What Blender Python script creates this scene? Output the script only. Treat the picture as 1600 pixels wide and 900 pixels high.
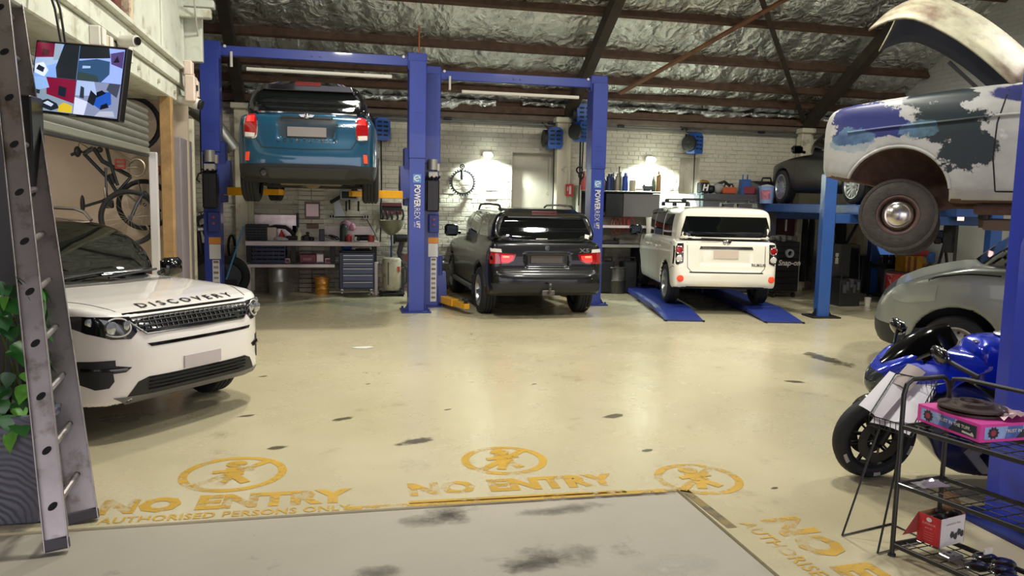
import bpy, math, random
import numpy as np
from mathutils import Vector, Matrix, Euler, geometry
from mathutils.bvhtree import BVHTree
random.seed(7); np.random.seed(7)
R = math.radians
for o in list(bpy.data.objects): bpy.data.objects.remove(o)
scene = bpy.context.scene
COL = scene.collection

# ---------------------------------------------------------------- camera
cam_d = bpy.data.cameras.new('camera'); cam = bpy.data.objects.new('camera', cam_d); COL.objects.link(cam)
cam_d.sensor_width = 36.0; cam_d.lens = 36.0 * 1228.0 / 1600.0; cam_d.clip_end = 200
yaw, pit, rol = R(12.74), R(6.319), 0.0204
fw = Vector((math.sin(yaw)*math.cos(pit), math.cos(yaw)*math.cos(pit), -math.sin(pit)))
rt0 = Vector((math.cos(yaw), -math.sin(yaw), 0)); up0 = rt0.cross(fw)
rt = rt0*math.cos(rol) + up0*math.sin(rol); up = up0*math.cos(rol) - rt0*math.sin(rol)
cam.matrix_world = Matrix(((rt.x, up.x, -fw.x, 0), (rt.y, up.y, -fw.y, 0), (rt.z, up.z, -fw.z, 1.8), (0, 0, 0, 1)))
scene.camera = cam

# ---------------------------------------------------------------- world, exposure, lamps
scene.view_settings.view_transform = 'Standard'; scene.view_settings.look = 'None'
scene.view_settings.exposure = 0.0; scene.view_settings.gamma = 1.0
scene.view_settings.use_curve_mapping = False
world = bpy.data.worlds.new('overcast_sky'); scene.world = world; world.use_nodes = True
bg = world.node_tree.nodes['Background']; bg.inputs[0].default_value = (0.98, 0.94, 1.0, 1); bg.inputs[1].default_value = 2.3

def area(name, loc, rot, sx, sy, power, col):
    d = bpy.data.lights.new(name, 'AREA'); d.shape = 'RECTANGLE'; d.size = sx; d.size_y = sy; d.energy = power; d.color = col
    o = bpy.data.objects.new(name, d); COL.objects.link(o); o.location = loc; o.rotation_euler = rot; return o
# the workshop's round high-bay lamps (their fittings are built further down)
TUBES = [(0.2, 6.2, 5.2), (4.2, 6.2, 5.2), (8.0, 6.2, 5.2), (0.2, 9.6, 5.35), (4.2, 9.6, 5.35), (8.0, 9.6, 5.35)]
for t in TUBES:
    area('high_bay_light', (t[0], t[1], t[2]-.09), (0, 0, 0), .44, .44, 150, (1.0, 0.975, 0.87)).data.shape = 'DISK'

# ---------------------------------------------------------------- materials
def lin(h):
    h = h.lstrip('#'); c = [int(h[i:i+2], 16)/255 for i in (0, 2, 4)]
    return tuple(x/12.92 if x <= .04045 else ((x+.055)/1.055)**2.4 for x in c) + (1,)
MATS = {}
def M(name, col, rough=.5, metal=0., emit=0., coat=0., var=0., vscale=6., bump=0., bscale=40., trans=0., spec=.5, dirt=None, dscale=3., damt=.5):
    """procedural principled material: col hex, optional noise variation, bump and a second 'dirt' tone through a noise mask"""
    if name in MATS: return MATS[name]
    m = bpy.data.materials.new(name); m.use_nodes = True; MATS[name] = m
    nt = m.node_tree; N = nt.nodes; L = nt.links; b = N['Principled BSDF']
    c = lin(col)
    b.inputs['Base Color'].default_value = c; b.inputs['Roughness'].default_value = rough; b.inputs['Metallic'].default_value = metal
    b.inputs['Specular IOR Level'].default_value = spec
    if coat: b.inputs['Coat Weight'].default_value = coat; b.inputs['Coat Roughness'].default_value = .04
    if trans: b.inputs['Transmission Weight'].default_value = trans; b.inputs['IOR'].default_value = 1.45
    if emit: b.inputs['Emission Color'].default_value = c; b.inputs['Emission Strength'].default_value = emit
    if var or bump or dirt:
        tc = N.new('ShaderNodeTexCoord')
    if var or dirt:
        n = N.new('ShaderNodeTexNoise'); n.inputs['Scale'].default_value = vscale; n.inputs['Detail'].default_value = 5; n.inputs['Roughness'].default_value = .6
        L.new(tc.outputs['Object'], n.inputs['Vector'])
        mx = N.new('ShaderNodeMix'); mx.data_type = 'RGBA'
        k = max(var, .001)
        mx.inputs[6].default_value = tuple(max(0, x*(1-k)) for x in c[:3]) + (1,); mx.inputs[7].default_value = tuple(min(1, x*(1+k)) for x in c[:3]) + (1,)
        cr = N.new('ShaderNodeMapRange'); cr.inputs[1].default_value = .3; cr.inputs[2].default_value = .7
        L.new(n.outputs['Fac'], cr.inputs[0]); L.new(cr.outputs[0], mx.inputs[0]); out = mx.outputs[2]
        if dirt:
            n2 = N.new('ShaderNodeTexNoise'); n2.inputs['Scale'].default_value = dscale; n2.inputs['Detail'].default_value = 8; n2.inputs['Roughness'].default_value = .65
            L.new(tc.outputs['Object'], n2.inputs['Vector'])
            r2 = N.new('ShaderNodeMapRange'); r2.inputs[1].default_value = .62-.25*damt; r2.inputs[2].default_value = .72-.1*damt
            L.new(n2.outputs['Fac'], r2.inputs[0])
            m2 = N.new('ShaderNodeMix'); m2.data_type = 'RGBA'; L.new(r2.outputs[0], m2.inputs[0]); L.new(out, m2.inputs[6]); m2.inputs[7].default_value = lin(dirt)
            out = m2.outputs[2]
        L.new(out, b.inputs['Base Color'])
    if bump:
        n3 = N.new('ShaderNodeTexNoise'); n3.inputs['Scale'].default_value = bscale; n3.inputs['Detail'].default_value = 4
        L.new(tc.outputs['Object'], n3.inputs['Vector'])
        bp = N.new('ShaderNodeBump'); bp.inputs['Strength'].default_value = bump; bp.inputs['Distance'].default_value = .02
        L.new(n3.outputs['Fac'], bp.inputs['Height']); L.new(bp.outputs[0], b.inputs['Normal'])
    return m

# ---------------------------------------------------------------- mesh builder
class MB:
    def __init__(s): s.v = []; s.f = []; s.m = []
    def add(s, vs, fs, mi=0):
        n = len(s.v); s.v += [tuple(p) for p in vs]; s.f += [tuple(i+n for i in f) for f in fs]; s.m += [mi]*len(fs); return s
    def box(s, c, d, rz=0., mi=0, b=0., rot=None):
        hx, hy, hz = d[0]/2, d[1]/2, d[2]/2
        b = min(b, hx*.95, hy*.95, hz*.95)
        Mx = (rot if rot is not None else Matrix.Rotation(rz, 3, 'Z'))
        C = Vector(c)
        if b <= 0:
            vs = [(x, y, z) for x in (-hx, hx) for y in (-hy, hy) for z in (-hz, hz)]
            fs = [(0, 1, 3, 2), (4, 6, 7, 5), (0, 4, 5, 1), (2, 3, 7, 6), (0, 2, 6, 4), (1, 5, 7, 3)]
        else:
            vs = []; ix = {}
            for x in (-1, 1):
                for y in (-1, 1):
                    for z in (-1, 1):
                        for k in range(3):
                            p = [x*(hx-b), y*(hy-b), z*(hz-b)]; p[k] += (x, y, z)[k]*b
                            ix[(x, y, z, k)] = len(vs); vs.append(tuple(p))
            fs = []
            q = ((-1, -1), (1, -1), (1, 1), (-1, 1))
            for k in range(3):
                for sg in (-1, 1):
                    f = []
                    for a, c2 in q:
                        t = [a, c2]; t.insert(k, sg); f.append(ix[(t[0], t[1], t[2], k)])
                    fl = (sg > 0) != (k == 1)
                    fs.append(tuple(f if fl else f[::-1]))
            for k in range(3):          # edges along axis k
                i, j = [a for a in range(3) if a != k]
                for a in (-1, 1):
                    for c2 in (-1, 1):
                        def t(w, ax):
                            r = [0, 0, 0]; r[k] = w; r[i] = a; r[j] = c2; return ix[(r[0], r[1], r[2], ax)]
                        f = [t(-1, i), t(1, i), t(1, j), t(-1, j)]
                        n = (Vector(vs[f[1]])-Vector(vs[f[0]])).cross(Vector(vs[f[2]])-Vector(vs[f[0]]))
                        o = [0, 0, 0]; o[i] = a; o[j] = c2
                        fs.append(tuple(f if n.dot(Vector(o)) > 0 else f[::-1]))
            for x in (-1, 1):
                for y in (-1, 1):
                    for z in (-1, 1):
                        f = [ix[(x, y, z, k)] for k in range(3)]
                        fs.append(tuple(f if x*y*z > 0 else f[::-1]))
        return s.add([C + Mx @ Vector(p) for p in vs], fs, mi)
    def cyl(s, p0, p1, r0, r1=None, n=16, mi=0, caps=True):
        r1 = r0 if r1 is None else r1
        p0 = Vector(p0); p1 = Vector(p1); d = (p1-p0).normalized()
        a = d.orthogonal().normalized(); b = d.cross(a)
        vs = []
        for p, r in ((p0, r0), (p1, r1)):
            vs += [p + (a*math.cos(2*math.pi*i/n) + b*math.sin(2*math.pi*i/n))*r for i in range(n)]
        fs = [(i, (i+1) % n, n+(i+1) % n, n+i) for i in range(n)]
        if caps: fs += [tuple(range(n))[::-1], tuple(range(n, 2*n))]
        return s.add(vs, fs, mi)
    def tube(s, pts, r, n=8, mi=0, closed=False, rs=None):
        P = [Vector(p) for p in pts]; k = len(P); vs = []; fs = []
        prev = None
        for i, p in enumerate(P):
            if closed: d = P[(i+1) % k]-P[i-1]
            else: d = P[min(i+1, k-1)]-P[max(i-1, 0)]
            d = d.normalized() if d.length > 1e-9 else Vector((0, 0, 1))
            a = d.orthogonal().normalized() if prev is None else (prev-d*prev.dot(d))
            a = a.normalized() if a.length > 1e-6 else d.orthogonal().normalized()
            prev = a; b = d.cross(a); rr = rs[i] if rs else r
            vs += [p + (a*math.cos(2*math.pi*j/n)+b*math.sin(2*math.pi*j/n))*rr for j in range(n)]
        for i in range(k if closed else k-1):
            i2 = (i+1) % k
            fs += [(i*n+j, i*n+(j+1) % n, i2*n+(j+1) % n, i2*n+j) for j in range(n)]
        if not closed: fs += [tuple(range(n))[::-1], tuple(range((k-1)*n, k*n))]
        return s.add(vs, fs, mi)
    def lathe(s, prof, o=(0, 0, 0), d=(0, 0, 1), n=24, mi=0, caps=True, sc=(1, 1)):
        o = Vector(o); d = Vector(d).normalized(); a = d.orthogonal().normalized()
        if abs(d.z) > .99: a = Vector((1, 0, 0))
        b = d.cross(a); vs = []; fs = []
        for r, h in prof:
            vs += [o + d*h + (a*math.cos(2*math.pi*j/n)*sc[0]+b*math.sin(2*math.pi*j/n)*sc[1])*r for j in range(n)]
        k = len(prof)
        for i in range(k-1):
            fs += [(i*n+j, i*n+(j+1) % n, (i+1)*n+(j+1) % n, (i+1)*n+j) for j in range(n)]
        if caps: fs += [tuple(range(n))[::-1], tuple(range((k-1)*n, k*n))]
        return s.add(vs, fs, mi)
    def prism(s, poly, ax, a0, a1, mi=0, o=(0, 0, 0)):
        """polygon extruded along axis: ax 'x' -> poly in (y,z), 'y' -> (x,z), 'z' -> (x,y)"""
        def q(u, v, w): return {'x': (w+o[0], u+o[1], v+o[2]), 'y': (u+o[0], w+o[1], v+o[2]), 'z': (u+o[0], v+o[1], w+o[2])}[ax]
        n = len(poly); A = sum(poly[i][0]*poly[(i+1) % n][1]-poly[(i+1) % n][0]*poly[i][1] for i in range(n))
        P = poly if (A > 0) != (ax == 'y') else poly[::-1]
        lo, hi = min(a0, a1), max(a0, a1)
        vs = [q(u, v, lo) for u, v in P]+[q(u, v, hi) for u, v in P]
        fs = [tuple(range(n))[::-1], tuple(range(n, 2*n))]+[(i, (i+1) % n, n+(i+1) % n, n+i) for i in range(n)]
        return s.add(vs, fs, mi)
    def sph(s, c, r, sc=(1, 1, 1), n=16, m=10, mi=0):
        vs = []; fs = []; C = Vector(c)
        for i in range(m+1):
            t = math.pi*i/m
            vs += [C+Vector((math.sin(t)*math.cos(2*math.pi*j/n)*r*sc[0], math.sin(t)*math.sin(2*math.pi*j/n)*r*sc[1], -math.cos(t)*r*sc[2])) for j in range(n)]
        for i in range(m):
            fs += [(i*n+j, i*n+(j+1) % n, (i+1)*n+(j+1) % n, (i+1)*n+j) for j in range(n)]
        return s.add(vs, fs, mi)
    def quad(s, a, b, c, d, mi=0): return s.add([a, b, c, d], [(0, 1, 2, 3)], mi)
    def ob(s, name, mats, parent=None, world=False, smooth=35):
        vs = s.v; loc = None
        if parent is None:
            a = np.array(vs); lo, hi = a.min(0), a.max(0); loc = Vector(((lo[0]+hi[0])/2, (lo[1]+hi[1])/2, lo[2]))
            vs = [tuple(Vector(p)-loc) for p in vs]
        elif world:
            l = Vector((0, 0, 0)); q_ = parent
            while q_: l = l + q_.location; q_ = q_.parent
            vs = [(p[0]-l.x, p[1]-l.y, p[2]-l.z) for p in vs]
        me = bpy.data.meshes.new(name); me.from_pydata(vs, [], s.f)
        mats = mats if isinstance(mats, (list, tuple)) else [mats]
        for m in mats: me.materials.append(m)
        if len(mats) > 1: me.polygons.foreach_set('material_index', s.m)
        if smooth:
            me.polygons.foreach_set('use_smooth', [True]*len(s.f)); me.set_sharp_from_angle(angle=R(smooth))
        me.update()
        o = bpy.data.objects.new(name, me); COL.objects.link(o)
        if parent is not None: o.parent = parent
        if loc is not None: o.location = loc
        return o
def tag(o, label, cat=None, group=None, kind=None):
    if label: o['label'] = label
    if cat: o['category'] = cat
    if group: o['group'] = group
    if kind: o['kind'] = kind
    return o
def thing(name, label, cat, loc, rz=0., group=None, sc=1.):
    o = bpy.data.objects.new(name, None); COL.objects.link(o); o.empty_display_size = .2
    o.location = loc; o.rotation_euler = (0, 0, rz); o.scale = (sc, sc, sc)
    return tag(o, label, cat, group)
def struct(o, label=None): o['kind'] = 'structure'; return tag(o, label)
def dup(root, loc, rz=None, label=None, group=None):
    r = root.copy(); COL.objects.link(r); r.location = loc
    if rz is not None: r.rotation_euler = (0, 0, rz)
    if label: r['label'] = label
    if group: r['group'] = group
    for ch in list(root.children):
        c = ch.copy(); COL.objects.link(c); c.parent = r
        for g in list(ch.children):
            d = g.copy(); COL.objects.link(d); d.parent = c
    return r
def V(*a): return Vector(a[0]) if len(a) == 1 else Vector(a)
def add3(a, b): return (a[0]+b[0], a[1]+b[1], a[2]+b[2])
TEXTS = {}
def text_mesh(txt, size=1., bold=0., sp=1., shear=0.):
    """2-D triangulated letters, origin at centre; returns verts (x,y), faces, width"""
    cu = bpy.data.curves.new('txt', 'FONT'); cu.body = txt; cu.size = size; cu.offset = bold; cu.space_character = sp; cu.shear = shear; cu.resolution_u = 2
    cu.align_x = 'CENTER'; cu.align_y = 'CENTER'
    o = bpy.data.objects.new('txt', cu); COL.objects.link(o)
    dg = bpy.context.evaluated_depsgraph_get(); me = bpy.data.meshes.new_from_object(o.evaluated_get(dg))
    vs = [(v.co.x, v.co.y) for v in me.vertices]; fs = [tuple(p.vertices) for p in me.polygons]
    bpy.data.objects.remove(o); bpy.data.curves.remove(cu); bpy.data.meshes.remove(me)
    return vs, fs
def text_on(mb, txt, o, ux, uy, size, mi=0, bold=0., sp=1., th=.002, wscale=1., shear=0.):
    """flat lettering lying in the plane (ux,uy) at o, lifted th along the normal"""
    vs, fs = text_mesh(txt, size, bold, sp, shear); o = Vector(o); ux = Vector(ux).normalized(); uy = Vector(uy).normalized(); n = ux.cross(uy).normalized()
    return mb.add([o+ux*x*wscale+uy*y+n*th for x, y in vs], fs, mi)

# ---------------------------------------------------------------- car bodies from three silhouettes
def chaikin(p, n=2):
    for _ in range(n):
        q = []
        for i in range(len(p)):
            a, b = p[i], p[(i+1) % len(p)]
            q += [(a[0]*.75+b[0]*.25, a[1]*.75+b[1]*.25), (a[0]*.25+b[0]*.75, a[1]*.25+b[1]*.75)]
        p = q
    return p
def psdf(U, W, poly):
    P = np.array(poly, np.float32); n = len(P); d = np.full(U.shape, 1e9, np.float32); ins = np.zeros(U.shape, bool)
    for i in range(n):
        a, b = P[i], P[(i+1) % n]; e = b-a; l = max(float(e@e), 1e-12)
        t = np.clip(((U-a[0])*e[0]+(W-a[1])*e[1])/l, 0, 1)
        dx = U-a[0]-t*e[0]; dy = W-a[1]-t*e[1]; d = np.minimum(d, dx*dx+dy*dy)
        if a[1] != b[1]:
            c = ((W >= a[1]) != (W >= b[1])) & (U < (b[0]-a[0])*(W-a[1])/(b[1]-a[1])+a[0]); ins ^= c
    d = np.sqrt(d); return np.where(ins, -d, d)
def smax(a, b, k):
    h = np.maximum(k-np.abs(a-b), 0)/k; return np.maximum(a, b)+h*h*k*.25
def smin(a, b, k): return -smax(-a, -b, k)
def surfnets(S, org, h):
    S = S.astype(np.float32); nx, ny, nz = S.shape; ins = S < 0
    cs = [(i, j, k) for i in (0, 1) for j in (0, 1) for k in (0, 1)]
    cnt = sum(ins[i:nx-1+i, j:ny-1+j, k:nz-1+k].astype(np.int8) for i, j, k in cs)
    act = (cnt > 0) & (cnt < 8); I = np.argwhere(act); ID = np.full(act.shape, -1, np.int64); ID[act] = np.arange(len(I))
    acc = np.zeros((len(I), 3)); num = np.zeros(len(I))
    for a in cs:
        for ax in range(3):
            if a[ax]: continue
            b = list(a); b[ax] = 1
            va = S[I[:, 0]+a[0], I[:, 1]+a[1], I[:, 2]+a[2]]; vb = S[I[:, 0]+b[0], I[:, 1]+b[1], I[:, 2]+b[2]]
            c = (va < 0) != (vb < 0); t = np.where(c, va/np.where(c, va-vb, 1), 0)
            p = np.tile(np.array(a, float), (len(I), 1)); p[:, ax] += t; acc += p*c[:, None]; num += c
    vs = (I+acc/num[:, None])*h+np.array(org)
    fs = []
    for ax in range(3):
        o1, o2 = [(1, 2), (2, 0), (0, 1)][ax]
        sl = [slice(1, -1)]*3; sl[ax] = slice(0, -1); s2 = list(sl); s2[ax] = slice(1, None)
        A = ins[tuple(sl)]; B = ins[tuple(s2)]; ch = np.argwhere(A != B)
        if not len(ch): continue
        off = np.array([1, 1, 1]); off[ax] = 0; g = ch+off
        fl = A[ch[:, 0], ch[:, 1], ch[:, 2]]
        e1 = np.zeros(3, int); e1[o1] = 1; e2 = np.zeros(3, int); e2[o2] = 1
        q = np.stack([ID[tuple((g-x).T)] for x in (e1+e2, e2, 0*e1, e1)], 1)
        q[~fl] = q[~fl][:, ::-1]; fs.append(q)
    return vs, np.concatenate(fs)
class Body:
    """sculpted closed car shell. lower/upper: dicts with side (x,z), plan (x,half y), sec (half y,z)"""
    def __init__(s, name, parent, mats, lower, upper=None, arches=(), res=.025, r=.07, cuts=(), adds=(), join=.03, label=None, smooth_it=3, fmat=None):
        al = [p for q in (lower, upper) if q for p in q['side']]; xs = [p[0] for p in al]; zs = [p[1] for p in al]
        hw = max(p[1] for p in lower['plan'])+.06
        x0, x1, z0, z1 = min(xs)-.08, max(xs)+.08, min(zs)-.08, max(zs)+.08
        X = np.arange(x0, x1, res, dtype=np.float32); n = int(hw/res)+2; Y = (np.arange(2*n+1, dtype=np.float32)-n)*res; Z = np.arange(z0, z1, res, dtype=np.float32)
        aY = np.abs(Y[n:])
        def hull(q):
            sd = q.get('sm', 1)
            A = psdf(*np.meshgrid(X, Z, indexing='ij'), chaikin(q['side'], sd))[:, None, :]
            pl = q['plan']; pl = pl+[(a, -b) for a, b in pl[::-1] if b > 0]
            B = psdf(*np.meshgrid(X, aY, indexing='ij'), chaikin(pl, 2))[:, :, None]
            sc = q['sec']; sc = sc+[(-a, b) for a, b in sc[::-1] if a > 0]
            Cc = psdf(*np.meshgrid(aY, Z, indexing='ij'), chaikin(sc, q.get('ss', 1)))[None]
            return smax(smax(A, B, q.get('r', r)), Cc, q.get('r', r))
        d = hull(lower)
        if upper: d = smin(d, hull(upper), join)
        GX, GY, GZ = X[:, None, None], aY[None, :, None], Z[None, None, :]
        for f in adds: d = smin(d, f(GX, GY, GZ), .06)
        for ax, az, ar, ay in arches:
            c = np.maximum(np.sqrt((GX-ax)**2+(GZ-az)**2)-ar, ay-GY+0*GX); d = smax(d, -c, .02)
        for f in cuts: d = smax(d, -f(GX, GY, GZ), .02)
        full = np.concatenate([d[:, :0:-1], d], 1)
        v, f = surfnets(full, (X[0], -aY[-1], Z[0]), res)
        e = np.concatenate([f[:, [0, 1]], f[:, [1, 2]], f[:, [2, 3]], f[:, [3, 0]]])
        deg = np.bincount(e.ravel(), minlength=len(v))[:, None]
        for it in range(smooth_it):
            for lam in (.5, -.52):
                acc = np.zeros_like(v); np.add.at(acc, e[:, 0], v[e[:, 1]]); np.add.at(acc, e[:, 1], v[e[:, 0]]); v = v+lam*(acc/deg-v)
        me = bpy.data.meshes.new(name); me.vertices.add(len(v)); me.vertices.foreach_set('co', v.astype(np.float32).ravel())
        me.loops.add(f.size); me.loops.foreach_set('vertex_index', f.ravel().astype(np.int32)); me.polygons.add(len(f))
        me.polygons.foreach_set('loop_start', np.arange(0, f.size, 4, dtype=np.int32))
        for m in mats: me.materials.append(m)
        cen = v[f].mean(1); mi = np.zeros(len(f), np.int32)
        for ax, az, ar, ay in arches:
            inn = (np.hypot(cen[:, 0]-ax, cen[:, 2]-az) < ar+.004) & (np.abs(cen[:, 1]) > ay-.05); nrm = np.hypot(cen[:, 0]-ax, cen[:, 2]-az)
            mi[inn & (nrm < ar+.004)] = 1
        p = v[f]; nz = np.cross(p[:, 2]-p[:, 0], p[:, 3]-p[:, 1]); nz = nz/np.maximum(np.linalg.norm(nz, axis=1), 1e-9)[:, None]
        mi[(nz[:, 2] < -.75) & (cen[:, 2] < z0+.45)] = 1
        if fmat is not None: mi = fmat(cen, nz, mi)
        me.polygons.foreach_set('material_index', mi); me.polygons.foreach_set('use_smooth', np.ones(len(f), bool)); me.update(calc_edges=True); me.validate()
        s.o = bpy.data.objects.new(name, me); COL.objects.link(s.o); s.o.parent = parent; s.root = parent
        if label: s.o['label'] = label
        s.bvh = BVHTree.FromPolygons([tuple(q) for q in v.tolist()], f.tolist())
    AX = {'+x': (0, 1), '-x': (0, -1), '+y': (1, 1), '-y': (1, -1), '+z': (2, 1), '-z': (2, -1)}
    def cast(s, u, w, ax, off=0.):
        k, sg = s.AX[ax]; o = [u, w]; o.insert(k, sg*8.); d = [0, 0, 0]; d[k] = -sg
        h = s.bvh.ray_cast(Vector(o), Vector(d))
        if h[0] is None:
            o[k] = 0; h = s.bvh.find_nearest(Vector(o))
        return h[0] + h[1]*off
    def patch(s, name, outline, ax, mat, off=.004, th=.014, step=.06, parent=None, label=None, sm=0, mb=None, mi=0):
        """a fitted panel, pane or lens lying on the shell inside the outline (given in the two axes across ax)"""
        k, sg = s.AX[ax]
        if sm: outline = chaikin(outline, sm)
        pts = []
        for i in range(len(outline)):
            a, b = Vector(outline[i]), Vector(outline[(i+1) % len(outline)]); n = max(1, int((b-a).length/step))
            pts += [a.lerp(b, j/n) for j in range(n)]
        nb = len(pts); xs = [p.x for p in pts]; ys = [p.y for p in pts]
        poly = [(p.x, p.y) for p in pts]
        gx = np.arange(min(xs)+step*.5, max(xs), step, dtype=np.float32); gy = np.arange(min(ys)+step*.5, max(ys), step, dtype=np.float32)
        if len(gx) and len(gy):
            U, W = np.meshgrid(gx, gy, indexing='ij'); sd = psdf(U, W, poly); ok = sd < -step*.35
            pts += [Vector((float(a), float(b))) for a, b in zip(U[ok], W[ok])]
        r = geometry.delaunay_2d_cdt(pts, [(i, (i+1) % nb) for i in range(nb)], [], 1, 1e-6)
        v2, fs = r[0], r[2]
        top = [s.cast(p.x, p.y, ax, off) for p in v2]
        a, b, c = [top[i] for i in fs[0]]; n = (b-a).cross(c-a)
        if n[k]*sg < 0: fs = [f[::-1] for f in fs]
        own = mb is None; mb = mb or MB()
        mb.add(top, fs, mi)
        # skirt
        ed = {}
        for f in fs:
            for i in range(len(f)): ed[(f[i], f[(i+1) % len(f)])] = 1
        vs = []; q = []
        for (i, j) in ed:
            if (j, i) not in ed:
                n0 = len(vs); bi, bj = [s.cast(v2[q_].x, v2[q_].y, ax, off-th) for q_ in (i, j)]; vs += [top[i], top[j], bj, bi]; q.append((n0+3, n0+2, n0+1, n0))
        mb.add(vs, q, mi)
        if own:
            o = mb.ob(name, mat, parent or s.root, smooth=50)
            if label: o['label'] = label
            return o
    def seam(s, mb, line, ax, w=.008, off=.002, step=.06):
        pts = []
        for i in range(len(line)-1):
            a, b = Vector(line[i]), Vector(line[i+1]); n = max(1, int((b-a).length/step)); pts += [a.lerp(b, j/n) for j in range(n)]
        pts.append(Vector(line[-1])); k, sg = s.AX[ax]; vs = []; fs = []
        for i, p in enumerate(pts):
            d = (pts[min(i+1, len(pts)-1)]-pts[max(i-1, 0)]).normalized(); n = Vector((-d.y, d.x))*w/2
            vs += [s.cast(p.x+n.x, p.y+n.y, ax, off), s.cast(p.x-n.x, p.y-n.y, ax, off)]
        fs = [(2*i, 2*i+1, 2*i+3, 2*i+2) for i in range(len(pts)-1)]
        mb.add(vs, fs)
    def text(s, name, txt, c, ax, size, mat, sp=1., bold=.0, off=.006, flip=1, rot=0., parent=None, wscale=1.):
        vs, fs = text_mesh(txt, size, bold, sp); mb = MB(); cr, sr = math.cos(rot), math.sin(rot)
        if ax == '+z': P = [s.cast(c[0]-y, c[1]+x*wscale, ax, off) for x, y in vs]
        else: P = [s.cast(c[0]+flip*(x*wscale*cr-y*sr), c[1]+x*wscale*sr+y*cr, ax, off) for x, y in vs]
        mb.add(P, fs); o = mb.ob(name, mat, parent or s.root, smooth=0); return o

def wheel(parent, loc, Rt, w, Rr, side, style='spokes', n=10, steer=0., mats=None, camber=0., name='wheel', lugs=0, tmat=None):
    """tyre (the part) with rim, hub and bolts as sub-parts; side +1 = outer face towards +y"""
    T = tmat or M('tyre_rubber', '#17171a', .75, var=.25, vscale=20, bump=.15); mb = MB(); h = w/2
    pr = [(Rr-.005, -h*.8), (Rr+.012, -h*.93), (Rr+(Rt-Rr)*.5, -h), (Rt-.03, -h*.93), (Rt-.006, -h*.78)]
    k = 4; top = []
    for i in range(k):
        a = -h*.74+h*1.48*i/k; b = -h*.74+h*1.48*(i+1)/k; top += [(Rt, a+.004), (Rt, b-.012), (Rt-.011, b-.010), (Rt-.011, b-.002)]
    pr += top[:-2]+[(Rt-.006, h*.78), (Rt-.03, h*.93), (Rr+(Rt-Rr)*.5, h), (Rr+.012, h*.93), (Rr-.005, h*.8)]
    mb.lathe(pr, d=(0, 1, 0), n=48, caps=False)
    for i in range(lugs):
        a = 2*math.pi*i/lugs
        for sy in (-1, 1):
            m3 = Matrix.Rotation(-a, 3, 'Y'); mb.box(m3 @ Vector((0, sy*h*.72, Rt-.008)), (.05, h*.42, .03), rot=m3, b=.004)
    o = mb.ob(name, T, parent, smooth=30); o.location = loc; o.rotation_euler = (camber, 0, steer)
    rm, dk = mats if mats else (M('alloy_silver', '#b9bcc0', .3, .9), M('rim_dark', '#101012', .6))
    mb = MB(); s = side
    mb.lathe([(Rr+.004, s*h*.92), (Rr-.012, s*h*.93), (Rr-.028, s*h*.72), (Rr-.03, -s*h*.7)], d=(0, 1, 0), n=40, caps=False)
    mb.lathe([(.001, -s*h*.1), (Rr-.03, -s*h*.1)], d=(0, 1, 0), n=32, mi=1, caps=False)
    if style == 'spokes':
        for i in range(n):
            a = 2*math.pi*i/n; m3 = Matrix.Rotation(a, 3, 'Y'); r0, r1 = .05, Rr-.015; wi, wo = .5*math.pi*.06*2/n*3.2, .03 if n < 9 else .02
            y1, y0 = s*h*.55, s*h*.82
            vs = []
            for rr, yy, ww in ((r0, y1, .018 if n > 12 else .03), (r1, y0, wo)):
                vs += [m3 @ Vector((-ww, yy, rr)), m3 @ Vector((ww, yy, rr)), m3 @ Vector((ww*.8, yy-s*.035, rr)), m3 @ Vector((-ww*.8, yy-s*.035, rr))]
            mb.add(vs, [(0, 1, 5, 4), (1, 2, 6, 5), (2, 3, 7, 6), (3, 0, 4, 7), (0, 3, 2, 1), (4, 5, 6, 7)])
        mb.lathe([(.075, s*h*.2), (.075, s*h*.55), (.06, s*h*.64), (.001, s*h*.66)], d=(0, 1, 0), n=20, caps=False)
    elif style == 'steel':
        mb.lathe([(Rr-.03, s*h*.45), (Rr-.05, s*h*.25), (Rr*.62, s*h*.35), (Rr*.45, s*h*.55), (.05, s*h*.5), (.045, s*h*.62), (.001, s*h*.62)], d=(0, 1, 0), n=32, caps=False)
        for i in range(14):
            a = 2*math.pi*i/14; mb.cyl((math.cos(a)*Rr*.74, s*h*.25, math.sin(a)*Rr*.74), (math.cos(a)*Rr*.74, s*h*.36, math.sin(a)*Rr*.74), .016, n=8, mi=1)
        for i in range(6):
            a = 2*math.pi*i/6+.3; mb.cyl((math.cos(a)*Rr*.42, s*h*.5, math.sin(a)*Rr*.42), (math.cos(a)*Rr*.42, s*h*.66, math.sin(a)*Rr*.42), .018, n=6, mi=1)
    elif style == 'cap':
        mb.lathe([(Rr-.03, s*h*.45), (Rr*.72, s*h*.25), (Rr*.62, s*h*.5)], d=(0, 1, 0), n=32, caps=False)
    mb.ob('rim', [rm, dk], o, smooth=40)
    return o

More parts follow.
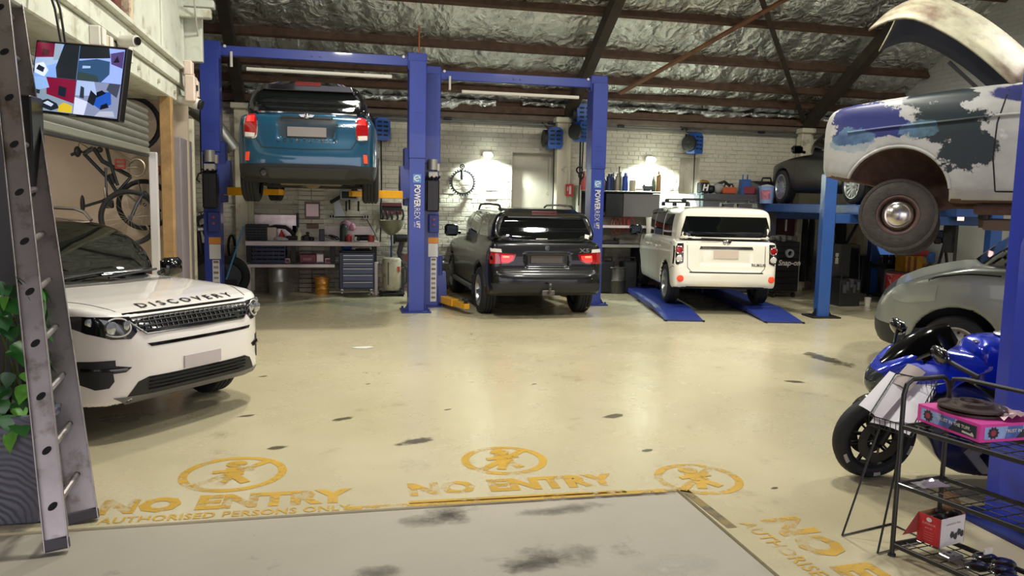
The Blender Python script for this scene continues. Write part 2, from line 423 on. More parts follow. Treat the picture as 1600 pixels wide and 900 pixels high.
# ================================================================ floor
def floor_mat(name, c1, c2, c3, rough, coatv):
    m = bpy.data.materials.new(name); m.use_nodes = True; nt = m.node_tree; N = nt.nodes; L = nt.links; b = N['Principled BSDF']
    tc = N.new('ShaderNodeTexCoord')
    def noise(sc, det, ro=.6, stretch=None):
        n = N.new('ShaderNodeTexNoise'); n.inputs['Scale'].default_value = sc; n.inputs['Detail'].default_value = det; n.inputs['Roughness'].default_value = ro
        if stretch:
            mp = N.new('ShaderNodeMapping'); mp.inputs['Scale'].default_value = stretch; L.new(tc.outputs['Object'], mp.inputs[0]); L.new(mp.outputs[0], n.inputs['Vector'])
        else: L.new(tc.outputs['Object'], n.inputs['Vector'])
        return n
    def ramp(sock, lo, hi):
        r = N.new('ShaderNodeMapRange'); r.inputs[1].default_value = lo; r.inputs[2].default_value = hi; L.new(sock, r.inputs[0]); return r.outputs[0]
    def mix(f, a, c):
        x = N.new('ShaderNodeMix'); x.data_type = 'RGBA'
        L.new(f, x.inputs[0]) if not isinstance(f, float) else None
        for s, i in ((a, 6), (c, 7)):
            if isinstance(s, tuple): x.inputs[i].default_value = s
            else: L.new(s, x.inputs[i])
        return x.outputs[2]
    c = mix(ramp(noise(.55, 6).outputs[0], .35, .65), lin(c1), lin(c2))
    c = mix(ramp(noise(2.6, 9, .7).outputs[0], .60, .80), c, lin(c3))
    c = mix(ramp(noise(1.2, 10, .75, (1, .35, 1)).outputs[0], .66, .70), c, tuple(x*.45 for x in lin(c3)[:3])+(1,))
    c = mix(ramp(noise(38, 3).outputs[0], .70, .78), c, tuple(x*.6 for x in lin(c3)[:3])+(1,))
    L.new(c, b.inputs['Base Color'])
    rr = N.new('ShaderNodeMapRange'); rr.inputs[1].default_value = .3; rr.inputs[2].default_value = .7; rr.inputs[3].default_value = rough[0]; rr.inputs[4].default_value = rough[1]
    L.new(noise(.9, 7, .65).outputs[0], rr.inputs[0]); L.new(rr.outputs[0], b.inputs['Roughness'])
    bp = N.new('ShaderNodeBump'); bp.inputs['Strength'].default_value = .12; bp.inputs['Distance'].default_value = .01; L.new(noise(9, 6).outputs[0], bp.inputs['Height']); L.new(bp.outputs[0], b.inputs['Normal'])
    b.inputs['Coat Weight'].default_value = coatv; b.inputs['Coat Roughness'].default_value = .22
    return m
SLAB_Y, SLAB_X = 4.47, 2.12
mb = MB()
mb.prism([(-9, SLAB_Y), (SLAB_X, SLAB_Y), (SLAB_X, -9), (14, -9), (14, 16.5), (-9, 16.5)], 'z', -.25, 0)
floor = struct(mb.ob('floor', floor_mat('painted_concrete', '#bcb291', '#c7bd9e', '#92886b', (.17, .38), .3), smooth=0))
floor_l = floor.location.copy()
def fpart(name, mb, mat):
    mb.v = [tuple(Vector(p)-floor_l) for p in mb.v]
    me = bpy.data.meshes.new(name); me.from_pydata(mb.v, [], mb.f); me.materials.append(mat); me.update()
    o = bpy.data.objects.new(name, me); COL.objects.link(o); o.parent = floor; return o
mb = MB(); mb.prism([(-9, -9), (SLAB_X-.012, -9), (SLAB_X-.012, SLAB_Y-.012), (-9, SLAB_Y-.012)], 'z', -.25, -.012)
fpart('driveway_slab', mb, floor_mat('bare_concrete', '#9c9587', '#a8a194', '#655f53', (.5, .75), 0.))
# worn yellow paint
m = M('yellow_floor_paint', '#c39a2a', .5, var=.15, vscale=3); nt = m.node_tree; N = nt.nodes; L = nt.links
tr = N.new('ShaderNodeBsdfTransparent'); mx = N.new('ShaderNodeMixShader'); n = N.new('ShaderNodeTexNoise'); n.inputs['Scale'].default_value = 5; n.inputs['Detail'].default_value = 10; n.inputs['Roughness'].default_value = .72
tc = N.new('ShaderNodeTexCoord'); L.new(tc.outputs['Object'], n.inputs['Vector']); mr = N.new('ShaderNodeMapRange'); mr.inputs[1].default_value = .42; mr.inputs[2].default_value = .50; mr.inputs[3].default_value = .12; mr.inputs[4].default_value = .9
L.new(n.outputs[0], mr.inputs[0]); L.new(mr.outputs[0], mx.inputs[0]); L.new(tr.outputs[0], mx.inputs[1]); L.new(N['Principled BSDF'].outputs[0], mx.inputs[2]); L.new(mx.outputs[0], N['Material Output'].inputs[0])
YP = m
def letters(txt, a, ux, uy, width, height, name='painted_lettering', bold=.06):
    vs, fs = text_mesh(txt, 1., bold, 1.05); xs = [p[0] for p in vs]; ys = [p[1] for p in vs]
    kx = width/(max(xs)-min(xs)); ky = height/(max(ys)-min(ys)); mb = MB(); A = Vector(a); ux = Vector(ux); uy = Vector(uy)
    mb.add([A+ux*(x-min(xs))*kx+uy*(y-min(ys))*ky+Vector((0, 0, .0025)) for x, y in vs], fs); return fpart(name, mb, YP)
x_ = (.9995, -.012, 0); y_ = (.012, .9995, 0)
a = Vector((-1.328,4.636,0)); e = Vector((0.094,4.594,0)); h = (Vector((-1.336,4.908,0))-a).length
letters('NO ENTRY', a, (e-a).normalized(), y_, (e-a).length, .235)
a = Vector((-1.279,4.503,0)); e = Vector((0.081,4.478,0)); letters('AUTHORISED PERSONS ONLY', a, (e-a).normalized(), y_, (e-a).length, .085, bold=.02)
a = Vector((0.435,4.629,0)); e = Vector((1.791,4.599,-0)); letters('NO ENTRY', a, (e-a).normalized(), y_, (e-a).length, .225)
a = Vector((2.317,3.913,0)); letters('NO ENTRY', a+V(.06, .02, 0), V(.06, -1, 0).normalized(), V(1, .06, 0).normalized(), 1.62, .25)
letters('AUTHORISED PERSONS ONLY', a+V(-.08, .0, 0), V(.06, -1, 0).normalized(), V(1, .06, 0).normalized(), 1.7, .09, bold=.02)
mb = MB()
for p, q, w in (((0.052,4.473,0), (2.097,4.435,0), .055), ((0.423,4.507,0), (1.776,4.467,-0), .05)):
    p = Vector(p); q = Vector(q); mb.add([p+V(0, 0, .002), q+V(0, 0, .002), q+V(0, w, .002), p+V(0, w, .002)], [(0, 1, 2, 3)])
fpart('painted_line', mb, YP)
mb = MB(); p = Vector((SLAB_X, SLAB_Y-.02, .002)); q = Vector((SLAB_X+.02, 3.86, .002)); mb.add([p, q, q+V(.06, 0, 0), p+V(.06, 0, 0)], [(0, 1, 2, 3)])
fpart('painted_line', mb, M('grimy_yellow_edge', '#8d7434', .6, var=.3, vscale=9, dirt='#3c3830', dscale=9, damt=.8))
def symbol(c, r):
    mb = MB(); C0 = Vector(c)+V(0, 0, .002); n = 40
    vs = [C0+V(math.cos(2*math.pi*i/n)*rr, math.sin(2*math.pi*i/n)*rr, 0) for rr in (r, r-.055) for i in range(n)]
    mb.add(vs, [(i, (i+1) % n, n+(i+1) % n, n+i) for i in range(n)])
    zz = [.0004]
    def bar(p, q, w):
        zz[0] += .0003; Z0 = V(0, 0, zz[0])
        p = Vector((p[0]*r, p[1]*r, 0)); q = Vector((q[0]*r, q[1]*r, 0)); d = (q-p).normalized(); t = V(-d.y, d.x, 0)*w/2
        mb.add([C0+p+t+Z0, C0+q+t+Z0, C0+q-t+Z0, C0+p-t+Z0], [(3, 2, 1, 0)])
    bar((-.68, -.62), (.62, .66), .06); bar((0, .35), (.02, -.1), .12); bar((0, -.1), (-.2, -.62), .065); bar((.02, -.1), (.28, -.55), .065); bar((-.4, .1), (.38, .2), .055)
    mb.add([C0+V(math.cos(i*.7)*.07, math.sin(i*.7)*.07+r*.55, .0025) for i in range(9)], [tuple(range(9))]); fpart('painted_symbol', mb, YP)
symbol((-0.652,5.219,-0), .335); symbol((1.145,5.198,0), .30); symbol((2.335,4.628,0), .29)
def stain_mat(name, col, rough, soft):
    m = M(name, col, rough); nt = m.node_tree; N = nt.nodes; L = nt.links; tr = N.new('ShaderNodeBsdfTransparent'); mx = N.new('ShaderNodeMixShader'); at = N.new('ShaderNodeAttribute'); at.attribute_name = 'fade'
    n = N.new('ShaderNodeTexNoise'); n.inputs['Scale'].default_value = 7; n.inputs['Detail'].default_value = 9; n.inputs['Roughness'].default_value = .7; tc = N.new('ShaderNodeTexCoord'); L.new(tc.outputs['Object'], n.inputs['Vector'])
    a = N.new('ShaderNodeMath'); a.operation = 'MULTIPLY_ADD'; L.new(n.outputs[0], a.inputs[0]); a.inputs[1].default_value = 1.6; b = N.new('ShaderNodeMath'); b.operation = 'SUBTRACT'; L.new(at.outputs['Fac'], b.inputs[0]); b.inputs[1].default_value = .95; L.new(b.outputs[0], a.inputs[2])
    r = N.new('ShaderNodeMapRange'); r.inputs[1].default_value = .18; r.inputs[2].default_value = .18+soft; r.inputs[4].default_value = .62; L.new(a.outputs[0], r.inputs[0])
    L.new(r.outputs[0], mx.inputs[0]); L.new(tr.outputs[0], mx.inputs[1]); L.new(N['Principled BSDF'].outputs[0], mx.inputs[2]); L.new(mx.outputs[0], N['Material Output'].inputs[0]); return m
WET = stain_mat('damp_oily_stain', '#4a4335', .2, .25); OIL = stain_mat('dry_oil_stain', '#5a5348', .6, .7); MILK = stain_mat('pale_smear', '#bdb7ab', .5, .6)
def blob(c, rx, ry, rot, mat, name, z=.0018):
    """a ragged stain: a disc whose rim fades out"""
    mb = MB(); n = 28; c = Vector(c); cr, sr = math.cos(rot), math.sin(rot); vs = [(c.x, c.y, z)]; fade = [1.]
    for k in (1, 2, 3, 4):
        for i in range(n): a = 2*math.pi*i/n; u, v = math.cos(a)*rx*k/4, math.sin(a)*ry*k/4; vs.append((c.x+u*cr-v*sr, c.y+u*sr+v*cr, z)); fade.append(1-k/4)
    fs = [(0, 1+i, 1+(i+1) % n) for i in range(n)]+[(1+k*n+i, 1+(k+1)*n+i, 1+(k+1)*n+(i+1) % n, 1+k*n+(i+1) % n) for k in range(3) for i in range(n)]
    mb.add(vs, fs); o = fpart(name, mb, mat); at = o.data.attributes.new('fade', 'FLOAT', 'POINT'); at.data.foreach_set('value', fade); return o
def streak(a, b, w, mat, name):
    a = Vector(a); b = Vector(b); d = b-a; blob((a+b)/2, d.length*.62, w, math.atan2(d.y, d.x), mat, name)
streak((5.694,8.755,0), (5.733,7.572,0), .20, WET, 'wet_stain'); streak((4.537,7.194,0), (4.745,7.079,0), .09, WET, 'wet_stain'); streak((3.253,4.513,0), (3.872,4.539,-0), .2, stain_mat('faint_grime', '#857d66', .4, .9), 'grime')
for p, rx, ry, nm, m_ in (((0.531,4.296,0), .30, .16, 'oil_stain', OIL), ((0.631,4.354,0), .2, .2, 'oil_stain', OIL), ((1.312,4.305,0), .42, .10, 'oil_stain', OIL), ((0.194,3.692,0), .2, .12, 'oil_stain', OIL), ((1.064,3.691,0), .5, .22, 'oil_stain', OIL), ((1.683,3.507,0), .35, .2, 'pale_smear', MILK), ((0.918,3.645,0), .3, .12, 'oil_stain', OIL)): blob(p, rx, ry, .1, m_, nm, -.0105)
for p, r in (((-0.718,6.619,0), .10), ((-0.707,8.094,0), .07), ((0.305,7.622,0), .05), ((0.051,6.408,0), .12), ((1.922,7.403,0), .05), ((2.23,5.24,0), .07), ((0.943,6.577,0), .05), ((2.745,4.382,0), .05), ((0.582,5.717,0), .2), ((2.31,6.169,0), .15), ((-0.428,5.722,0), .12)): blob(p, r*1.1, r*.55, .4, WET, 'oil_spot')
streak((-1.073,13.396,0), (0.398,14.144,0), .45, stain_mat('wet_floor', '#6f6b58', .12, .8), 'wet_floor')
# ================================================================ walls
WY = 15.4                                           # inner face of the back wall
def wall_mat(name, top, low, grime, zmid, bump=.6):
    m = bpy.data.materials.new(name); m.use_nodes = True; nt = m.node_tree; N = nt.nodes; L = nt.links; b = N['Principled BSDF']; b.inputs['Roughness'].default_value = .72
    g = N.new('ShaderNodeNewGeometry'); sep = N.new('ShaderNodeSeparateXYZ'); L.new(g.outputs['Position'], sep.inputs[0])
    def noise(sc, det):
        n = N.new('ShaderNodeTexNoise'); n.inputs['Scale'].default_value = sc; n.inputs['Detail'].default_value = det; n.inputs['Roughness'].default_value = .65; L.new(g.outputs['Position'], n.inputs['Vector']); return n.outputs[0]
    def mr(s, a, c, lo=0, hi=1):
        r = N.new('ShaderNodeMapRange'); r.inputs[1].default_value = a; r.inputs[2].default_value = c; r.inputs[3].default_value = lo; r.inputs[4].default_value = hi; L.new(s, r.inputs[0]); return r.outputs[0]
    def mix(f, a, c):
        x = N.new('ShaderNodeMix'); x.data_type = 'RGBA'; L.new(f, x.inputs[0])
        for s, i in ((a, 6), (c, 7)):
            if isinstance(s, tuple): x.inputs[i].default_value = s
            else: L.new(s, x.inputs[i])
        return x.outputs[2]
    ad = N.new('ShaderNodeMath'); ad.operation = 'MULTIPLY_ADD'; L.new(noise(1.4, 8), ad.inputs[0]); ad.inputs[1].default_value = -1.3; L.new(sep.outputs[2], ad.inputs[2])
    f = mr(ad.outputs[0], zmid-.85, zmid-.45)
    c = mix(mr(noise(2.2, 9), .35, .7), lin(top), tuple(x*.86 for x in lin(top)[:3])+(1,))
    c = mix(f, mix(mr(noise(3.5, 8), .4, .6), lin(low), tuple(x*.6 for x in lin(low)[:3])+(1,)), c)
    c = mix(mr(noise(6, 10), .66, .72), c, lin(grime)); L.new(c, b.inputs['Base Color'])
    bp = N.new('ShaderNodeBump'); bp.inputs['Strength'].default_value = bump; bp.inputs['Distance'].default_value = .02; L.new(noise(11, 8), bp.inputs['Height']); L.new(bp.outputs[0], b.inputs['Normal'])
    return m
BRICK = wall_mat('painted_brick', '#c9c4b2', '#8d8077', '#8c8474', .75)
RENDER = wall_mat('old_render', '#bdb6a6', '#94887d', '#8f8778', .6, .3)
# shallow bricked-up window bays: x range, z range
BAYS = [((3.439,15.4,2.733)[0], (4.508,15.4,2.768)[0], 1.0, (3.439,15.4,2.758)[2]), ((7.017,15.4,2.771)[0], (7.463,15.4,2.785)[0], 1.0, (7.016,15.4,2.784)[2])]
XL, XR, ZT = -7.5, 11.6, 3.78
mb = MB(); mb.box(((XL+XR)/2, WY+.32, ZT/2), (XR-XL, .36, ZT)); wb = struct(mb.ob('wall_back', RENDER, smooth=0))
mb = MB(); xs_ = [XL]+[q for b in BAYS for q in (b[0], b[1])]+[XR]
for k in range(0, len(xs_), 2): mb.box(((xs_[k]+xs_[k+1])/2, WY+.079, ZT/2), (xs_[k+1]-xs_[k], .142, ZT))
for b0, b1, z0, z1 in BAYS: mb.box(((b0+b1)/2, WY+.079, z0/2), (b1-b0, .142, z0)); mb.box(((b0+b1)/2, WY+.079, (z1+ZT)/2), (b1-b0, .142, ZT-z1))
mb.ob('mortar', BRICK, wb, world=True, smooth=0)
mb = MB(); rnd = random.Random(3); ch = .0868; nrow = int(ZT/ch)
for r in range(nrow):
    z = r*ch+ch/2; x = XL-.13*(r % 2); L0 = .245 if r % 4 else .125
    while x < XR:
        xa, xb = x, min(x+L0, XR); x += L0+.0
        for b0, b1, z0, z1 in BAYS:
            if z0 < z < z1:
                if xb > b0 and xa < b1:
                    if xa < b0: xb = b0
                    elif xb > b1: xa = b1
                    else: xb = xa
        if xb-xa < .03: continue
        pr = rnd.uniform(0, .009) + (.01 if rnd.random() < .06 else 0)
        mb.box(((xa+xb)/2, WY+.075-pr/2, z+rnd.uniform(-.004, .004)), (xb-xa-.006, .15+pr, ch-.008), b=.005)
br = mb.ob('brickwork', BRICK, wb, world=True, smooth=0); br['kind'] = 'stuff'
mb = MB()
for b0, b1, z0, z1 in BAYS: mb.box(((b0+b1)/2, WY+.05, z1+.03), (b1-b0+.3, .13, .07), b=.01)
mb.ob('window_lintel', RENDER, wb, world=True, smooth=0)
# whitewashed brick pier behind the bench
p0 = (-0.67,15.3,1.885); p1 = (-0.193,15.3,1.896)
mb = MB(); rnd = random.Random(9)
for r in range(34):
    z = r*ch+ch/2; n = 2
    for k in range(n):
        w = (p1[0]-p0[0])/n; mb.box((p0[0]+w*(k+.5), WY-.05+rnd.uniform(-.006, .006), z), (w-.008, .12, ch-.01), b=.006)
o = mb.ob('brick_pier', BRICK, wb, world=True, smooth=0); o['kind'] = 'stuff'
TIMB = M('dark_stained_timber', '#4f3a2b', .75, var=.35, vscale=7, bump=.2)
GREYT = M('dusty_timber', '#6b5f52', .8, var=.25, vscale=5)
mb = MB(); z = (2.868,15.25,3.539)[2]; mb.box(((XL+XR)/2, 15.28, z+.02), (XR-XL, .22, .13), b=.01); struct(mb.ob('trim_1', TIMB, smooth=0))
mb = MB(); mb.box(((XL+XR)/2, 15.32, z-.105), (XR-XL, .12, .11), b=.01); struct(mb.ob('trim_2', GREYT, smooth=0))
# right gable wall, left and far walls
WHITEB = wall_mat('white_painted_block', '#b9b8b2', '#8a8580', '#93918b', .3, .25)
mb = MB(); mb.prism([(-9, 0), (16, 0), (16, 3.5), (6.3, 9.6), (-9, 9.6)], 'x', XR, XR+.3); wr = struct(mb.ob('wall_right', WHITEB, smooth=0))
mb = MB(); rnd = random.Random(5)
for r in range(90):
    z = 1.6+r*.0868
    for k in range(37):
        y = 6.3+(k+.5*(r % 2))*.245
        if z > 3.6+.6*(15.4-y)+.2 or y > 15.2: continue
        mb.box((XR+.004, y, z), (.02+rnd.uniform(0, .006), .241, .081), b=.004)
o = mb.ob('blockwork', WHITEB, wr, world=True, smooth=0); o['kind'] = 'stuff'
mb = MB(); mb.box((-7.65, 3.5, 3), (.3, 25, 6)); struct(mb.ob('wall_left', RENDER, smooth=0))
# ================================================================ roof: foil blanket, purlins, rafters
S = .6; EY, EZ = 15.4, 3.62
def rz(y): return EZ+S*(EY-y)
PUR = [15.32, 14.93, 14.53, 13.92, 13.05, 12.15, 11.25, 10.3, 9.3, 8.3, 7.3]
def foil_mat():
    m = bpy.data.materials.new('crinkled_foil'); m.use_nodes = True; nt = m.node_tree; N = nt.nodes; L = nt.links; b = N['Principled BSDF']
    b.inputs['Metallic'].default_value = 1; b.inputs['Base Color'].default_value = (.56, .60, .56, 1)
    tc = N.new('ShaderNodeTexCoord'); 
    n = N.new('ShaderNodeTexNoise'); n.inputs['Scale'].default_value = 2.2; n.inputs['Detail'].default_value = 5; n.inputs['Distortion'].default_value = 1.2; L.new(tc.outputs['Object'], n.inputs['Vector'])
    v = N.new('ShaderNodeTexVoronoi'); v.inputs['Scale'].default_value = 7; mp = N.new('ShaderNodeVectorMath'); mp.operation = 'MULTIPLY_ADD'
    L.new(n.outputs['Color'], mp.inputs[0]); mp.inputs[1].default_value = (.35, .35, .35); L.new(tc.outputs['Object'], mp.inputs[2]); L.new(mp.outputs[0], v.inputs['Vector'])
    n2 = N.new('ShaderNodeTexNoise'); n2.inputs['Scale'].default_value = 26; n2.inputs['Detail'].default_value = 4; n2.inputs['Distortion'].default_value = 2; L.new(tc.outputs['Object'], n2.inputs['Vector'])
    a = N.new('ShaderNodeMath'); a.operation = 'MULTIPLY_ADD'; L.new(n2.outputs[0], a.inputs[0]); a.inputs[1].default_value = .30; L.new(v.outputs['Distance'], a.inputs[2])
    bp = N.new('ShaderNodeBump'); bp.inputs['Strength'].default_value = .75; bp.inputs['Distance'].default_value = .06; L.new(a.outputs[0], bp.inputs['Height']); L.new(bp.outputs[0], b.inputs['Normal'])
    r = N.new('ShaderNodeMapRange'); r.inputs[3].default_value = .16; r.inputs[4].default_value = .42; L.new(n.outputs[0], r.inputs[0]); L.new(r.outputs[0], b.inputs['Roughness'])
    c = N.new('ShaderNodeMix'); c.data_type = 'RGBA'; c.inputs[6].default_value = (.62, .64, .61, 1); c.inputs[7].default_value = (.95, .97, .94, 1); L.new(n.outputs[0], c.inputs[0]); L.new(c.outputs[2], b.inputs['Base Color'])
    return m
FOIL = foil_mat()
mb = MB(); mb.prism([(16.2, rz(16.2)+.32), (6.3, rz(6.3)+.32), (6.3, rz(6.3)+.24), (16.2, rz(16.2)+.24)], 'x', -8, XR+.4)
mb.prism([(6.3, rz(6.3)+.32), (-3, rz(6.3)-4.9), (-3, rz(6.3)-5.0), (6.3, rz(6.3)+.24)], 'x', -8, XR+.4)  # near half of the roof, out of view, built only for the light
roof = struct(mb.ob('ceiling', M('corrugated_iron', '#6d6a66', .6), smooth=0))
rng = np.random.RandomState(4)
def wob(x, y):      # smooth pseudo-noise
    return (np.sin(x*2.3+1.3*np.sin(y*1.7))+np.sin(x*5.1+y*3.3+1)*.6+np.sin(x*9.7-y*7.1)*.4+np.sin(x*17+y*13)*.25)/2.25
for k in range(len(PUR)-1):
    y0, y1 = PUR[k], PUR[k+1]; L0 = y0-y1; fine = k < 5; dx = .05 if fine else .2; nx = int((XR+8)/dx); ny = 14 if fine else 5
    xs = np.linspace(-8, XR+.05, nx); t = np.linspace(-.10 if k else -.02, 1.02, ny)
    Xg, Tg = np.meshgrid(xs, t, indexing='ij'); Yg = y0-L0*Tg
    quilt = np.abs(np.sin(Xg*math.pi/.62+.8*np.sin(Xg*.9)+k*1.3))**.6
    sag = np.clip(4*Tg*(1-Tg), 0, 1)**.7
    droop = np.clip(.25-Tg, 0, 1)*(.16+.10*wob(Xg*1.3+k*4, Tg*0))*1.1
    Zg = EZ+S*(EY-Yg)+.10-sag*(.045+.065*quilt)-droop+.022*wob(Xg*1.9+k, Yg*2.5)*sag
    vs = np.stack([Xg, Yg, Zg], -1).reshape(-1, 3).tolist()
    fs = [(i*ny+j, i*ny+j+1, (i+1)*ny+j+1, (i+1)*ny+j) for i in range(nx-1) for j in range(ny-1)]
    mb = MB(); mb.add(vs, fs); mb.ob('foil_blanket', FOIL, roof, world=True, smooth=80)
# loose foil hanging along the eave
nx = 330; xs = np.linspace(-1.7, XR, nx); vs = []; fs = []
for i, x in enumerate(xs):
    w = float(wob(np.float64(x*1.1), np.float64(.4))); dr = .10+.07*w+(.13 if 1.2 < x < 2.4 else 0)*abs(math.sin((x-1.2)*2.6))
    for j in range(9):
        a = math.pi*(j/8)*1.05; vs.append((x, 15.22-.13*math.sin(a)-.03*math.sin(x*23+j), EZ+.10-dr*(1-math.cos(a))*.5+.012*math.sin(x*31+j*2)))
fs = [(i*9+j, i*9+j+1, (i+1)*9+j+1, (i+1)*9+j) for i in range(nx-1) for j in range(8)]
mb = MB(); mb.add(vs, [f for f in fs if not (3.0 < vs[f[0]][0] < 3.55)]); mb.ob('foil_roll', FOIL, roof, world=True, smooth=80)
for k, y in enumerate(PUR):
    mb = MB(); mb.box(((XR-8)/2, y, rz(y)-.02), (XR+8, .075, .17), rot=Matrix.Rotation(-math.atan(S), 3, 'X'), b=.006); mb.ob('purlin', TIMB, roof, world=True, smooth=0)
DARKT = M('sooty_timber', '#33291f', .8, var=.3, vscale=5)
for x, y0 in ((-1.66, 15.25), (4.5, 15.25), (9.75, 15.25)):
    mb = MB(); y1 = 6.4
    mb.prism([(y0, rz(y0)-.12), (y1, rz(y1)-.12), (y1, rz(y1)-.38), (y0, rz(y0)-.38)], 'x', x-.085, x+.085); mb.ob('rafter', DARKT, roof, world=True, smooth=0)
def brace(a, b, w, mat, nm='brace'):
    a = Vector(a); b = Vector(b); d = (b-a).normalized(); n = Vector((0, S, 1)).normalized(); t = d.cross(n).normalized()
    mb = MB(); vs = [p+t*sx*w/2+n*sn*.02 for p in (a, b) for sx in (-1, 1) for sn in (-1, 1)]
    mb.add(vs, [(0, 1, 3, 2), (4, 6, 7, 5), (0, 4, 5, 1), (2, 3, 7, 6), (0, 2, 6, 4), (1, 5, 7, 3)]); mb.ob(nm, mat, roof, world=True, smooth=0)
brace((5.323,14.555,3.887), (7.428,12.225,5.285), .085, M('brown_brace', '#6b4a33', .8, var=.3)); brace((6.904,12.294,5.283), (9.655,15.12,3.588), .09, DARKT)
# posts that carry the rafters
CREAM = M('cream_paint', '#cfc8b0', .6, var=.08, vscale=4, dirt='#9b937f', dscale=5, damt=.35)
for x in (-1.66, 4.38, 9.75):
    mb = MB(); mb.box((x, 15.22, 1.72), (.22, .22, 3.44), b=.012); mb.box((x, 15.18, 3.40), (.32, .3, .1), b=.012); mb.box((x+.15, 15.26, 1.7), (.1, .14, 3.3), b=.008); struct(mb.ob('trim_3', CREAM, smooth=0))

# ================================================================ vehicles
DARK = M('underbody_black', '#0e0e10', .8); BPLAS = M('black_plastic', '#1b1b1e', .55, var=.1)
GBLK = M('gloss_black', '#070708', .14, coat=.5, spec=.4); GLASS = M('tinted_glass', '#0a0d0d', .03, coat=.6, spec=.6); CHROME = M('chrome', '#d9dadb', .12, 1.)
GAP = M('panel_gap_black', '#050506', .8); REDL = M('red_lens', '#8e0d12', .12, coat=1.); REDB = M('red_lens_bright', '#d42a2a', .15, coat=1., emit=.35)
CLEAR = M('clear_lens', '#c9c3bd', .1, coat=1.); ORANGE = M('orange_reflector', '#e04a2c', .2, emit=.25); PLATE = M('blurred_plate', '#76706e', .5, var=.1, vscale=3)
ALU = M('brushed_aluminium', '#a9a7a3', .35, .9); MIRR = M('mirror_face', '#2c3134', .04, 1.)
def mirror_pod(car, y, x, z, sgn, mat, w=.2, h=.15):
    mb = MB(); mb.box((x, y+sgn*.14, z), (.13, w, h), b=.045); mb.cyl((x+.02, y-sgn*.03, z-.05), (x, y+sgn*.08, z-.03), .028, n=8)
    o = mb.ob('wing_mirror', mat, car, smooth=60)
    g = MB(); g.box((x-.066, y+sgn*.14, z), (.006, w*.72, h*.68), b=.002); g.ob('mirror_glass', MIRR, o); return o
def rails(car, x0, x1, y, z, mat, h=.06, r=.018, dip=.02):
    for sg in (-1, 1):
        mb = MB(); mb.tube([(x0, sg*y, z-.02), (x0+.10, sg*y, z+h*.8), (x0+.25, sg*y, z+h), ((x0+x1)/2, sg*y, z+h+.01), (x1-.25, sg*y, z+h), (x1-.10, sg*y, z+h*.8-dip), (x1, sg*y, z-.02-dip)], r); mb.ob('roof_rail', mat, car)

# ---------------------------------------------------------------- white SUV nosing out of the side bay
WHITE = M('white_car_paint', '#e7e2de', .22, coat=1.)
c = thing('suv', 'white SUV with black roof and lettered bonnet nosing out of the left bay', 'car', (-1.01, 6.44, 0), R(-39), sc=.935)
B = Body('body_shell', c, [WHITE, DARK, GBLK],
    dict(side=[(-.10, .30), (-.02, .42), (0, .55), (-.01, .70), (-.05, .84), (-.10, .95), (-.17, 1.015), (-.45, 1.075), (-.9, 1.12), (-1.35, 1.155), (-1.9, 1.17), (-4.3, 1.17), (-4.56, 1.05), (-4.6, .6), (-4.5, .35), (-3.9, .28), (-.9, .25), (-.45, .25)],
         plan=[(.02, 0), (0, .3), (-.05, .55), (-.14, .74), (-.28, .88), (-.55, .95), (-.95, .965), (-4.0, .96), (-4.45, .88), (-4.6, .6), (-4.6, 0)],
         sec=[(0, .2), (.88, .22), (.95, .42), (.965, .7), (.955, .9), (.92, 1.02), (.84, 1.10), (.66, 1.145), (0, 1.18)], r=.06),
    dict(side=[(-1.15, 1.08), (-1.72, 1.48), (-2.0, 1.62), (-2.5, 1.70), (-3.4, 1.695), (-4.1, 1.63), (-4.45, 1.1)], plan=[(-1.15, 0), (-1.2, .45), (-1.4, .70), (-1.9, .82), (-3.9, .82), (-4.4, .7), (-4.45, 0)],
         sec=[(0, 1.0), (.90, 1.02), (.86, 1.16), (.76, 1.42), (.68, 1.60), (.52, 1.68), (0, 1.72)]),
    arches=[(-.87, .36, .44, .62), (-3.6, .36, .44, .62)], res=.022,
    fmat=lambda c3, n, mi: np.where((c3[:, 2] > 1.155) & (c3[:, 0] < -1.2), 2, mi))
B.patch('windscreen', [(-.74, 1.17), (-.5, 1.145), (0, 1.135), (.5, 1.145), (.74, 1.17), (.70, 1.35), (.60, 1.575), (0, 1.615), (-.60, 1.575), (-.70, 1.35)], '+x', GLASS, off=.006, step=.09)
for sg, ax in ((1, '+y'), (-1, '-y')):
    for w in ([(-1.75, 1.19), (-2.55, 1.19), (-2.55, 1.58), (-2.3, 1.585), (-2.12, 1.54)], [(-2.62, 1.19), (-3.4, 1.19), (-3.4, 1.58), (-2.62, 1.585)], [(-3.47, 1.2), (-4.1, 1.24), (-3.95, 1.54), (-3.47, 1.575)]): B.patch('side_window', w, ax, GLASS, step=.12)
mirror_pod(c, .93, -1.62, 1.17, 1, GBLK, .24, .2); mirror_pod(c, -.93, -1.62, 1.17, -1, GBLK, .24, .2)
rails(c, -4.0, -2.2, .60, 1.685, M('satin_rail', '#8c8a88', .35, .8), .07)
mb = MB(); mb.tube([(-1.22, -.62, 1.16), (-1.27, -.2, 1.19), (-1.3, 0.05, 1.205)], .012); mb.tube([(-1.22, .05, 1.16), (-1.27, .4, 1.185), (-1.3, .62, 1.2)], .012); mb.ob('wiper', BPLAS, c)
mb = MB(); B.patch('', [(-.70, 1.135), (.70, 1.135), (.68, 1.165), (-.68, 1.165)], '+x', None, mb=mb, off=.004); mb.ob('cowl', BPLAS, c)
B.patch('bonnet_reflection', [(-1.17, -.66), (-1.17, .66), (-1.06, .60), (-1.0, 0), (-1.06, -.60)], '+z', M('grey_bonnet_reflection', '#6d6a66', .35, coat=.5), off=.003)  # grey patch paints in the reflection across the rear of the bonnet
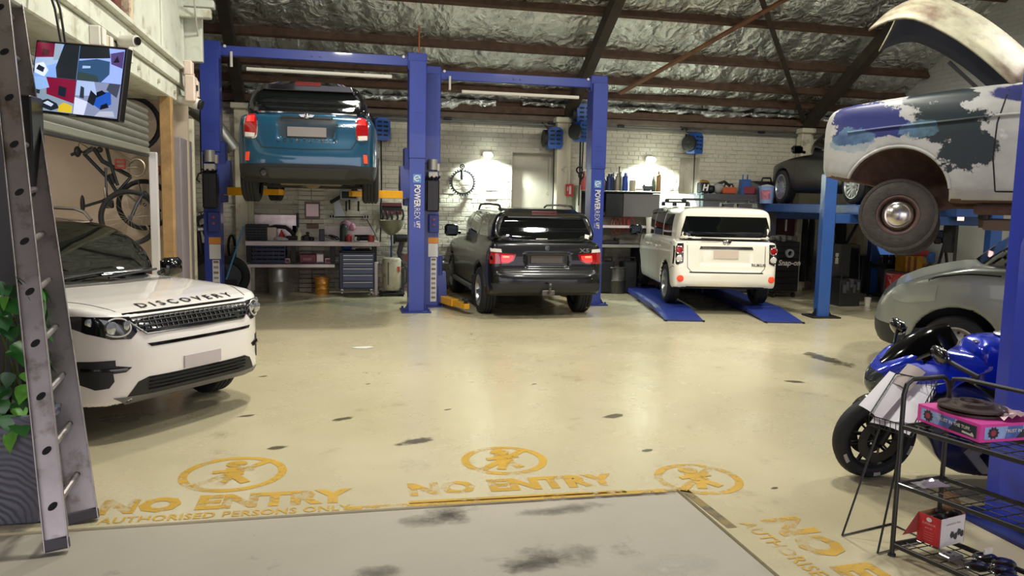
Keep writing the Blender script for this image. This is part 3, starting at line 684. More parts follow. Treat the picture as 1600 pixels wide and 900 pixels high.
# grille with black frame, mesh bars and badge
g = B.patch('grille', [(-.64, 1.0), (.64, 1.0), (.63, .93), (.50, .835), (-.50, .835), (-.63, .93)], '+x', GBLK, off=.006)
mb = MB()
for z in (.862, .895, .928, .962): 
    hw = .50+(z-.835)*.85; pts = [B.cast(hw*t, z, '+x', .012) for t in np.linspace(-1, 1, 15)]; mb.tube(pts, .007, 6)
for t in np.linspace(-.55, .55, 23): mb.tube([B.cast(float(t), z, '+x', .012) for z in (.86, .9, .965)], .004, 4)
mb.ob('grille_bar', M('grille_grey', '#3a3b3d', .35, .6), g)
mb = MB(); mb.tube([B.cast(y, z, '+x', .012) for y, z in ((-.63, .945), (-.50, .838), (0, .832), (.50, .838), (.63, .945))], .009, 6); mb.ob('chrome_strip', M('smoked_chrome', '#77777a', .2, 1), g)
mb = MB(); p = B.cast(.42, .87, '+x', .02); mb.lathe([(.001, .006), (.03, 0)], p, (1, 0, 0), 14, caps=False, sc=(.6, 1.2)); mb.ob('badge', M('badge_green', '#23302a', .3), g)
B.text('bonnet_lettering', 'DISCOVERY', (-.245, .05), '+z', .125, M('letter_black', '#0c0c0e', .3), sp=1.62, bold=.0025, off=.006)
for sg in (-1, 1):
    o = B.patch('headlamp', [(sg*.60, .975), (sg*.74, .985), (sg*.88, .995), (sg*.945, .98), (sg*.935, .93), (sg*.86, .865), (sg*.74, .815), (sg*.62, .81), (sg*.57, .86), (sg*.585, .93)], '+x', M('lamp_cavity', '#15161a', .08, coat=1), off=.006, step=.022)
    mb = MB(); p = B.cast(sg*.735, .905, '+x', .01); mb.lathe([(.048, -.02), (.05, .006), (.03, .012), (.001, .016)], p, (1, 0, 0), 20, caps=False); q = B.cast(sg*.635, .915, '+x', .008); mb.lathe([(.036, -.02), (.038, .004), (.02, .01), (.001, .012)], q, (1, 0, 0), 16, caps=False); q2 = B.cast(sg*.84, .95, '+x', .006); mb.lathe([(.03, -.02), (.03, .004), (.001, .01)], q2, (1, 0, 0), 14, caps=False); mb.ob('lamp_lens', M('projector_lens', '#a7acb2', .06, .7, coat=1), o)
    mb = MB(); mb.tube([B.cast(sg*(.70+.085*math.cos(a)), .903+.067*math.sin(a), '+x', .012) for a in np.linspace(.9, 5.6, 18)], .0065, 6); mb.ob('light_ring', CLEAR, o)
    o = B.patch('fog_recess', [(sg*.72, .655), (sg*.89, .65), (sg*.925, .60), (sg*.90, .55), (sg*.885, .47), (sg*.83, .43), (sg*.76, .44), (sg*.73, .49), (sg*.735, .55), (sg*.66, .555), (sg*.62, .59), (sg*.72, .61)], '+x', BPLAS, off=.005, step=.022)
    mb = MB(); mb.tube([B.cast(sg*y, z, '+x', .012) for y, z in ((.65, .58), (.74, .58), (.88, .585))], .014, 6); mb.ob('fog_bar', GBLK, o)
B.patch('bumper_slot', [(-.50, .762), (.60, .762), (.58, .738), (-.47, .735)], '+x', GBLK, off=.004, step=.05)
o = B.patch('lower_intake', [(-.50, .50), (.50, .50), (.58, .47), (.66, .355), (-.66, .355), (-.58, .47)], '+x', BPLAS, off=.005, step=.06)
mb = MB()
for z in (.40, .43, .46, .49): mb.tube([B.cast(float(t), z, '+x', .010) for t in np.linspace(-.5, .5, 17)], .006, 5)
mb.ob('mesh_bar', GBLK, o)
o = B.patch('skid_plate', [(-.74, .36), (.74, .36), (.62, .29), (-.62, .29)], '+x', M('satin_grey_plastic', '#6b686a', .45), off=.012, step=.06)
o = B.patch('number_plate', [(-.19, .615), (.19, .615), (.19, .515), (-.19, .515)], '+x', M('blurred_pale_plate', '#b7aeb0', .5, var=.06), off=.014)
mb = MB()
B.seam(mb, [(-.2, .66), (-.6, .82), (-1.2, .86)], '+z', .008); B.seam(mb, [(-.2, -.66), (-.6, -.82), (-1.2, -.86)], '+z', .008)
B.seam(mb, [(-1.45, .45), (-1.5, .8), (-1.55, 1.15)], '+y'); B.seam(mb, [(-2.58, .45), (-2.58, 1.16)], '+y')
mb.ob('panel_gap', GAP, c, smooth=0)
for sx in (-.87, -3.6):
    for sg in (-1, 1): wheel(c, (sx, sg*.83, .36), .36, .235, .25, sg, 'spokes', 10, steer=R(-8) if sx > -1 else 0)

# ---------------------------------------------------------------- blue hatchback up on the first lift
BLUE = M('metallic_teal_blue', '#174863', .25, .35, coat=1., var=.08, vscale=200)
mini = c = thing('hatchback', 'metallic blue hatchback raised high on the two-post lift', 'car', (-.347, 10.394, 1.721), R(87.4))
B = Body('body_shell', c, [BLUE, DARK, GBLK, BPLAS],
    dict(side=[(.10, .30), (.02, .42), (0, .58), (.03, .70), (.06, .85), (.07, 1.0), (.12, 1.13), (.5, 1.14), (2.9, 1.08), (3.3, 1.0), (3.95, .93), (4.2, .8), (4.3, .6), (4.25, .3), (3.9, .2), (.5, .24)],
         plan=[(-.01, 0), (0, .5), (.04, .70), (.13, .82), (.35, .89), (.8, .915), (3.4, .915), (4.0, .85), (4.25, .6), (4.3, 0)],
         sec=[(0, .18), (.80, .2), (.885, .35), (.915, .6), (.905, .85), (.86, 1.02), (.78, 1.13), (0, 1.17)], r=.07),
    dict(side=[(.11, 1.05), (.36, 1.42), (.28, 1.50), (.45, 1.545), (1.2, 1.56), (2.2, 1.52), (2.7, 1.35), (3.2, 1.0)], plan=[(.1, 0), (.115, .56), (.19, .72), (.46, .80), (2.4, .81), (3.1, .66), (3.2, 0)],
         sec=[(0, 1.0), (.87, 1.0), (.80, 1.18), (.69, 1.42), (.60, 1.52), (.42, 1.56), (0, 1.58)]),
    arches=[(.87, .34, .385, .60), (3.54, .34, .385, .60)], res=.025,
    cuts=[lambda X, Y, Z: np.maximum(np.maximum(np.abs(Y)-.34-.10*(Z-.9), np.abs(Z-.945)-.125), X-.075)],
    fmat=lambda c3, n, mi: np.where((c3[:, 2] > 1.145), 2, np.where((c3[:, 2] < .475) & (mi == 0), 3, mi)))
B.patch('rear_window', [(-.66, 1.155), (.66, 1.155), (.62, 1.36), (.56, 1.44), (-.56, 1.44), (-.62, 1.36)], '-x', GLASS, off=.006)
for ax in ('+y', '-y'):
    for w in ([(.45, 1.17), (1.15, 1.16), (1.15, 1.46), (.6, 1.43)], [(1.2, 1.16), (2.0, 1.15), (2.0, 1.47), (1.2, 1.47)], [(2.05, 1.15), (2.85, 1.13), (2.45, 1.42), (2.05, 1.46)]): B.patch('side_window', w, ax, GLASS, step=.12)
o = B.patch('spoiler', [(-.56, 1.53), (.56, 1.53), (.57, 1.465), (-.57, 1.465)], '-x', GBLK, off=.035, th=.06); 
B.patch('brake_light', [(-.16, 1.515), (.16, 1.515), (.16, 1.485), (-.16, 1.485)], '-x', M('dark_red_lens', '#4a0f14', .2, coat=.5), off=.04, parent=o)
B.patch('plate_recess', [(-.36, 1.07), (.36, 1.07), (.37, 1.0), (.33, .84), (.28, .82), (-.28, .82), (-.33, .84), (-.37, 1.0)], '-x', M('recess_dark_blue', '#0d2330', .35, coat=.5), off=.002, step=.05)
B.patch('number_plate', [(-.24, .955), (.24, .955), (.24, .835), (-.24, .835)], '-x', PLATE, off=.02)
mb = MB(); B.patch('', [(-.32, 1.075), (.32, 1.075), (.30, 1.055), (-.30, 1.055)], '-x', None, mb=mb, off=.03, th=.05); mb.ob('chrome_handle', CHROME, c)
mb = MB(); p = B.cast(0, 1.075, '-x', .05); mb.lathe([(.034, 0), (.034, .008), (.02, .014), (.001, .015)], p, (-1, 0, 0), 20, caps=False)
for sg in (-1, 1): mb.add([p+V(0, sg*.03, .018), p+V(0, sg*.10, .012), p+V(0, sg*.07, -.018), p+V(0, sg*.03, -.02)], [(0, 1, 2, 3) if sg < 0 else (3, 2, 1, 0)])
mb.ob('winged_badge', CHROME, c)
B.text('tailgate_lettering', 'COUNTRYMAN', (0, .785), '-x', .058, CHROME, sp=2.3, bold=.002, off=.006, flip=-1)
B.text('model_badge', 'COOPER', (-.46, .985), '-x', .052, CHROME, sp=1.05, bold=.0015, off=.006, flip=-1)
for sg in (-1, 1):
    pts = [(sg*.60, 1.11), (sg*.72, 1.10), (sg*.765, 1.04), (sg*.77, .85), (sg*.755, .80), (sg*.63, .79), (sg*.60, .84)]
    f = B.patch('tail_lamp_surround', pts, '-x', CHROME, off=.008, step=.04, sm=1)
    k = [(sg*.685+(a-sg*.685)*.86, .95+(b-.95)*.90) for a, b in pts]
    B.patch('red_lens', k, '-x', REDL, off=.02, th=.02, step=.04, sm=1, parent=f)
    B.patch('reverse_lens', [(sg*.63, .86), (sg*.745, .87), (sg*.745, .815), (sg*.64, .81)], '-x', CLEAR, off=.024, step=.04, parent=f)
    B.patch('bright_lens', [(sg*.635, 1.07), (sg*.72, 1.065), (sg*.73, 1.0), (sg*.64, 1.0)], '-x', REDB, off=.024, step=.04, parent=f)
    B.patch('reflector', [(sg*.70, .63), (sg*.745, .625), (sg*.755, .52), (sg*.71, .52)], '-x', ORANGE, off=.008, step=.04)
mb = MB(); B.seam(mb, [(-.60, 1.12), (-.62, .80), (-.55, .69), (0, .675), (.55, .69), (.62, .80), (.60, 1.12)], '-x', .009); mb.ob('panel_gap', GAP, c, smooth=0)
mb = MB(); B.patch('', [(-.76, .475), (-.55, .49), (.55, .49), (.76, .475), (.78, .36), (.5, .31), (-.5, .31), (-.78, .36)], '-x', None, mb=mb, off=.010, step=.06); mb.ob('rear_valance', BPLAS, c)
mb = MB(); B.patch('', [(-.52, .44), (.52, .44), (.46, .33), (-.46, .33)], '-x', None, mb=mb, off=.022, step=.06); mb.ob('diffuser', M('grey_plastic', '#2b2b2d', .6), c)
B.seam(mb := MB(), [(-.62, 1.145), (.62, 1.145)], '-x', .016, .008); mb.ob('waist_chrome', CHROME, c)
mb = MB(); mb.cyl((-.02, .53, .37), (.35, .53, .36), .045, n=18, caps=False); mb.cyl((.02, .53, .37), (.03, .53, .37), .04, n=18); mb.ob('exhaust_tip', M('dark_steel', '#4a4745', .35, .8), c)
mb = MB(); mb.sph((1.3, 0, 1.56), 1, (.11, .018, .07), 12, 8); mb.ob('aerial_fin', GBLK, c)
# underside seen from below
RUSTY = M('dusty_suspension', '#6a5f4e', .8, var=.3, vscale=9)
mb = MB(); mb.box((.55, 0, .30), (.5, .85, .09), b=.03, rot=Matrix.Rotation(.12, 3, 'Y')); mb.ob('exhaust_silencer', RUSTY, c)
mb = MB(); mb.sph((.95, 0, .30), .13, (1.1, 1, .9)); mb.cyl((.95, -.55, .29), (.95, .55, .29), .03, n=8); mb.ob('differential', RUSTY, c)
for sg in (-1, 1):
    mb = MB(); mb.tube([(.75, sg*.12, .25), (.82, sg*.4, .24), (.87, sg*.66, .27)], .028, 8); mb.tube([(1.2, sg*.3, .24), (.95, sg*.55, .22), (.87, sg*.66, .25)], .026, 8); mb.cyl((.7, sg*.48, .22), (.7, sg*.48, .48), .035, n=10); mb.ob('suspension_arm', DARK, c)
mb = MB(); mb.cyl((.02, .53, .36), (1.6, .45, .25), .028, n=10); mb.cyl((1.6, .2, .25), (3.2, .1, .24), .03, n=10); mb.ob('exhaust_pipe', RUSTY, c)
for sx in (.87, 3.54):
    for sg in (-1, 1): wheel(c, (sx, sg*.79, .335), .335, .225, .23, sg, 'spokes', 5)

# ---------------------------------------------------------------- black SUV on the floor
BLK = M('black_car_paint', '#060708', .28, coat=.45, spec=.35)
x5 = c = thing('suv', 'black SUV parked nose-in with lit red tail lamps and a towball', 'car', (3.159, 11.444, 0), R(90.6))
B = Body('body_shell', c, [BLK, DARK, BPLAS],
    dict(side=[(.14, .38), (.03, .45), (0, .60), (.04, .70), (.11, .76), (.13, 1.0), (.18, 1.22), (.6, 1.225), (3.0, 1.16), (3.4, 1.10), (4.3, 1.0), (4.58, .85), (4.66, .6), (4.6, .32), (4.2, .25), (.6, .30)],
         plan=[(-.01, 0), (0, .55), (.05, .78), (.17, .895), (.5, .935), (4.0, .935), (4.45, .8), (4.66, .4), (4.66, 0)],
         sec=[(0, .26), (.83, .28), (.91, .42), (.935, .7), (.925, .92), (.88, 1.10), (.82, 1.22), (0, 1.26)], r=.07),
    dict(side=[(.17, 1.12), (.44, 1.55), (.33, 1.62), (.5, 1.675), (1.2, 1.71), (2.0, 1.71), (2.5, 1.66), (3.3, 1.1)], plan=[(.15, 0), (.165, .60), (.24, .79), (.48, .865), (2.4, .87), (3.1, .74), (3.3, 0)],
         sec=[(0, 1.0), (.92, 1.02), (.885, 1.2), (.775, 1.5), (.70, 1.62), (.52, 1.69), (0, 1.73)]),
    arches=[(.93, .38, .43, .62), (3.75, .38, .43, .62)], res=.025,
    cuts=[lambda X, Y, Z: np.maximum(np.maximum(np.abs(Y)-.33, np.abs(Z-.90)-.10), X-.155)])
B.patch('rear_window', [(-.735, 1.215), (.735, 1.215), (.71, 1.36), (.645, 1.53), (.60, 1.575), (-.60, 1.575), (-.645, 1.53), (-.71, 1.36)], '-x', GLASS, off=.006)
o = B.patch('spoiler', [(-.60, 1.655), (.60, 1.655), (.64, 1.59), (-.64, 1.59)], '-x', BLK, off=.03, th=.07)
B.patch('brake_light', [(-.2, 1.63), (.2, 1.63), (.2, 1.605), (-.2, 1.605)], '-x', M('dark_red_lens', '#4a0f14', .2, coat=.5), off=.034, parent=o)
for ax in ('+y', '-y'):
    for w in ([(.55, 1.25), (1.25, 1.25), (1.25, 1.60), (.85, 1.57)], [(1.32, 1.25), (2.15, 1.24), (2.15, 1.61), (1.32, 1.605)], [(2.22, 1.24), (3.05, 1.20), (2.6, 1.53), (2.22, 1.605)]): B.patch('side_window', w, ax, GLASS, step=.12)
mirror_pod(c, .90, 2.95, 1.25, 1, GBLK, .26, .22); mirror_pod(c, -.90, 2.95, 1.25, -1, GBLK, .26, .22)
rails(c, .75, 2.6, .60, 1.665, BPLAS, .07)
for sg in (-1, 1):
    o = B.patch('tail_lamp', [(sg*.49, 1.0), (sg*.865, 1.03), (sg*.885, .95), (sg*.875, .855), (sg*.62, .86), (sg*.53, .90)], '-x', REDL, off=.01, step=.04)
    B.patch('lit_lens', [(sg*.54, .975), (sg*.72, .985), (sg*.72, .885), (sg*.60, .885), (sg*.55, .92)], '-x', M('lit_red_lens', '#ff2b33', .2, emit=2.2) if sg > 0 else M('glowing_red_lens', '#e5362c', .2, emit=.7), off=.015, step=.04, parent=o)
    B.patch('indicator_lens', [(sg*.72, 1.075), (sg*.865, 1.085), (sg*.865, 1.035), (sg*.71, 1.025)], '-x', CLEAR, off=.012, step=.04, parent=o)
    B.patch('reverse_lens', [(sg*.60, .972), (sg*.70, .975), (sg*.70, .945), (sg*.60, .945)], '-x', M('amber_clear_lens', '#d79a7c', .2, coat=1, emit=.2), off=.019, step=.04, parent=o)
mb = MB(); p = B.cast(-.0, 1.09, '-x', .012); mb.lathe([(.04, -.01), (.04, .004), (.034, .008), (.001, .008)], p, (-1, 0, 0), 20, caps=False); o = mb.ob('round_badge', M('badge_grey', '#50555a', .25, .6), c)
B.text('model_badge', 'X5', (-.60, 1.055), '-x', .085, M('dull_chrome', '#8e8a86', .25, .9), bold=.003, sp=1.1, flip=-1, wscale=1.5)
B.patch('number_plate', [(-.25, .985), (.25, .985), (.25, .865), (-.25, .865)], '-x', M('blurred_dark_plate', '#4a4242', .5), off=.012)
mb = MB(); B.patch('', [(-.40, 1.02), (.40, 1.02), (.40, 1.0), (-.40, 1.0)], '-x', None, mb=mb, off=.03, th=.03); mb.ob('tailgate_handle', GBLK, c)
mb = MB(); B.patch('', [(-.86, .56), (.86, .56), (.82, .44), (-.82, .44)], '-x', None, mb=mb, off=.012); mb.ob('bumper_insert', BPLAS, c)
mb = MB(); B.seam(mb, [(-.72, 1.2), (-.76, 1.03), (-.74, .80), (-.7, .755), (.7, .755), (.74, .80), (.76, 1.03), (.72, 1.2)], '-x', .009)
for x in (1.28, 2.18, 3.1): B.seam(mb, [(x, .55), (x, 1.23)], '+y')
B.seam(mb, [(.3, .62), (.9, .86)], '+y'); mb.ob('panel_gap', GAP, c, smooth=0)
mb = MB(); B.seam(mb, [(-.88, .70), (-.5, .695), (.5, .695), (.88, .70)], '-x', .012, .006); mb.ob('bumper_strip', M('satin_black', '#2a2b2e', .3), c)
mb = MB(); mb.tube([(.25, 0, .42), (.0, 0, .42), (-.07, 0, .46), (-.08, 0, .52)], .022, 8); mb.sph((-.08, 0, .55), .03); mb.box((.05, .0, .42), (.1, .2, .08), b=.01); mb.ob('towball', M('worn_steel', '#5d5b58', .45, .7), c)
B.patch('window_sticker', [(-.715, 1.285), (-.645, 1.30), (-.63, 1.25), (-.70, 1.235)], '-x', M('white_sticker', '#cfcbc6', .6), off=.01)
B.patch('window_sticker', [(-.03, 1.235), (.15, 1.235), (.15, 1.222), (-.03, 1.222)], '-x', M('white_sticker', '#cfcbc6', .6), off=.01)
for sx in (.93, 3.75):
    for sg in (-1, 1): wheel(c, (sx, sg*.79, .37), .37, .265, .25, sg, 'spokes', 7, lugs=0)
for sg in (-1, 1):
    mb = MB(); mb.box((1.30, sg*.80, .42), (.05, .3, .34), b=.01); mb.ob('mud_flap', BPLAS, c)
    mb = MB(); mb.tube([(1.4, sg*.93, .36), (3.3, sg*.93, .36)], .045, 8); mb.ob('side_step', M('step_grey', '#55575a', .4, .5), c)

# ---------------------------------------------------------------- white boxy wagon on the ramps
CREAMW = M('pearl_white_paint', '#e8e4d6', .2, coat=1.)
c = thing('boxy_wagon', 'cream white boxy wagon standing on low blue ramps with its bonnet open', 'car', (6.181, 11.60, .137), R(78.4))
B = Body('body_shell', c, [CREAMW, DARK],
    dict(side=[(.12, .30), (.02, .38), (0, .55), (.05, .62), (.07, .8), (.09, 1.0), (.12, 1.10), (3.1, 1.1), (3.9, 1.0), (4.18, .85), (4.25, .5), (4.2, .25), (3.9, .2), (.6, .24)],
         plan=[(-.01, 0), (0, .6), (.05, .79), (.16, .86), (.5, .88), (3.8, .88), (4.1, .78), (4.25, .4), (4.25, 0)],
         sec=[(0, .2), (.80, .22), (.87, .36), (.88, .6), (.875, .85), (.85, 1.03), (.80, 1.11), (0, 1.14)], r=.06),
    dict(side=[(.09, 1.0), (.19, 1.45), (.20, 1.57), (.3, 1.63), (1, 1.65), (2.2, 1.63), (2.55, 1.56), (3.2, 1.0)], plan=[(.06, 0), (.08, .6), (.17, .745), (.45, .79), (2.6, .79), (3.1, .6), (3.2, 0)],
         sec=[(0, .9), (.86, .92), (.83, 1.1), (.765, 1.42), (.70, 1.58), (.52, 1.645), (0, 1.67)], r=.05),
    arches=[(.72, .34, .375, .60), (3.32, .34, .375, .60)], res=.025,
    cuts=[lambda X, Y, Z: np.maximum(np.maximum(np.abs(Y)-.42, np.abs(Z-.845)-.14), X-.085), lambda X, Y, Z: np.maximum(np.maximum(np.abs(Y)-.60, Z-.29), X-.5)])
B.patch('rear_window', [(-.735, 1.085), (.735, 1.085), (.72, 1.25), (.66, 1.475), (-.66, 1.475), (-.72, 1.25)], '-x', GLASS, off=.006)
for ax in ('+y', '-y'):
    for w in ([(.62, 1.13), (1.25, 1.12), (1.25, 1.50), (.62, 1.5)], [(1.32, 1.12), (2.05, 1.11), (2.05, 1.5), (1.32, 1.5)], [(2.12, 1.11), (2.95, 1.09), (2.55, 1.47), (2.12, 1.5)]): B.patch('side_window', w, ax, GLASS, step=.12)
for sg, ax in ((1, '+y'), (-1, '-y')):
    mb = MB(); B.patch('', [(2.12, 1.50), (2.55, 1.47), (2.6, 1.53), (2.1, 1.555)], ax, None, mb=mb, off=.03); B.patch('', [(1.3, 1.5), (2.06, 1.5), (2.06, 1.555), (1.3, 1.555)], ax, None, mb=mb, off=.03); mb.ob('weather_shield', GBLK, c)
mirror_pod(c, .86, 2.85, 1.16, 1, GBLK, .25, .2); mirror_pod(c, -.86, 2.85, 1.16, -1, GBLK, .25, .2)
for sg in (-1, 1):
    mb = MB(); mb.box((1.5, sg*.56, 1.70), (2.0, .045, .03), b=.01)
    for x in (.52, 1.5, 2.45): mb.prism([(x-.10, 1.63), (x+.10, 1.63), (x+.06, 1.70), (x-.06, 1.70)], 'y', sg*.56-.022, sg*.56+.022)
    mb.ob('roof_rail', BPLAS, c)
for x in (.75, 2.1):
    mb = MB(); mb.box((x, 0, 1.755), (.07, 1.2, .03), b=.012)
    for sg in (-1, 1): mb.box((x, sg*.57, 1.735), (.12, .07, .06), b=.015)
    mb.ob('cross_bar', BPLAS, c)
for sg in (-1, 1):
    pts = [(sg*.70, 1.035), (sg*.835, 1.035), (sg*.845, .70), (sg*.79, .69), (sg*.70, .73)]
    o = B.patch('tail_lamp', pts, '-x', M('lamp_smoked', '#22191c', .1, coat=1), off=.01, step=.04)
    for z, r, mt in ((.93, .06, REDL), (.79, .052, CLEAR)):
        p = B.cast(sg*.765, z, '-x', .014); mb = MB(); mb.lathe([(r, -.012), (r, .004), (r*.8, .014), (.001, .018)], p, (-1, 0, 0), 18, caps=False); mb.ob('round_lens', mt, o)
        mb = MB(); mb.tube([p+V(-.004, math.cos(a)*r, math.sin(a)*r) for a in np.linspace(0, 6.28, 20)[:-1]], .006, 5, closed=True); mb.ob('chrome_ring', CHROME, o)
    p = B.cast(sg*.74, .47, '-x', .006); mb = MB(); mb.lathe([(.055, -.02), (.055, .004), (.04, .012), (.001, .014)], p, (-1, 0, 0), 18, caps=False); mb.ob('reflector', ORANGE, c)
mb = MB(); B.patch('', [(-.42, .995), (.42, .995), (.44, .95), (-.44, .95)], '-x', None, mb=mb, off=.012, th=.05); mb.ob('chrome_handle', CHROME, c)
mb = MB(); p = B.cast(0, 1.055, '-x', .012)
for a, b, dz in ((.055, .036, 0), (.022, .034, 0), (.045, .014, .015)): mb.tube([p+V(0, math.cos(t)*a, math.sin(t)*b+dz) for t in np.linspace(0, 6.28, 20)[:-1]], .006, 5, closed=True)
mb.ob('oval_badge', CHROME, c)
B.text('model_badge', 'RUKUS', (-.53, .70), '-x', .06, M('dull_chrome', '#8e8a86', .25, .9), bold=.002, flip=-1, wscale=1.25)
B.patch('number_plate', [(-.20, .93), (.20, .93), (.20, .80), (-.20, .80)], '-x', M('blurred_cream_plate', '#c9b9ab', .5), off=.012)
mb = MB(); B.seam(mb, [(-.64, 1.06), (-.63, .65), (-.56, .575), (.56, .575), (.63, .65), (.64, 1.06)], '-x', .009); B.seam(mb, [(-.60, .573), (.60, .573)], '-x', .02, .003)
for x in (1.28, 2.08, 2.95): B.seam(mb, [(x, .40), (x, 1.1)], '+y')
B.seam(mb, [(.06, .64), (.18, .66), (.36, .6)], '+y'); mb.ob('panel_gap', GAP, c, smooth=0)
mb = MB(); mb.tube([B.cast(-.02, 1.075, '-x', .03), B.cast(.18, 1.12, '-x', .035), B.cast(.42, 1.125, '-x', .035)], .012, 6); mb.sph(B.cast(-.05, 1.07, '-x', .02), .03); mb.ob('wiper', BPLAS, c)
mb = MB()
for x in (1.42, 2.2): mb.box((x, .89, .93), (.17, .03, .035), b=.012)
mb.ob('door_handle', CREAMW, c)
# open bonnet
vs = []; fs = []; n1, n2 = 8, 11
for i in range(n1):
    for j in range(n2):
        u = i/(n1-1); v = -1+2*j/(n2-1); vs.append((3.12+u*.5+.03*u*u, v*(.74-.05*u), 1.10+u*.86-.10*u*u-.05*v*v))
fs = [(i*n2+j, i*n2+j+1, (i+1)*n2+j+1, (i+1)*n2+j) for i in range(n1-1) for j in range(n2-1)]
mb = MB(); mb.add(vs, fs); o = mb.ob('open_bonnet', CREAMW, c, smooth=60); md = o.modifiers.new('thick', 'SOLIDIFY'); md.thickness = .025
for sx in (.72, 3.32):
    for sg in (-1, 1): wheel(c, (sx, sg*.755, .325), .325, .215, .235, sg, 'spokes', 8)

# ---------------------------------------------------------------- dark sedan on the four-post lift
CHAR = M('charcoal_paint', '#060709', .3, coat=.4, spec=.35)
c = thing('sedan', 'dark charcoal sedan with silver multi-spoke wheels parked up on the four-post lift', 'car', (9.66, 14.98, 1.86), R(82.5))
B = Body('body_shell', c, [CHAR, DARK],
    dict(side=[(-.10, .25), (0, .45), (-.05, .65), (-.2, .75), (-.9, .87), (-1.35, .92), (-3.9, .98), (-4.5, .95), (-4.6, .6), (-4.5, .3), (-3.9, .22), (-.6, .2)],
         plan=[(.02, 0), (-.03, .5), (-.2, .78), (-.5, .9), (-1, .91), (-3.9, .91), (-4.4, .8), (-4.6, .4), (-4.6, 0)], sec=[(0, .18), (.80, .2), (.89, .36), (.91, .6), (.88, .8), (.8, .95), (0, 1.0)], r=.07),
    dict(side=[(-1.2, .85), (-1.9, 1.28), (-2.3, 1.40), (-3.0, 1.42), (-3.7, 1.3), (-4.2, .95)], plan=[(-1.2, 0), (-1.25, .5), (-1.6, .68), (-2, .72), (-3.6, .72), (-4.1, .6), (-4.2, 0)], sec=[(0, .8), (.84, .82), (.78, .98), (.64, 1.3), (.5, 1.4), (0, 1.44)]),
    arches=[(-.88, .32, .37, .6), (-3.62, .32, .37, .6)], res=.03)
for ax in ('+y', '-y'):
    for w in ([(-1.75, .99), (-2.55, 1.0), (-2.55, 1.32), (-2.3, 1.31)], [(-2.6, 1.0), (-3.4, 1.01), (-3.3, 1.30), (-2.6, 1.33)]): B.patch('side_window', w, ax, GLASS, step=.12)
B.patch('windscreen', [(-.62, .97), (.62, .97), (.52, 1.32), (-.52, 1.32)], '+x', GLASS)
mirror_pod(c, .76, -1.52, 1.02, 1, CHAR, .22, .15)
for x in (-1.45, -2.58): mb = MB(); B.seam(mb, [(x, .3), (x, .95)], '+y'); mb.ob('panel_gap', GAP, c, smooth=0)
mb = MB(); B.seam(mb, [(-1.7, .965), (-3.6, .985)], '+y', .02, .006); mb.ob('window_chrome', CHROME, c)
for sx in (-.88, -3.62):
    for sg in (-1, 1): wheel(c, (sx, sg*.80, .33), .33, .225, .24, sg, 'spokes', 16)

# ---------------------------------------------------------------- silver van
SILV = M('silver_grey_paint', '#83867f', .34, .2, coat=.5)
wv = V((6.363,7.133,0.345)); th = R(180-40); h = V(math.cos(th), math.sin(th), 0); l = V(-math.sin(th), math.cos(th), 0)
wv = wv+V(.16, .0, 0); pos = wv-h*(-.84)-l*.84; c = thing('van', 'silver grey van with steel wheels parked behind the blue motorcycle', 'van', (pos.x, pos.y, 0), th)
B = Body('body_shell', c, [SILV, DARK, BPLAS],
    dict(side=[(-.12, .25), (-.02, .35), (0, .5), (-.04, .68), (-.14, .86), (-.4, 1.03), (-.75, 1.14), (-1.05, 1.21), (-5.0, 1.25), (-5.1, .6), (-5.0, .3), (-.6, .24)],
         plan=[(.02, 0), (-.06, .4), (-.22, .68), (-.45, .86), (-.8, .94), (-1.2, .96), (-4.8, .96), (-5.1, .85), (-5.1, 0)], sec=[(0, .2), (.88, .22), (.94, .4), (.96, .7), (.95, .95), (.90, 1.15), (.8, 1.25), (0, 1.28)], r=.07),
    dict(side=[(-.9, 1.08), (-1.35, 1.47), (-1.75, 1.70), (-2.1, 1.78), (-3, 1.80), (-4.9, 1.78), (-5.05, 1.1)], plan=[(-.9, 0), (-.95, .5), (-1.25, .78), (-1.8, .84), (-4.9, .86), (-5.05, .7), (-5.05, 0)], sec=[(0, 1), (.94, 1.05), (.91, 1.2), (.84, 1.55), (.76, 1.72), (.6, 1.80), (0, 1.82)]),
    arches=[(-.84, .34, .42, .62), (-4.1, .34, .42, .62)], res=.025)
B.patch('front_window', [(-1.28, 1.20), (-2.2, 1.24), (-2.2, 1.64), (-1.95, 1.63), (-1.6, 1.48)], '+y', GLASS, off=.005, step=.1)
B.patch('windscreen', [(-.76, 1.22), (.76, 1.22), (.68, 1.66), (-.68, 1.66)], '+x', GLASS, off=.005, step=.1)
B.patch('side_window', [(-2.35, 1.24), (-3.6, 1.25), (-3.6, 1.63), (-2.35, 1.64)], '+y', GLASS, off=.005, step=.12)
o = B.patch('headlamp', [(.60, .94), (.80, 1.0), (.90, .99), (.90, .82), (.80, .76), (.66, .78)], '+x', M('van_lamp', '#8f948e', .2, .2, coat=.6), off=.006, step=.05)
B.patch('headlamp', [(-.60, .94), (-.80, 1.0), (-.90, .99), (-.90, .82), (-.80, .76), (-.66, .78)], '+x', M('van_lamp', '#8f948e', .2, .2, coat=.6), off=.006, step=.05)
B.patch('grille', [(-.5, .92), (.5, .92), (.46, .80), (-.46, .80)], '+x', BPLAS)
B.patch('lower_bumper', [(-.86, .50), (.86, .50), (.84, .28), (-.84, .28)], '+x', BPLAS, off=.006)
mirror_pod(c, .90, -1.5, 1.36, 1, GBLK, .22, .26)
o = B.patch('side_repeater', [(-1.28, 1.0), (-1.40, 1.0), (-1.41, .96), (-1.29, .96)], '+y', CLEAR, off=.008, step=.03)
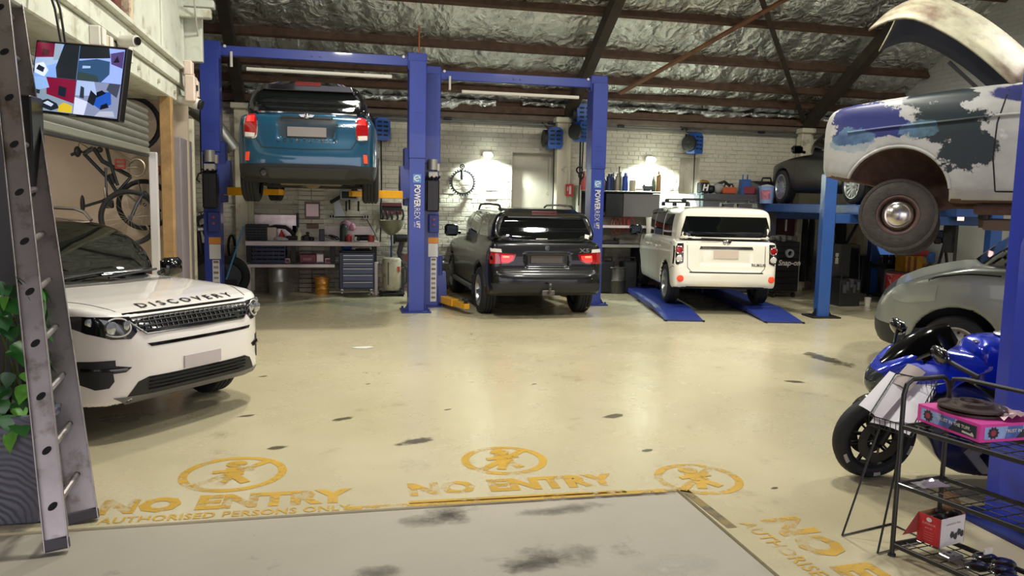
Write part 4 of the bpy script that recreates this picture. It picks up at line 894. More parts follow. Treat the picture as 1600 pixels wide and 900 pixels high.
mb = MB(); B.seam(mb, [(-1.42, .42), (-1.43, .75), (-1.35, 1.20)], '+y', .009); B.seam(mb, [(-2.3, .3), (-2.3, 1.85)], '+y', .009); B.seam(mb, [(-.42, .86), (-.75, .89), (-1.22, .90)], '+z', .008); B.seam(mb, [(.86, .60), (.93, .75)], '+x'); mb.ob('panel_gap', GAP, c, smooth=0)
mb = MB(); B.seam(mb, [(-1.5, .62), (-2.28, .62)], '+y', .03, .01); B.seam(mb, [(-2.32, .62), (-4.5, .62)], '+y', .03, .01); mb.ob('side_moulding', SILV, c)
mb = MB(); mb.box((-2.15, .965, 1.02), (.2, .04, .05), b=.015); mb.ob('door_handle', SILV, c)
STEELW = (M('silver_steel_wheel', '#a39c92', .4, .6), M('rim_dark', '#101012', .6))
for sx in (-.84, -4.1):
    for sg in (-1, 1): wheel(c, (sx, sg*.83, .33), .335, .215, .22, sg, 'steel', mats=STEELW)

# ---------------------------------------------------------------- stripped old car high on the right
m = bpy.data.materials.new('flaking_old_paint'); m.use_nodes = True; nt = m.node_tree; N = nt.nodes; L = nt.links; b = N['Principled BSDF']; b.inputs['Roughness'].default_value = .42
tc = N.new('ShaderNodeTexCoord')
def nz(sc, det, ro=.6, loc=(0, 0, 0), st=(1, 1, 1)):
    mp = N.new('ShaderNodeMapping'); mp.inputs['Location'].default_value = loc; mp.inputs['Scale'].default_value = st; L.new(tc.outputs['Object'], mp.inputs[0])
    n = N.new('ShaderNodeTexNoise'); n.inputs['Scale'].default_value = sc; n.inputs['Detail'].default_value = det; n.inputs['Roughness'].default_value = ro; L.new(mp.outputs[0], n.inputs['Vector']); return n.outputs[0]
def mth(op, a, c):
    x = N.new('ShaderNodeMath'); x.operation = op
    for i, s in enumerate((a, c)):
        if isinstance(s, (int, float)): x.inputs[i].default_value = s
        else: L.new(s, x.inputs[i])
    return x.outputs[0]
def stp(s, a, w=.015):
    r = N.new('ShaderNodeMapRange'); r.inputs[1].default_value = a-w; r.inputs[2].default_value = a+w; L.new(s, r.inputs[0]); return r.outputs[0]
def mxc(f, a, c):
    x = N.new('ShaderNodeMix'); x.data_type = 'RGBA'; L.new(f, x.inputs[0])
    for s, i in ((a, 6), (c, 7)):
        if isinstance(s, tuple): x.inputs[i].default_value = s
        else: L.new(s, x.inputs[i])
    return x.outputs[2]
sep = N.new('ShaderNodeSeparateXYZ'); L.new(tc.outputs['Object'], sep.inputs[0])
def spot(cx, cz, rx, rz_):      # 1 inside an elliptic patch, falling off, in the car's own side plane
    a = mth('DIVIDE', mth('SUBTRACT', sep.outputs[0], cx), rx); d = mth('DIVIDE', mth('SUBTRACT', sep.outputs[2], cz), rz_)
    return mth('SUBTRACT', 1.0, mth('SQRT', mth('ADD', mth('MULTIPLY', a, a), mth('MULTIPLY', d, d)), 0))
edge = nz(4.5, 10, .72)
def patchmask(spots, k=2.0):
    s = spot(*spots[0])
    for q in spots[1:]: s = mth('MAXIMUM', s, spot(*q))
    return stp(mth('ADD', s, mth('MULTIPLY', mth('SUBTRACT', edge, .5), k)), .18, .03)
col = mxc(stp(nz(2.3, 6), .5, .2), lin('#adaca9'), lin('#8b8a88'))
col = mxc(patchmask([(-1.05, 1.02, .42, .24), (-1.25, .78, .25, .26), (-1.0, 1.25, .35, .12)]), col, lin('#1c2629'))
col = mxc(patchmask([(-.42, 1.1, .36, .17), (-.62, 1.0, .3, .12), (-.3, .93, .26, .13)], 2.0), col, lin('#22275f'))
col = mxc(stp(mth('MULTIPLY', patchmask([(-.30, .86, .24, .15), (-.85, .97, .18, .12), (-1.85, .9, .16, .4)], 1.6), nz(7, 8, .7)), .5, .3), col, lin('#56788c'))
col = mxc(patchmask([(-2.2, 1.27, .95, .15)], .45), col, lin('#1a1e56'))
col = mxc(stp(nz(3.1, 9, .7, (5, 2, 1)), .66, .03), col, lin('#b4b4b0'))
low = mth('SUBTRACT', .62, sep.outputs[2])
col = mxc(stp(mth('ADD', low, mth('MULTIPLY', mth('SUBTRACT', nz(5, 9, .7, (2, 8, 3)), .5), 1.6)), .52, .06), col, lin('#6d5446'))
L.new(col, b.inputs['Base Color']); OLDP = m
RUST = M('rusty_brown', '#4b352c', .85, var=.35, vscale=8, bump=.3)
ow = V((5.269,6.59,1.741)); th = R(180-42); h = V(math.cos(th), math.sin(th), 0); l = V(-math.sin(th), math.cos(th), 0)
pos = ow-h*(-.72)-l*.66; oldz = ow.z-.17
old = c = thing('old_car', 'stripped old car in flaking blue and grey paint with bonnet raised, held up at right', 'car', (pos.x, pos.y, oldz), th)
B = Body('body_shell', c, [OLDP, RUST],
    dict(side=[(-.02, .52), (0, .80), (-.01, 1.02), (-.07, 1.14), (-.2, 1.20), (-.6, 1.265), (-1.4, 1.37), (-2.0, 1.42), (-4.2, 1.35), (-4.45, .9), (-4.3, .4), (-3, .30), (-1.4, .28), (-1.0, .29), (-.2, .52)], sm=1,
         plan=[(.02, 0), (.02, .55), (-.03, .74), (-.14, .82), (-.4, .86), (-1.2, .87), (-3.8, .86), (-4.4, .7), (-4.45, 0)], sec=[(0, .26), (.74, .27), (.82, .36), (.855, .6), (.87, .92), (.84, 1.0), (.82, 1.15), (.74, 1.32), (.6, 1.40), (0, 1.46)], r=.06),
    dict(side=[(-1.5, 1.2), (-1.95, 1.72), (-2.4, 1.85), (-3.4, 1.83), (-4.0, 1.3)], plan=[(-1.5, 0), (-1.55, .5), (-1.9, .64), (-3.6, .66), (-4.0, 0)], sec=[(0, 1.1), (.8, 1.15), (.74, 1.4), (.62, 1.75), (.4, 1.86), (0, 1.88)]),
    arches=[(-.70, .36, .44, .42), (-3.5, .38, .45, .45)], res=.022)
mb = MB(); B.seam(mb, [(-1.50, .40), (-1.46, .7), (-1.47, 1.0), (-1.54, 1.3)], '+y', .012); B.seam(mb, [(-1.5, .40), (-2.6, .40)], '+y', .014); B.seam(mb, [(-2.6, .4), (-2.6, 1.3)], '+y', .012); mb.ob('panel_gap', GAP, c, smooth=0)
mb = MB(); mb.tube([B.cast(x, z, '+y', .002) for x, z in ((-.25, .945), (-.6, .985), (-1.1, 1.03), (-1.5, 1.07), (-2.6, 1.12))], .014, 8); mb.ob('body_crease', OLDP, c)
mb = MB(); mb.tube([B.cast(-.70+.45*math.cos(a), .36+.45*math.sin(a), '+y', .0) for a in np.linspace(.35, 3.0, 22)], .016, 8); mb.ob('arch_lip', OLDP, c)
B.patch('side_window', [(-1.95, 1.46), (-2.9, 1.48), (-2.85, 1.72), (-2.2, 1.74)], '+y', GLASS, step=.12)
mb = MB(); mb.box((-2.2, .62, .24), (1.7, .14, .1), b=.02); mb.box((-1.0, .35, .30), (.9, .12, .12), b=.02); mb.tube([(-.72, -.5, .2), (-.72, .55, .2)], .035, 8); mb.tube([(-1.3, .3, .3), (-.72, .5, .17)], .03, 8); mb.ob('chassis_rail', RUST, c)
OT = M('dusty_old_tyre', '#3b3532', .8, var=.25, vscale=14, bump=.25)
for sx, sg, st in ((-.72, 1, R(6)), (-.72, -1, R(6)), (-3.5, 1, 0), (-3.5, -1, 0)):
    w = wheel(c, (sx, sg*.66, .17 if sg > 0 else .06), .335, .20, .185, sg, 'cap', steer=st, mats=(M('rusty_steel_rim', '#5a4540', .6, .3, var=.3, vscale=9), M('rim_dark', '#101012', .6)), lugs=44, tmat=OT)
    mb = MB(); mb.lathe([(.142, sg*.045), (.136, sg*.07), (.112, sg*.088), (.10, sg*.085), (.08, sg*.105), (.035, sg*.118), (.001, sg*.12)], d=(0, 1, 0), n=32, caps=False); mb.ob('hub_cap', M('dull_hub_chrome', '#c9c3bb', .22, .95, var=.1), w, smooth=50)
# the raised bonnet: a long arched sheet hinged near the windscreen
m = M('weathered_bonnet', '#a5a189', .55, .1, var=.3, vscale=3.2, dirt='#6d564a', dscale=2.6, damt=.62)
HG, HL, TL = V(-1.80, 0, 1.62), 1.50, R(33)
vs = []; n1, n2 = 20, 17
for i in range(n1):
    for j in range(n2):
        u = i/(n1-1); v = -1+2*j/(n2-1); wv_ = .68-.10*u; dz = -.36*abs(v)**2; lx = u*HL; curl = -.20*max(0, (u-.70)/.30)**2
        lz = .13*math.sin(u*math.pi*.9)+dz+curl; lx -= .10*max(0, (u-.7)/.3)**2
        vs.append((HG.x+lx*math.cos(TL)-lz*math.sin(TL), v*wv_, HG.z+lx*math.sin(TL)+lz*math.cos(TL)))
fs = [(i*n2+j, i*n2+j+1, (i+1)*n2+j+1, (i+1)*n2+j) for i in range(n1-1) for j in range(n2-1)]
mb = MB(); mb.add(vs, [f[::-1] for f in fs]); o = mb.ob('raised_bonnet', [m, M('bonnet_underside_shade', '#1b2236', .6, var=.3)], c, smooth=60); md = o.modifiers.new('thick', 'SOLIDIFY'); md.thickness = .02; md.material_offset = 1  # inner side coloured dark to paint in the shadow beneath the bonnet
mb = MB(); mb.tube([(-1.3, .45, 1.36), (-1.05, .42, 1.62)], .018, 6); mb.ob('bonnet_hinge', DARK, c)

# ================================================================ lifts
LB = M('lift_blue', '#27398c', .38, var=.08, vscale=3, coat=.25); LB2 = M('lift_blue_dark', '#1b2a6e', .45, var=.1); YEL = M('lift_yellow', '#d69a1c', .4, var=.12, vscale=5)
WSTK = M('white_sticker', '#cfcbc6', .6); SKYB = M('sticker_blue', '#4e86c0', .5); ORG = M('warning_orange', '#c9822a', .5)
GALV = M('galvanised_steel', '#a3a39c', .4, .8); IRON = M('dark_iron', '#2a292a', .5, .6); CABLE = M('black_cable', '#131314', .6)
def two_post(name_lab, xa, xb, y, H, beam_z, arms_z, text_on_left, y2=None, left_power=True):
    """xa, xb: post centres; faces the camera along -y"""
    y2 = y if y2 is None else y2
    t = thing('two_post_lift', name_lab, 'car lift', ((xa+xb)/2, y, 0), 0, 'blue two-post car lifts')
    for k, (x, yy) in enumerate(((xa, y), (xb, y2))):
        s = 1 if k == 0 else -1            # towards the bay
        mb = MB(); w, d = .24, .30
        mb.prism([(x-w/2, yy-d/2), (x+w/2, yy-d/2), (x+w/2, yy+d/2), (x-w/2, yy+d/2)], 'z', .02, H*.62)
        mb.box((x, yy, H*.81), (w+.025, d+.03, H*.38), b=.008)
        for z in (H*.63, H*.70, H*.72, H*.80): 
            for q in (-.05, -.02, .03, .06): mb.cyl((x+q, yy-d/2-.014, z), (x+q, yy-d/2-.022, z), .008, n=6)
        o = mb.ob('post', LB, t, world=True)
        g = MB(); g.box((x, yy, .012), (.46, .5, .024)); 
        for q in (-1, 1): g.prism([(x+q*.12, .024), (x+q*.2, .024), (x+q*.12, .16)], 'y', yy-.09, yy-.075)
        for qx in (-.19, .19):
            for qy in (-.2, .2): g.cyl((x+qx, yy+qy, .02), (x+qx, yy+qy, .06), .018, n=6)
        g.ob('base_plate', LB2, o, world=True)
        # carriage and the swing arms
        g = MB(); g.box((x+s*.15, yy+.02, arms_z+.28), (.10, .24, .9), b=.01); g.prism([(yy-.20, arms_z-.05), (yy+.22, arms_z-.05), (yy+.22, arms_z+.12), (yy+.1, arms_z+.45), (yy-.08, arms_z+.45), (yy-.20, arms_z+.12)], 'x', x+s*.12, x+s*.26); g.ob('carriage', LB2, t, world=True)
        for q, L1 in ((-1, .95), (1, .85)):
            a = V(x+s*.20, yy+q*.10, arms_z); dirv = V(s*.80, q*.60, 0).normalized() if arms_z > .5 else V(s*.25, q*.97, 0).normalized()
            n = V(-dirv.y, dirv.x, 0); g = MB(); m3 = Matrix((dirv, n, V(0, 0, 1))).transposed()
            g.box(a+dirv*.28, (.56, .13, .12), rot=m3, b=.008); g.box(a+dirv*(.28+L1*.4), (L1*.8, .09, .085), rot=m3, b=.006)
            ar = g.ob('swing_arm', YEL, t, world=True)
            g = MB(); p = a+dirv*(.28+L1*.8-.05); g.cyl(p+V(0, 0, .0), p+V(0, 0, .09), .03, n=10); g.cyl(p+V(0, 0, .09), p+V(0, 0, .12), .065, n=16); g.ob('lift_pad', BPLAS, ar, world=True)
        if (k == 1):
            fy = yy-d/2-.004
            g = MB(); g.box((x, fy-.002, 2.12), (.125, .004, .13)); lg = g.ob('logo_plate', SKYB, t, world=True)
            g = MB(); g.tube([(x+.045*math.cos(a)*(1 if a < 5 else .9), fy-.006, 2.12+.042*math.sin(a)) for a in np.linspace(.0, 5.5, 20)], .009, 5); g.tube([(x-.04, fy-.006, 2.105), (x+.045, fy-.006, 2.135)], .008, 5); g.ob('logo', WSTK, lg, world=True)
            g = MB(); text_on(g, 'POWER', (x, fy, 1.85), (0, 0, -1), (1, 0, 0), .135, bold=.003, th=.004, wscale=.74); g.ob('lettering', WSTK, t, world=True, smooth=0)
            g = MB(); text_on(g, 'REX', (x, fy, 1.575), (0, 0, -1), (1, 0, 0), .135, bold=-.002, th=.004, wscale=.74); text_on(g, 'LIFT', (x+.02, fy, 1.40), (0, 0, -1), (1, 0, 0), .075, th=.004, bold=.002, wscale=.8); text_on(g, '2 POST', (x-.035, fy, 1.40), (0, 0, -1), (1, 0, 0), .032, th=.004, wscale=.8); g.ob('lettering', WSTK, t, world=True, smooth=0)
        else:
            fy = yy-d/2
            g = MB(); g.cyl((x, fy-.11, 2.28), (x, fy-.11, 2.45), .075, n=18); g.box((x, fy-.10, 2.20), (.16, .17, .10), b=.01); g.box((x+.09, fy-.10, 2.32), (.05, .09, .13), b=.01); pw = g.ob('power_unit', M('motor_alloy', '#a9a59b', .4, .6), t, world=True)
            g = MB(); 
            for q in (-.07, -.02, .04, .08): g.cyl((x+q, fy-.14, 2.13), (x+q*1.3, fy-.19, 2.17), .018, n=8)
            g.tube([(x-.06, fy-.12, 2.15), (x-.16, fy-.12, 2.1), (x-.19, fy-.1, 2.02), (x-.15, fy-.08, 1.98)], .012); g.ob('hose_fitting', IRON, pw, world=True)
            g = MB(); g.box((x, fy-.10, 1.86), (.21, .17, .52), b=.02); g.box((x, fy-.187, 1.86), (.012, .006, .46)); tk = g.ob('oil_tank', M('tank_black', '#0d0d0f', .35), t, world=True)
            g = MB(); g.box((x+.03, fy-.05, 1.40), (.17, .09, .30), b=.01); cb = g.ob('control_box', LB2, t, world=True)
            g = MB(); g.cyl((x+.03, fy-.095, 1.47), (x+.03, fy-.115, 1.47), .02, n=10); g.cyl((x+.03, fy-.095, 1.38), (x+.03, fy-.11, 1.38), .018, n=10); g.ob('button', M('button_red', '#8e3030', .5), cb, world=True)
            g = MB(); g.box((x+.03, fy-.004, 1.12), (.17, .006, .1)); g.ob('warning_label', ORG, o, world=True)
            g = MB(); g.box((x+.03, fy-.004, .955), (.16, .006, .22)); g.ob('warning_label', WSTK, o, world=True)
            g = MB(); g.box((x+.04, fy-.004, .46), (.10, .006, .74)); lb = g.ob('instruction_strip', WSTK, t, world=True)
            g = MB()
            for i in range(9): g.box((x+.04, fy-.008, .16+i*.08), (.07, .004, .035), mi=i % 2)
            g.ob('instruction_print', [M('print_brown', '#7d6a55', .6), M('print_grey', '#8d8a86', .6)], lb, world=True)
    mb = MB(); a = V(xa, y, beam_z); b2 = V(xb, y2, beam_z); d = (b2-a); ang = math.atan2(d.y, d.x)
    mb.box((a+b2)/2, (d.length-.2, .10, .15), rz=ang, b=.008)
    for p in (a, b2): mb.box(p, (.30, .16, .26), rz=ang, b=.01)
    for q in (.48, .52): mb.cyl(a+d*q+V(0, -.06, 0), a+d*q+V(0, -.065, 0), .02, n=8)
    o = mb.ob('cross_beam', LB, t, world=True)
    g = MB()
    for p in (a+d*.07, a+d*.93): g.cyl(p+V(0, -.05, .06), p+V(0, -.075, .06), .022, n=8)
    g.ob('beam_bolt', WSTK, o, world=True)
    mb = MB(); mb.cyl(a+d*.17+V(0, -.10, -.26), a+d*.87+V(0, -.10, -.26), .03, n=10); mb.cyl(a+d*.10+V(0, -.10, -.02), a+d*.10+V(0, -.10, -.24), .02, n=8); mb.ob('height_limit_bar', M('pale_padding', '#c9c4b8', .6), t, world=True)
    mb = MB(); mb.tube([(xa-.15, y-.1, 2.1), (xa-.14, y-.1, 3.6), (xa, y-.12, beam_z-.05)], .01); mb.ob('cable', CABLE, t, world=True)
    return t
two_post('blue two-post lift holding up the blue hatchback', (-1.787,12.6,2.79)[0], (1.255,12.6,1.91)[0], 12.6, 3.92, 3.92, 1.86, False)
two_post('blue two-post lift astride the black SUV with its yellow arms on the floor', (1.565,13.25,1.921)[0], (4.448,13.25,2.652)[0], 13.25, 3.84, 3.84, .13, False)

# scissor ramps under the white wagon
t = thing('ramp_lift', 'low blue scissor lift with two drive-on ramps under the white wagon', 'car lift', (6.18, 11.6, 0), R(78.4)-math.pi/2)
RB = M('ramp_blue', '#25367f', .45, var=.15, vscale=5)
for s, x in ((-1, -.80), (1, .76)):
    mb = MB(); mb.box((x, 2.05, .075), (.60, 3.2, .09), b=.012); pl = mb.ob('platform', RB, t)
    mb = MB(); mb.prism([(.45, .12), (.45, .05), (-.62, .008), (-.62, .016)], 'x', x-.30, x+.30); mb.ob('ramp', RB, pl)
    mb = MB(); mb.box((x, -.60, .012), (.64, .03, .02), b=.004)
    for q in (-.29, .29): mb.cyl((x+q, -.66, .01), (x+q, -.62, .01), .014, n=8)
    mb.ob('ramp_foot', IRON, pl)
    mb = MB(); mb.box((x, 2.0, .018), (.5, 3.3, .03), b=.004); mb.ob('base_frame', M('ramp_black', '#17181c', .6), t)
    mb = MB(); mb.box((x-.32*s*-1 if False else x-.33, 3.3, .12), (.06, .5, .20), b=.01); mb.ob('end_stop', LB2, t)
# four-post lift
U = V(math.cos(R(82.5)), math.sin(R(82.5)), 0); RN = V(math.sin(R(82.5)), -math.cos(R(82.5)), 0); P0 = V(7.83, 11.43, 0)
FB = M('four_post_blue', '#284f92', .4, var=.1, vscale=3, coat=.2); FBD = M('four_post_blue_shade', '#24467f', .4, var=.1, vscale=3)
t = thing('four_post_lift', 'blue four-post drive-on lift carrying the dark sedan', 'car lift', P0+U*1.8+RN*1.45)
m3 = Matrix((RN, U, V(0, 0, 1))).transposed()
for q in (P0, P0+U*3.6, P0+RN*2.9, P0+U*3.6+RN*2.9):
    mb = MB(); mb.box(q+V(0, 0, 1.17), (.20, .17, 2.34), rot=m3, b=.012); o = mb.ob('post', FB, t, world=True)
    mb = MB(); mb.box(q+V(0, 0, .012), (.48, .42, .024), rot=m3, b=.004)
    for sx in (-1, 1): mb.prism([(sx*.1, .024), (sx*.19, .024), (sx*.1, .15)], 'y', -.01, .01, o=q)
    mb.ob('base_plate', IRON, o, world=True)
    mb = MB()
    for sx in (-.05, .05): mb.cyl(q+RN*sx+V(0, 0, 2.32), q+RN*sx+V(0, 0, 2.44), .014, n=8)
    mb.ob('top_stud', FB, o, world=True)
for k, off in enumerate((.62, 2.28)):
    mb = MB(); mb.box(P0+RN*off+U*1.9+V(0, 0, 1.77), (.52, 4.4, .16), rot=m3, b=.012); rw = mb.ob('runway', FB, t, world=True)
    if k: continue
    mb = MB(); a = P0+RN*off-U*.32+V(0, 0, 1.80); b2 = a+U*(-.25)+RN*.10+V(0, 0, -.72)
    mb.add([a-RN*.22, a+RN*.22, b2+RN*.22, b2-RN*.10, a-RN*.22+U*.02, a+RN*.22+U*.02, b2+RN*.22+U*.02, b2-RN*.10+U*.02], [(0, 1, 2, 3), (7, 6, 5, 4), (0, 3, 7, 4), (1, 5, 6, 2), (3, 2, 6, 7)]); mb.ob('hanging_ramp', FB, t, world=True)
for u in (0, 3.6):
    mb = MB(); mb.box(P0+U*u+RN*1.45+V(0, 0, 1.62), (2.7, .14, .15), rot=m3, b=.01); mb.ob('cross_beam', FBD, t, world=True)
# blue post nearest on the right with the arm carriage that holds the old car
t = thing('lift_post', 'thick bright blue lift post cut by the right edge of the photo, nearest of all', 'car lift', (3.42, 3.55, 0))
NB = M('near_lift_blue', '#2338b4', .36, var=.07, vscale=3, coat=.3)
x0 = (3.74,3.75,0.8)[0]; y0 = 3.45
mb = MB(); mb.prism([(x0, y0), (x0+.05, y0-.03), (x0+.36, y0-.03), (x0+.42, y0), (x0+.42, y0+.3), (x0, y0+.3)], 'z', .0, 4.2); o = mb.ob('post', NB, t, world=True)
mb = MB(); mb.box((x0+.19, y0-.045, 1.9), (.04, .03, 3.8), b=.008); mb.ob('post_rib', NB, o, world=True)
mb = MB(); mb.prism([(x0-.015, 0), (x0+.075, 0), (x0+.075, 1.62), (x0+.03, 1.72), (x0-.015, 1.62)], 'y', y0-.06, y0+.2); mb.ob('carriage', NB, t, world=True)
mb = MB(); mb.box((x0+.06, y0-.05, 1.66), (.09, .03, .12), rot=Matrix.Rotation(.6, 3, 'Y'), b=.005); mb.ob('carriage_highlight', M('pale_blue_highlight', '#8f9cc4', .5), t, world=True)  # pale slanted piece paints in the highlight on the carriage
mb = MB(); mb.box((x0+.2, y0+.1, .012), (.7, .6, .024)); mb.ob('base_plate', LB2, t, world=True)
mb = MB(); mb.box((x0+.09, y0-.065, .30), (.03, .02, .16), b=.005); mb.cyl((x0+.09, y0-.08, .22), (x0+.09, y0-.06, .22), .02, n=8); mb.ob('lock_lever', IRON, t, world=True)
# the same lift's far side and arms under the old car
OX = Vector(old.location); oh = V(math.cos(old.rotation_euler.z), math.sin(old.rotation_euler.z), 0); ol = V(-oh.y, oh.x, 0); oz = old.location.z
t = thing('car_stand', 'tall steel lift frame with arms under the sills of the old car', 'car lift', OX+oh*-2.1+V(0, 0, -OX.z))
q = OX+oh*-3.1+ol*1.3; mb = MB(); mb.box((q.x, q.y, 1.9), (.28, .28, 3.8), rz=math.atan2(oh.y, oh.x), b=.01); mb.ob('post', NB, t, world=True)
for ux, sd in ((-1.45, .55), (-2.9, .55), (-1.45, -.5), (-2.9, -.5)):
    p = OX+oh*ux+ol*sd; a = V(q.x, q.y, oz+.10); b2 = V(p.x, p.y, oz+.10); d = b2-a
    mb = MB(); mb.box((a+b2)/2, (d.length, .10, .10), rz=math.atan2(d.y, d.x), b=.01); ar = mb.ob('swing_arm', M('arm_rusty', '#5a4a42', .6, .3), t, world=True)
    mb = MB(); mb.cyl(b2+V(0, 0, .04), b2+V(0, 0, .2), .04, n=12); mb.ob('lift_pad', BPLAS, ar, world=True)

# ================================================================ left side: mezzanine, shutter, bikes, screen, ladder, plant
MX = -1.9
PALE = M('pale_green_cream_paint', '#c5c7ba', .55, var=.1, vscale=3, dirt='#a09b86', dscale=4, damt=.3)
t = thing('mezzanine', 'cream painted timber mezzanine above the left bay', 'mezzanine', (MX, 7.5, 2.9)); t['kind'] = 'structure'
mb = MB(); mb.box((MX-.10, 7.3, 3.04), (.20, 8.0, .20), b=.012); mb.ob('edge_beam', PALE, t, world=True)
mb = MB(); mb.box((MX-.03, 7.3, 3.24), (.14, 8.0, .19), b=.012); mb.ob('fascia_board', PALE, t, world=True)
mb = MB(); mb.box((MX-.01, 7.3, 3.36), (.22, 8.0, .05), b=.008); mb.ob('ledge_board', PALE, t, world=True)
for k in range(14):
    mb = MB(); mb.box((MX-.3-.145*k, 7.3, 2.985), (.138, 8.0, .02), b=.004); mb.ob('soffit_plank', PALE, t, world=True)
mb = MB()
for y in (3.9, 5.1, 6.3, 7.5, 8.6, 9.5, 10.4): mb.cyl((MX, y, 3.04), (MX+.025, y, 3.04), .025, n=6)
mb.ob('bolt_heads', M('painted_bolt', '#b5b29c', .5), t, world=True)['kind'] = 'stuff'
yw0 = (-1.95,8.622,3.565)[1]; yw1 = 11.35
mb = MB(); mb.box((MX-.1, (yw0+yw1)/2, 4.7), (.1, yw1-yw0, 2.7)); mb.ob('upper_panel', PALE, t, world=True)
for k in range(3):
    mb = MB(); mb.box((MX-.045, yw0+.05+(yw1-yw0-.1)*k/2, 4.7), (.04, .09, 2.7), b=.006); mb.ob('cover_strip', PALE, t, world=True)
mb = MB(); mb.box((MX-.12, (yw0+3.2)/2-.1, 4.6), (.06, yw0-3.4, 2.4)); mb.ob('window_pane', M('dark_red_glazing', '#5a2327', .2, var=.2, vscale=3), t, world=True)
for y in (yw0-.08, yw0-.9, yw0-1.8):
    mb = MB(); mb.box((MX-.07, y, 4.6), (.09, .13, 2.4), b=.01); mb.ob('window_frame', M('weathered_cream', '#c2b096', .6, var=.2, dirt='#8a6a5a', dscale=7, damt=.4), t, world=True)
# end of the mezzanine
mb = MB(); mb.box((MX+.02, 11.42, 3.9), (.34, .12, .7), b=.01); mb.box((MX+.1, 11.4, 4.3), (.5, .16, .1), b=.01); mb.ob('end_board', PALE, t, world=True)
tag(t, 'cream painted timber mezzanine above the left bay', None)
WOOD = M('raw_timber', '#9a7a4e', .7, var=.25, vscale=6, bump=.15)
def trim(name, c, d, mat, b=.008):
    mb = MB(); mb.box(c, d, b=b); return struct(mb.ob(name, mat, smooth=0))
yp = (-1.95,10.164,1.823)[1]
trim('trim_4', (-1.95, yp, 1.48), (.13, .13, 2.93), WOOD)
trim('trim_5', (-2.05, yp-.28, 1.14), (.09, .07, 2.27), M('white_guide_rail', '#c9c6c4', .35, .3))
trim('trim_6', (-1.95, 4.55, 1.48), (.12, .12, 2.93), WOOD)
# wall panel and grey column beyond the timber post
y1 = (-1.9,10.482,1.826)[1]; y2 = (-1.9,11.374,1.832)[1]
mb = MB(); mb.box((-1.98, (yp+.1+y1)/2, 1.5), (.08, y1-yp-.1, 3.0), b=.006); wl = struct(mb.ob('wall_side', M('pale_green_panel', '#b9bca4', .6, var=.12, dirt='#86836f', dscale=5, damt=.4), smooth=0))
mb = MB(); mb.box((-1.93, (y1+y2)/2-.03, 1.25), (.14, y2-y1-.08, 2.5), b=.008); mb.ob('grey_post', M('mauve_grey_paint', '#7d7478', .5, var=.12, vscale=4), wl, world=True)
mb = MB(); mb.box((-1.93, y2, 1.4), (.18, .08, 2.8), b=.006); mb.ob('white_trim', CREAM, wl, world=True)
# dark steel post at the picture's left edge and the bay behind
xa_, xb_ = (-2.26,5.2,1.035)[0], (-1.736,5.2,1.028)[0]
trim('trim_7', ((xa_+xb_)/2, 5.3, 1.18), (xb_-xa_, .2, 2.36), M('black_painted_steel', '#15171b', .35, var=.2, vscale=7))
mb = MB(); mb.box((-4.7, 11.0, 1.5), (5.7, .1, 3.0)); wbk = struct(mb.ob('wall_bay', M('beige_plaster', '#b8a894', .7, var=.05), smooth=0))
mb = MB(); mb.box((-4.6, 10.93, .42), (5.3, .05, .84), b=.004); mb.ob('dado_board', M('brown_board', '#5b3d2e', .6, var=.2), wbk, world=True)
area('bay_light', (-3.8, 8.2, 2.9), (0, 0, 0), .8, .8, 42, (1.0, .86, .68))
# roller shutter half down
t = thing('roller_shutter', 'grey roller shutter rolled most of the way up in the left bay', 'shutter', (-2.1, 7.8, 2.2))
SHUT = M('shutter_grey', '#6c6d66', .5, .2, var=.1, vscale=3)
ys0, ys1 = 4.7, yp-.30
for k in range(6):
    z = 2.36+k*.075; mb = MB(); n = 7
    pts = [(-2.1+.018*math.sin(math.pi*j/(n-1)), z-.036+.072*j/(n-1)) for j in range(n)]+[(-2.13, z+.036), (-2.13, z-.036)]
    mb.prism(pts, 'y', ys0, ys1); mb.ob('slat', SHUT, t, world=True)
mb = MB(); mb.box((-2.1, (ys0+ys1)/2, 2.285), (.05, ys1-ys0, .07), b=.01); mb.ob('bottom_rail', M('shutter_rail', '#8b8c80', .4, .4), t, world=True)
mb = MB(); mb.box((-2.1, (ys0+ys1)/2, 2.235), (.035, ys1-ys0, .035), b=.008); mb.ob('rubber_seal', BPLAS, t, world=True)
# wall-hung bikes
def BK(px, py, dy=0.): return None
RUB = M('tyre_rubber', '#17171a', .75); FRM = M('bike_frame_dark', '#2c3136', .3, .3, coat=.5); BMET = M('bike_alloy', '#b5aa98', .3, .9)
t = thing('bicycle', 'dark mountain bike hung against the beige wall with red pedals and a pale crank', 'bicycle', (-3.0, 10.4, .9))
def bwheel(c, r, nrm, name='wheel'):
    c = Vector(c); n = Vector(nrm).normalized(); a = n.orthogonal().normalized(); b = n.cross(a); mb = MB()
    ring = [c+(a*math.cos(x)+b*math.sin(x))*r for x in np.linspace(0, 2*math.pi, 41)[:-1]]; mb.tube(ring, .026, 8, closed=True); o = mb.ob(name, RUB, t, world=True)
    mb = MB(); mb.tube([c+(p-c)*.915 for p in ring], .011, 6, closed=True); mb.cyl(c-n*.05, c+n*.05, .022, n=12); mb.ob('rim', M('bike_rim', '#3b3b3d', .35, .7), o, world=True)
    mb = MB()
    for k in range(20):
        x = 2*math.pi*k/20; d = a*math.cos(x)+b*math.sin(x); mb.cyl(c+n*(.035 if k % 2 else -.035), c+d*r*.91, .0016, n=4, caps=False)
    o2 = mb.ob('spoke', BMET, o, world=True); o2['kind'] = 'stuff'
bwheel((-2.357,10.8,1.657), .30, (.25, -1, .05)); bwheel((-2.479,10.75,2.662), .335, (.15, -1, .1))
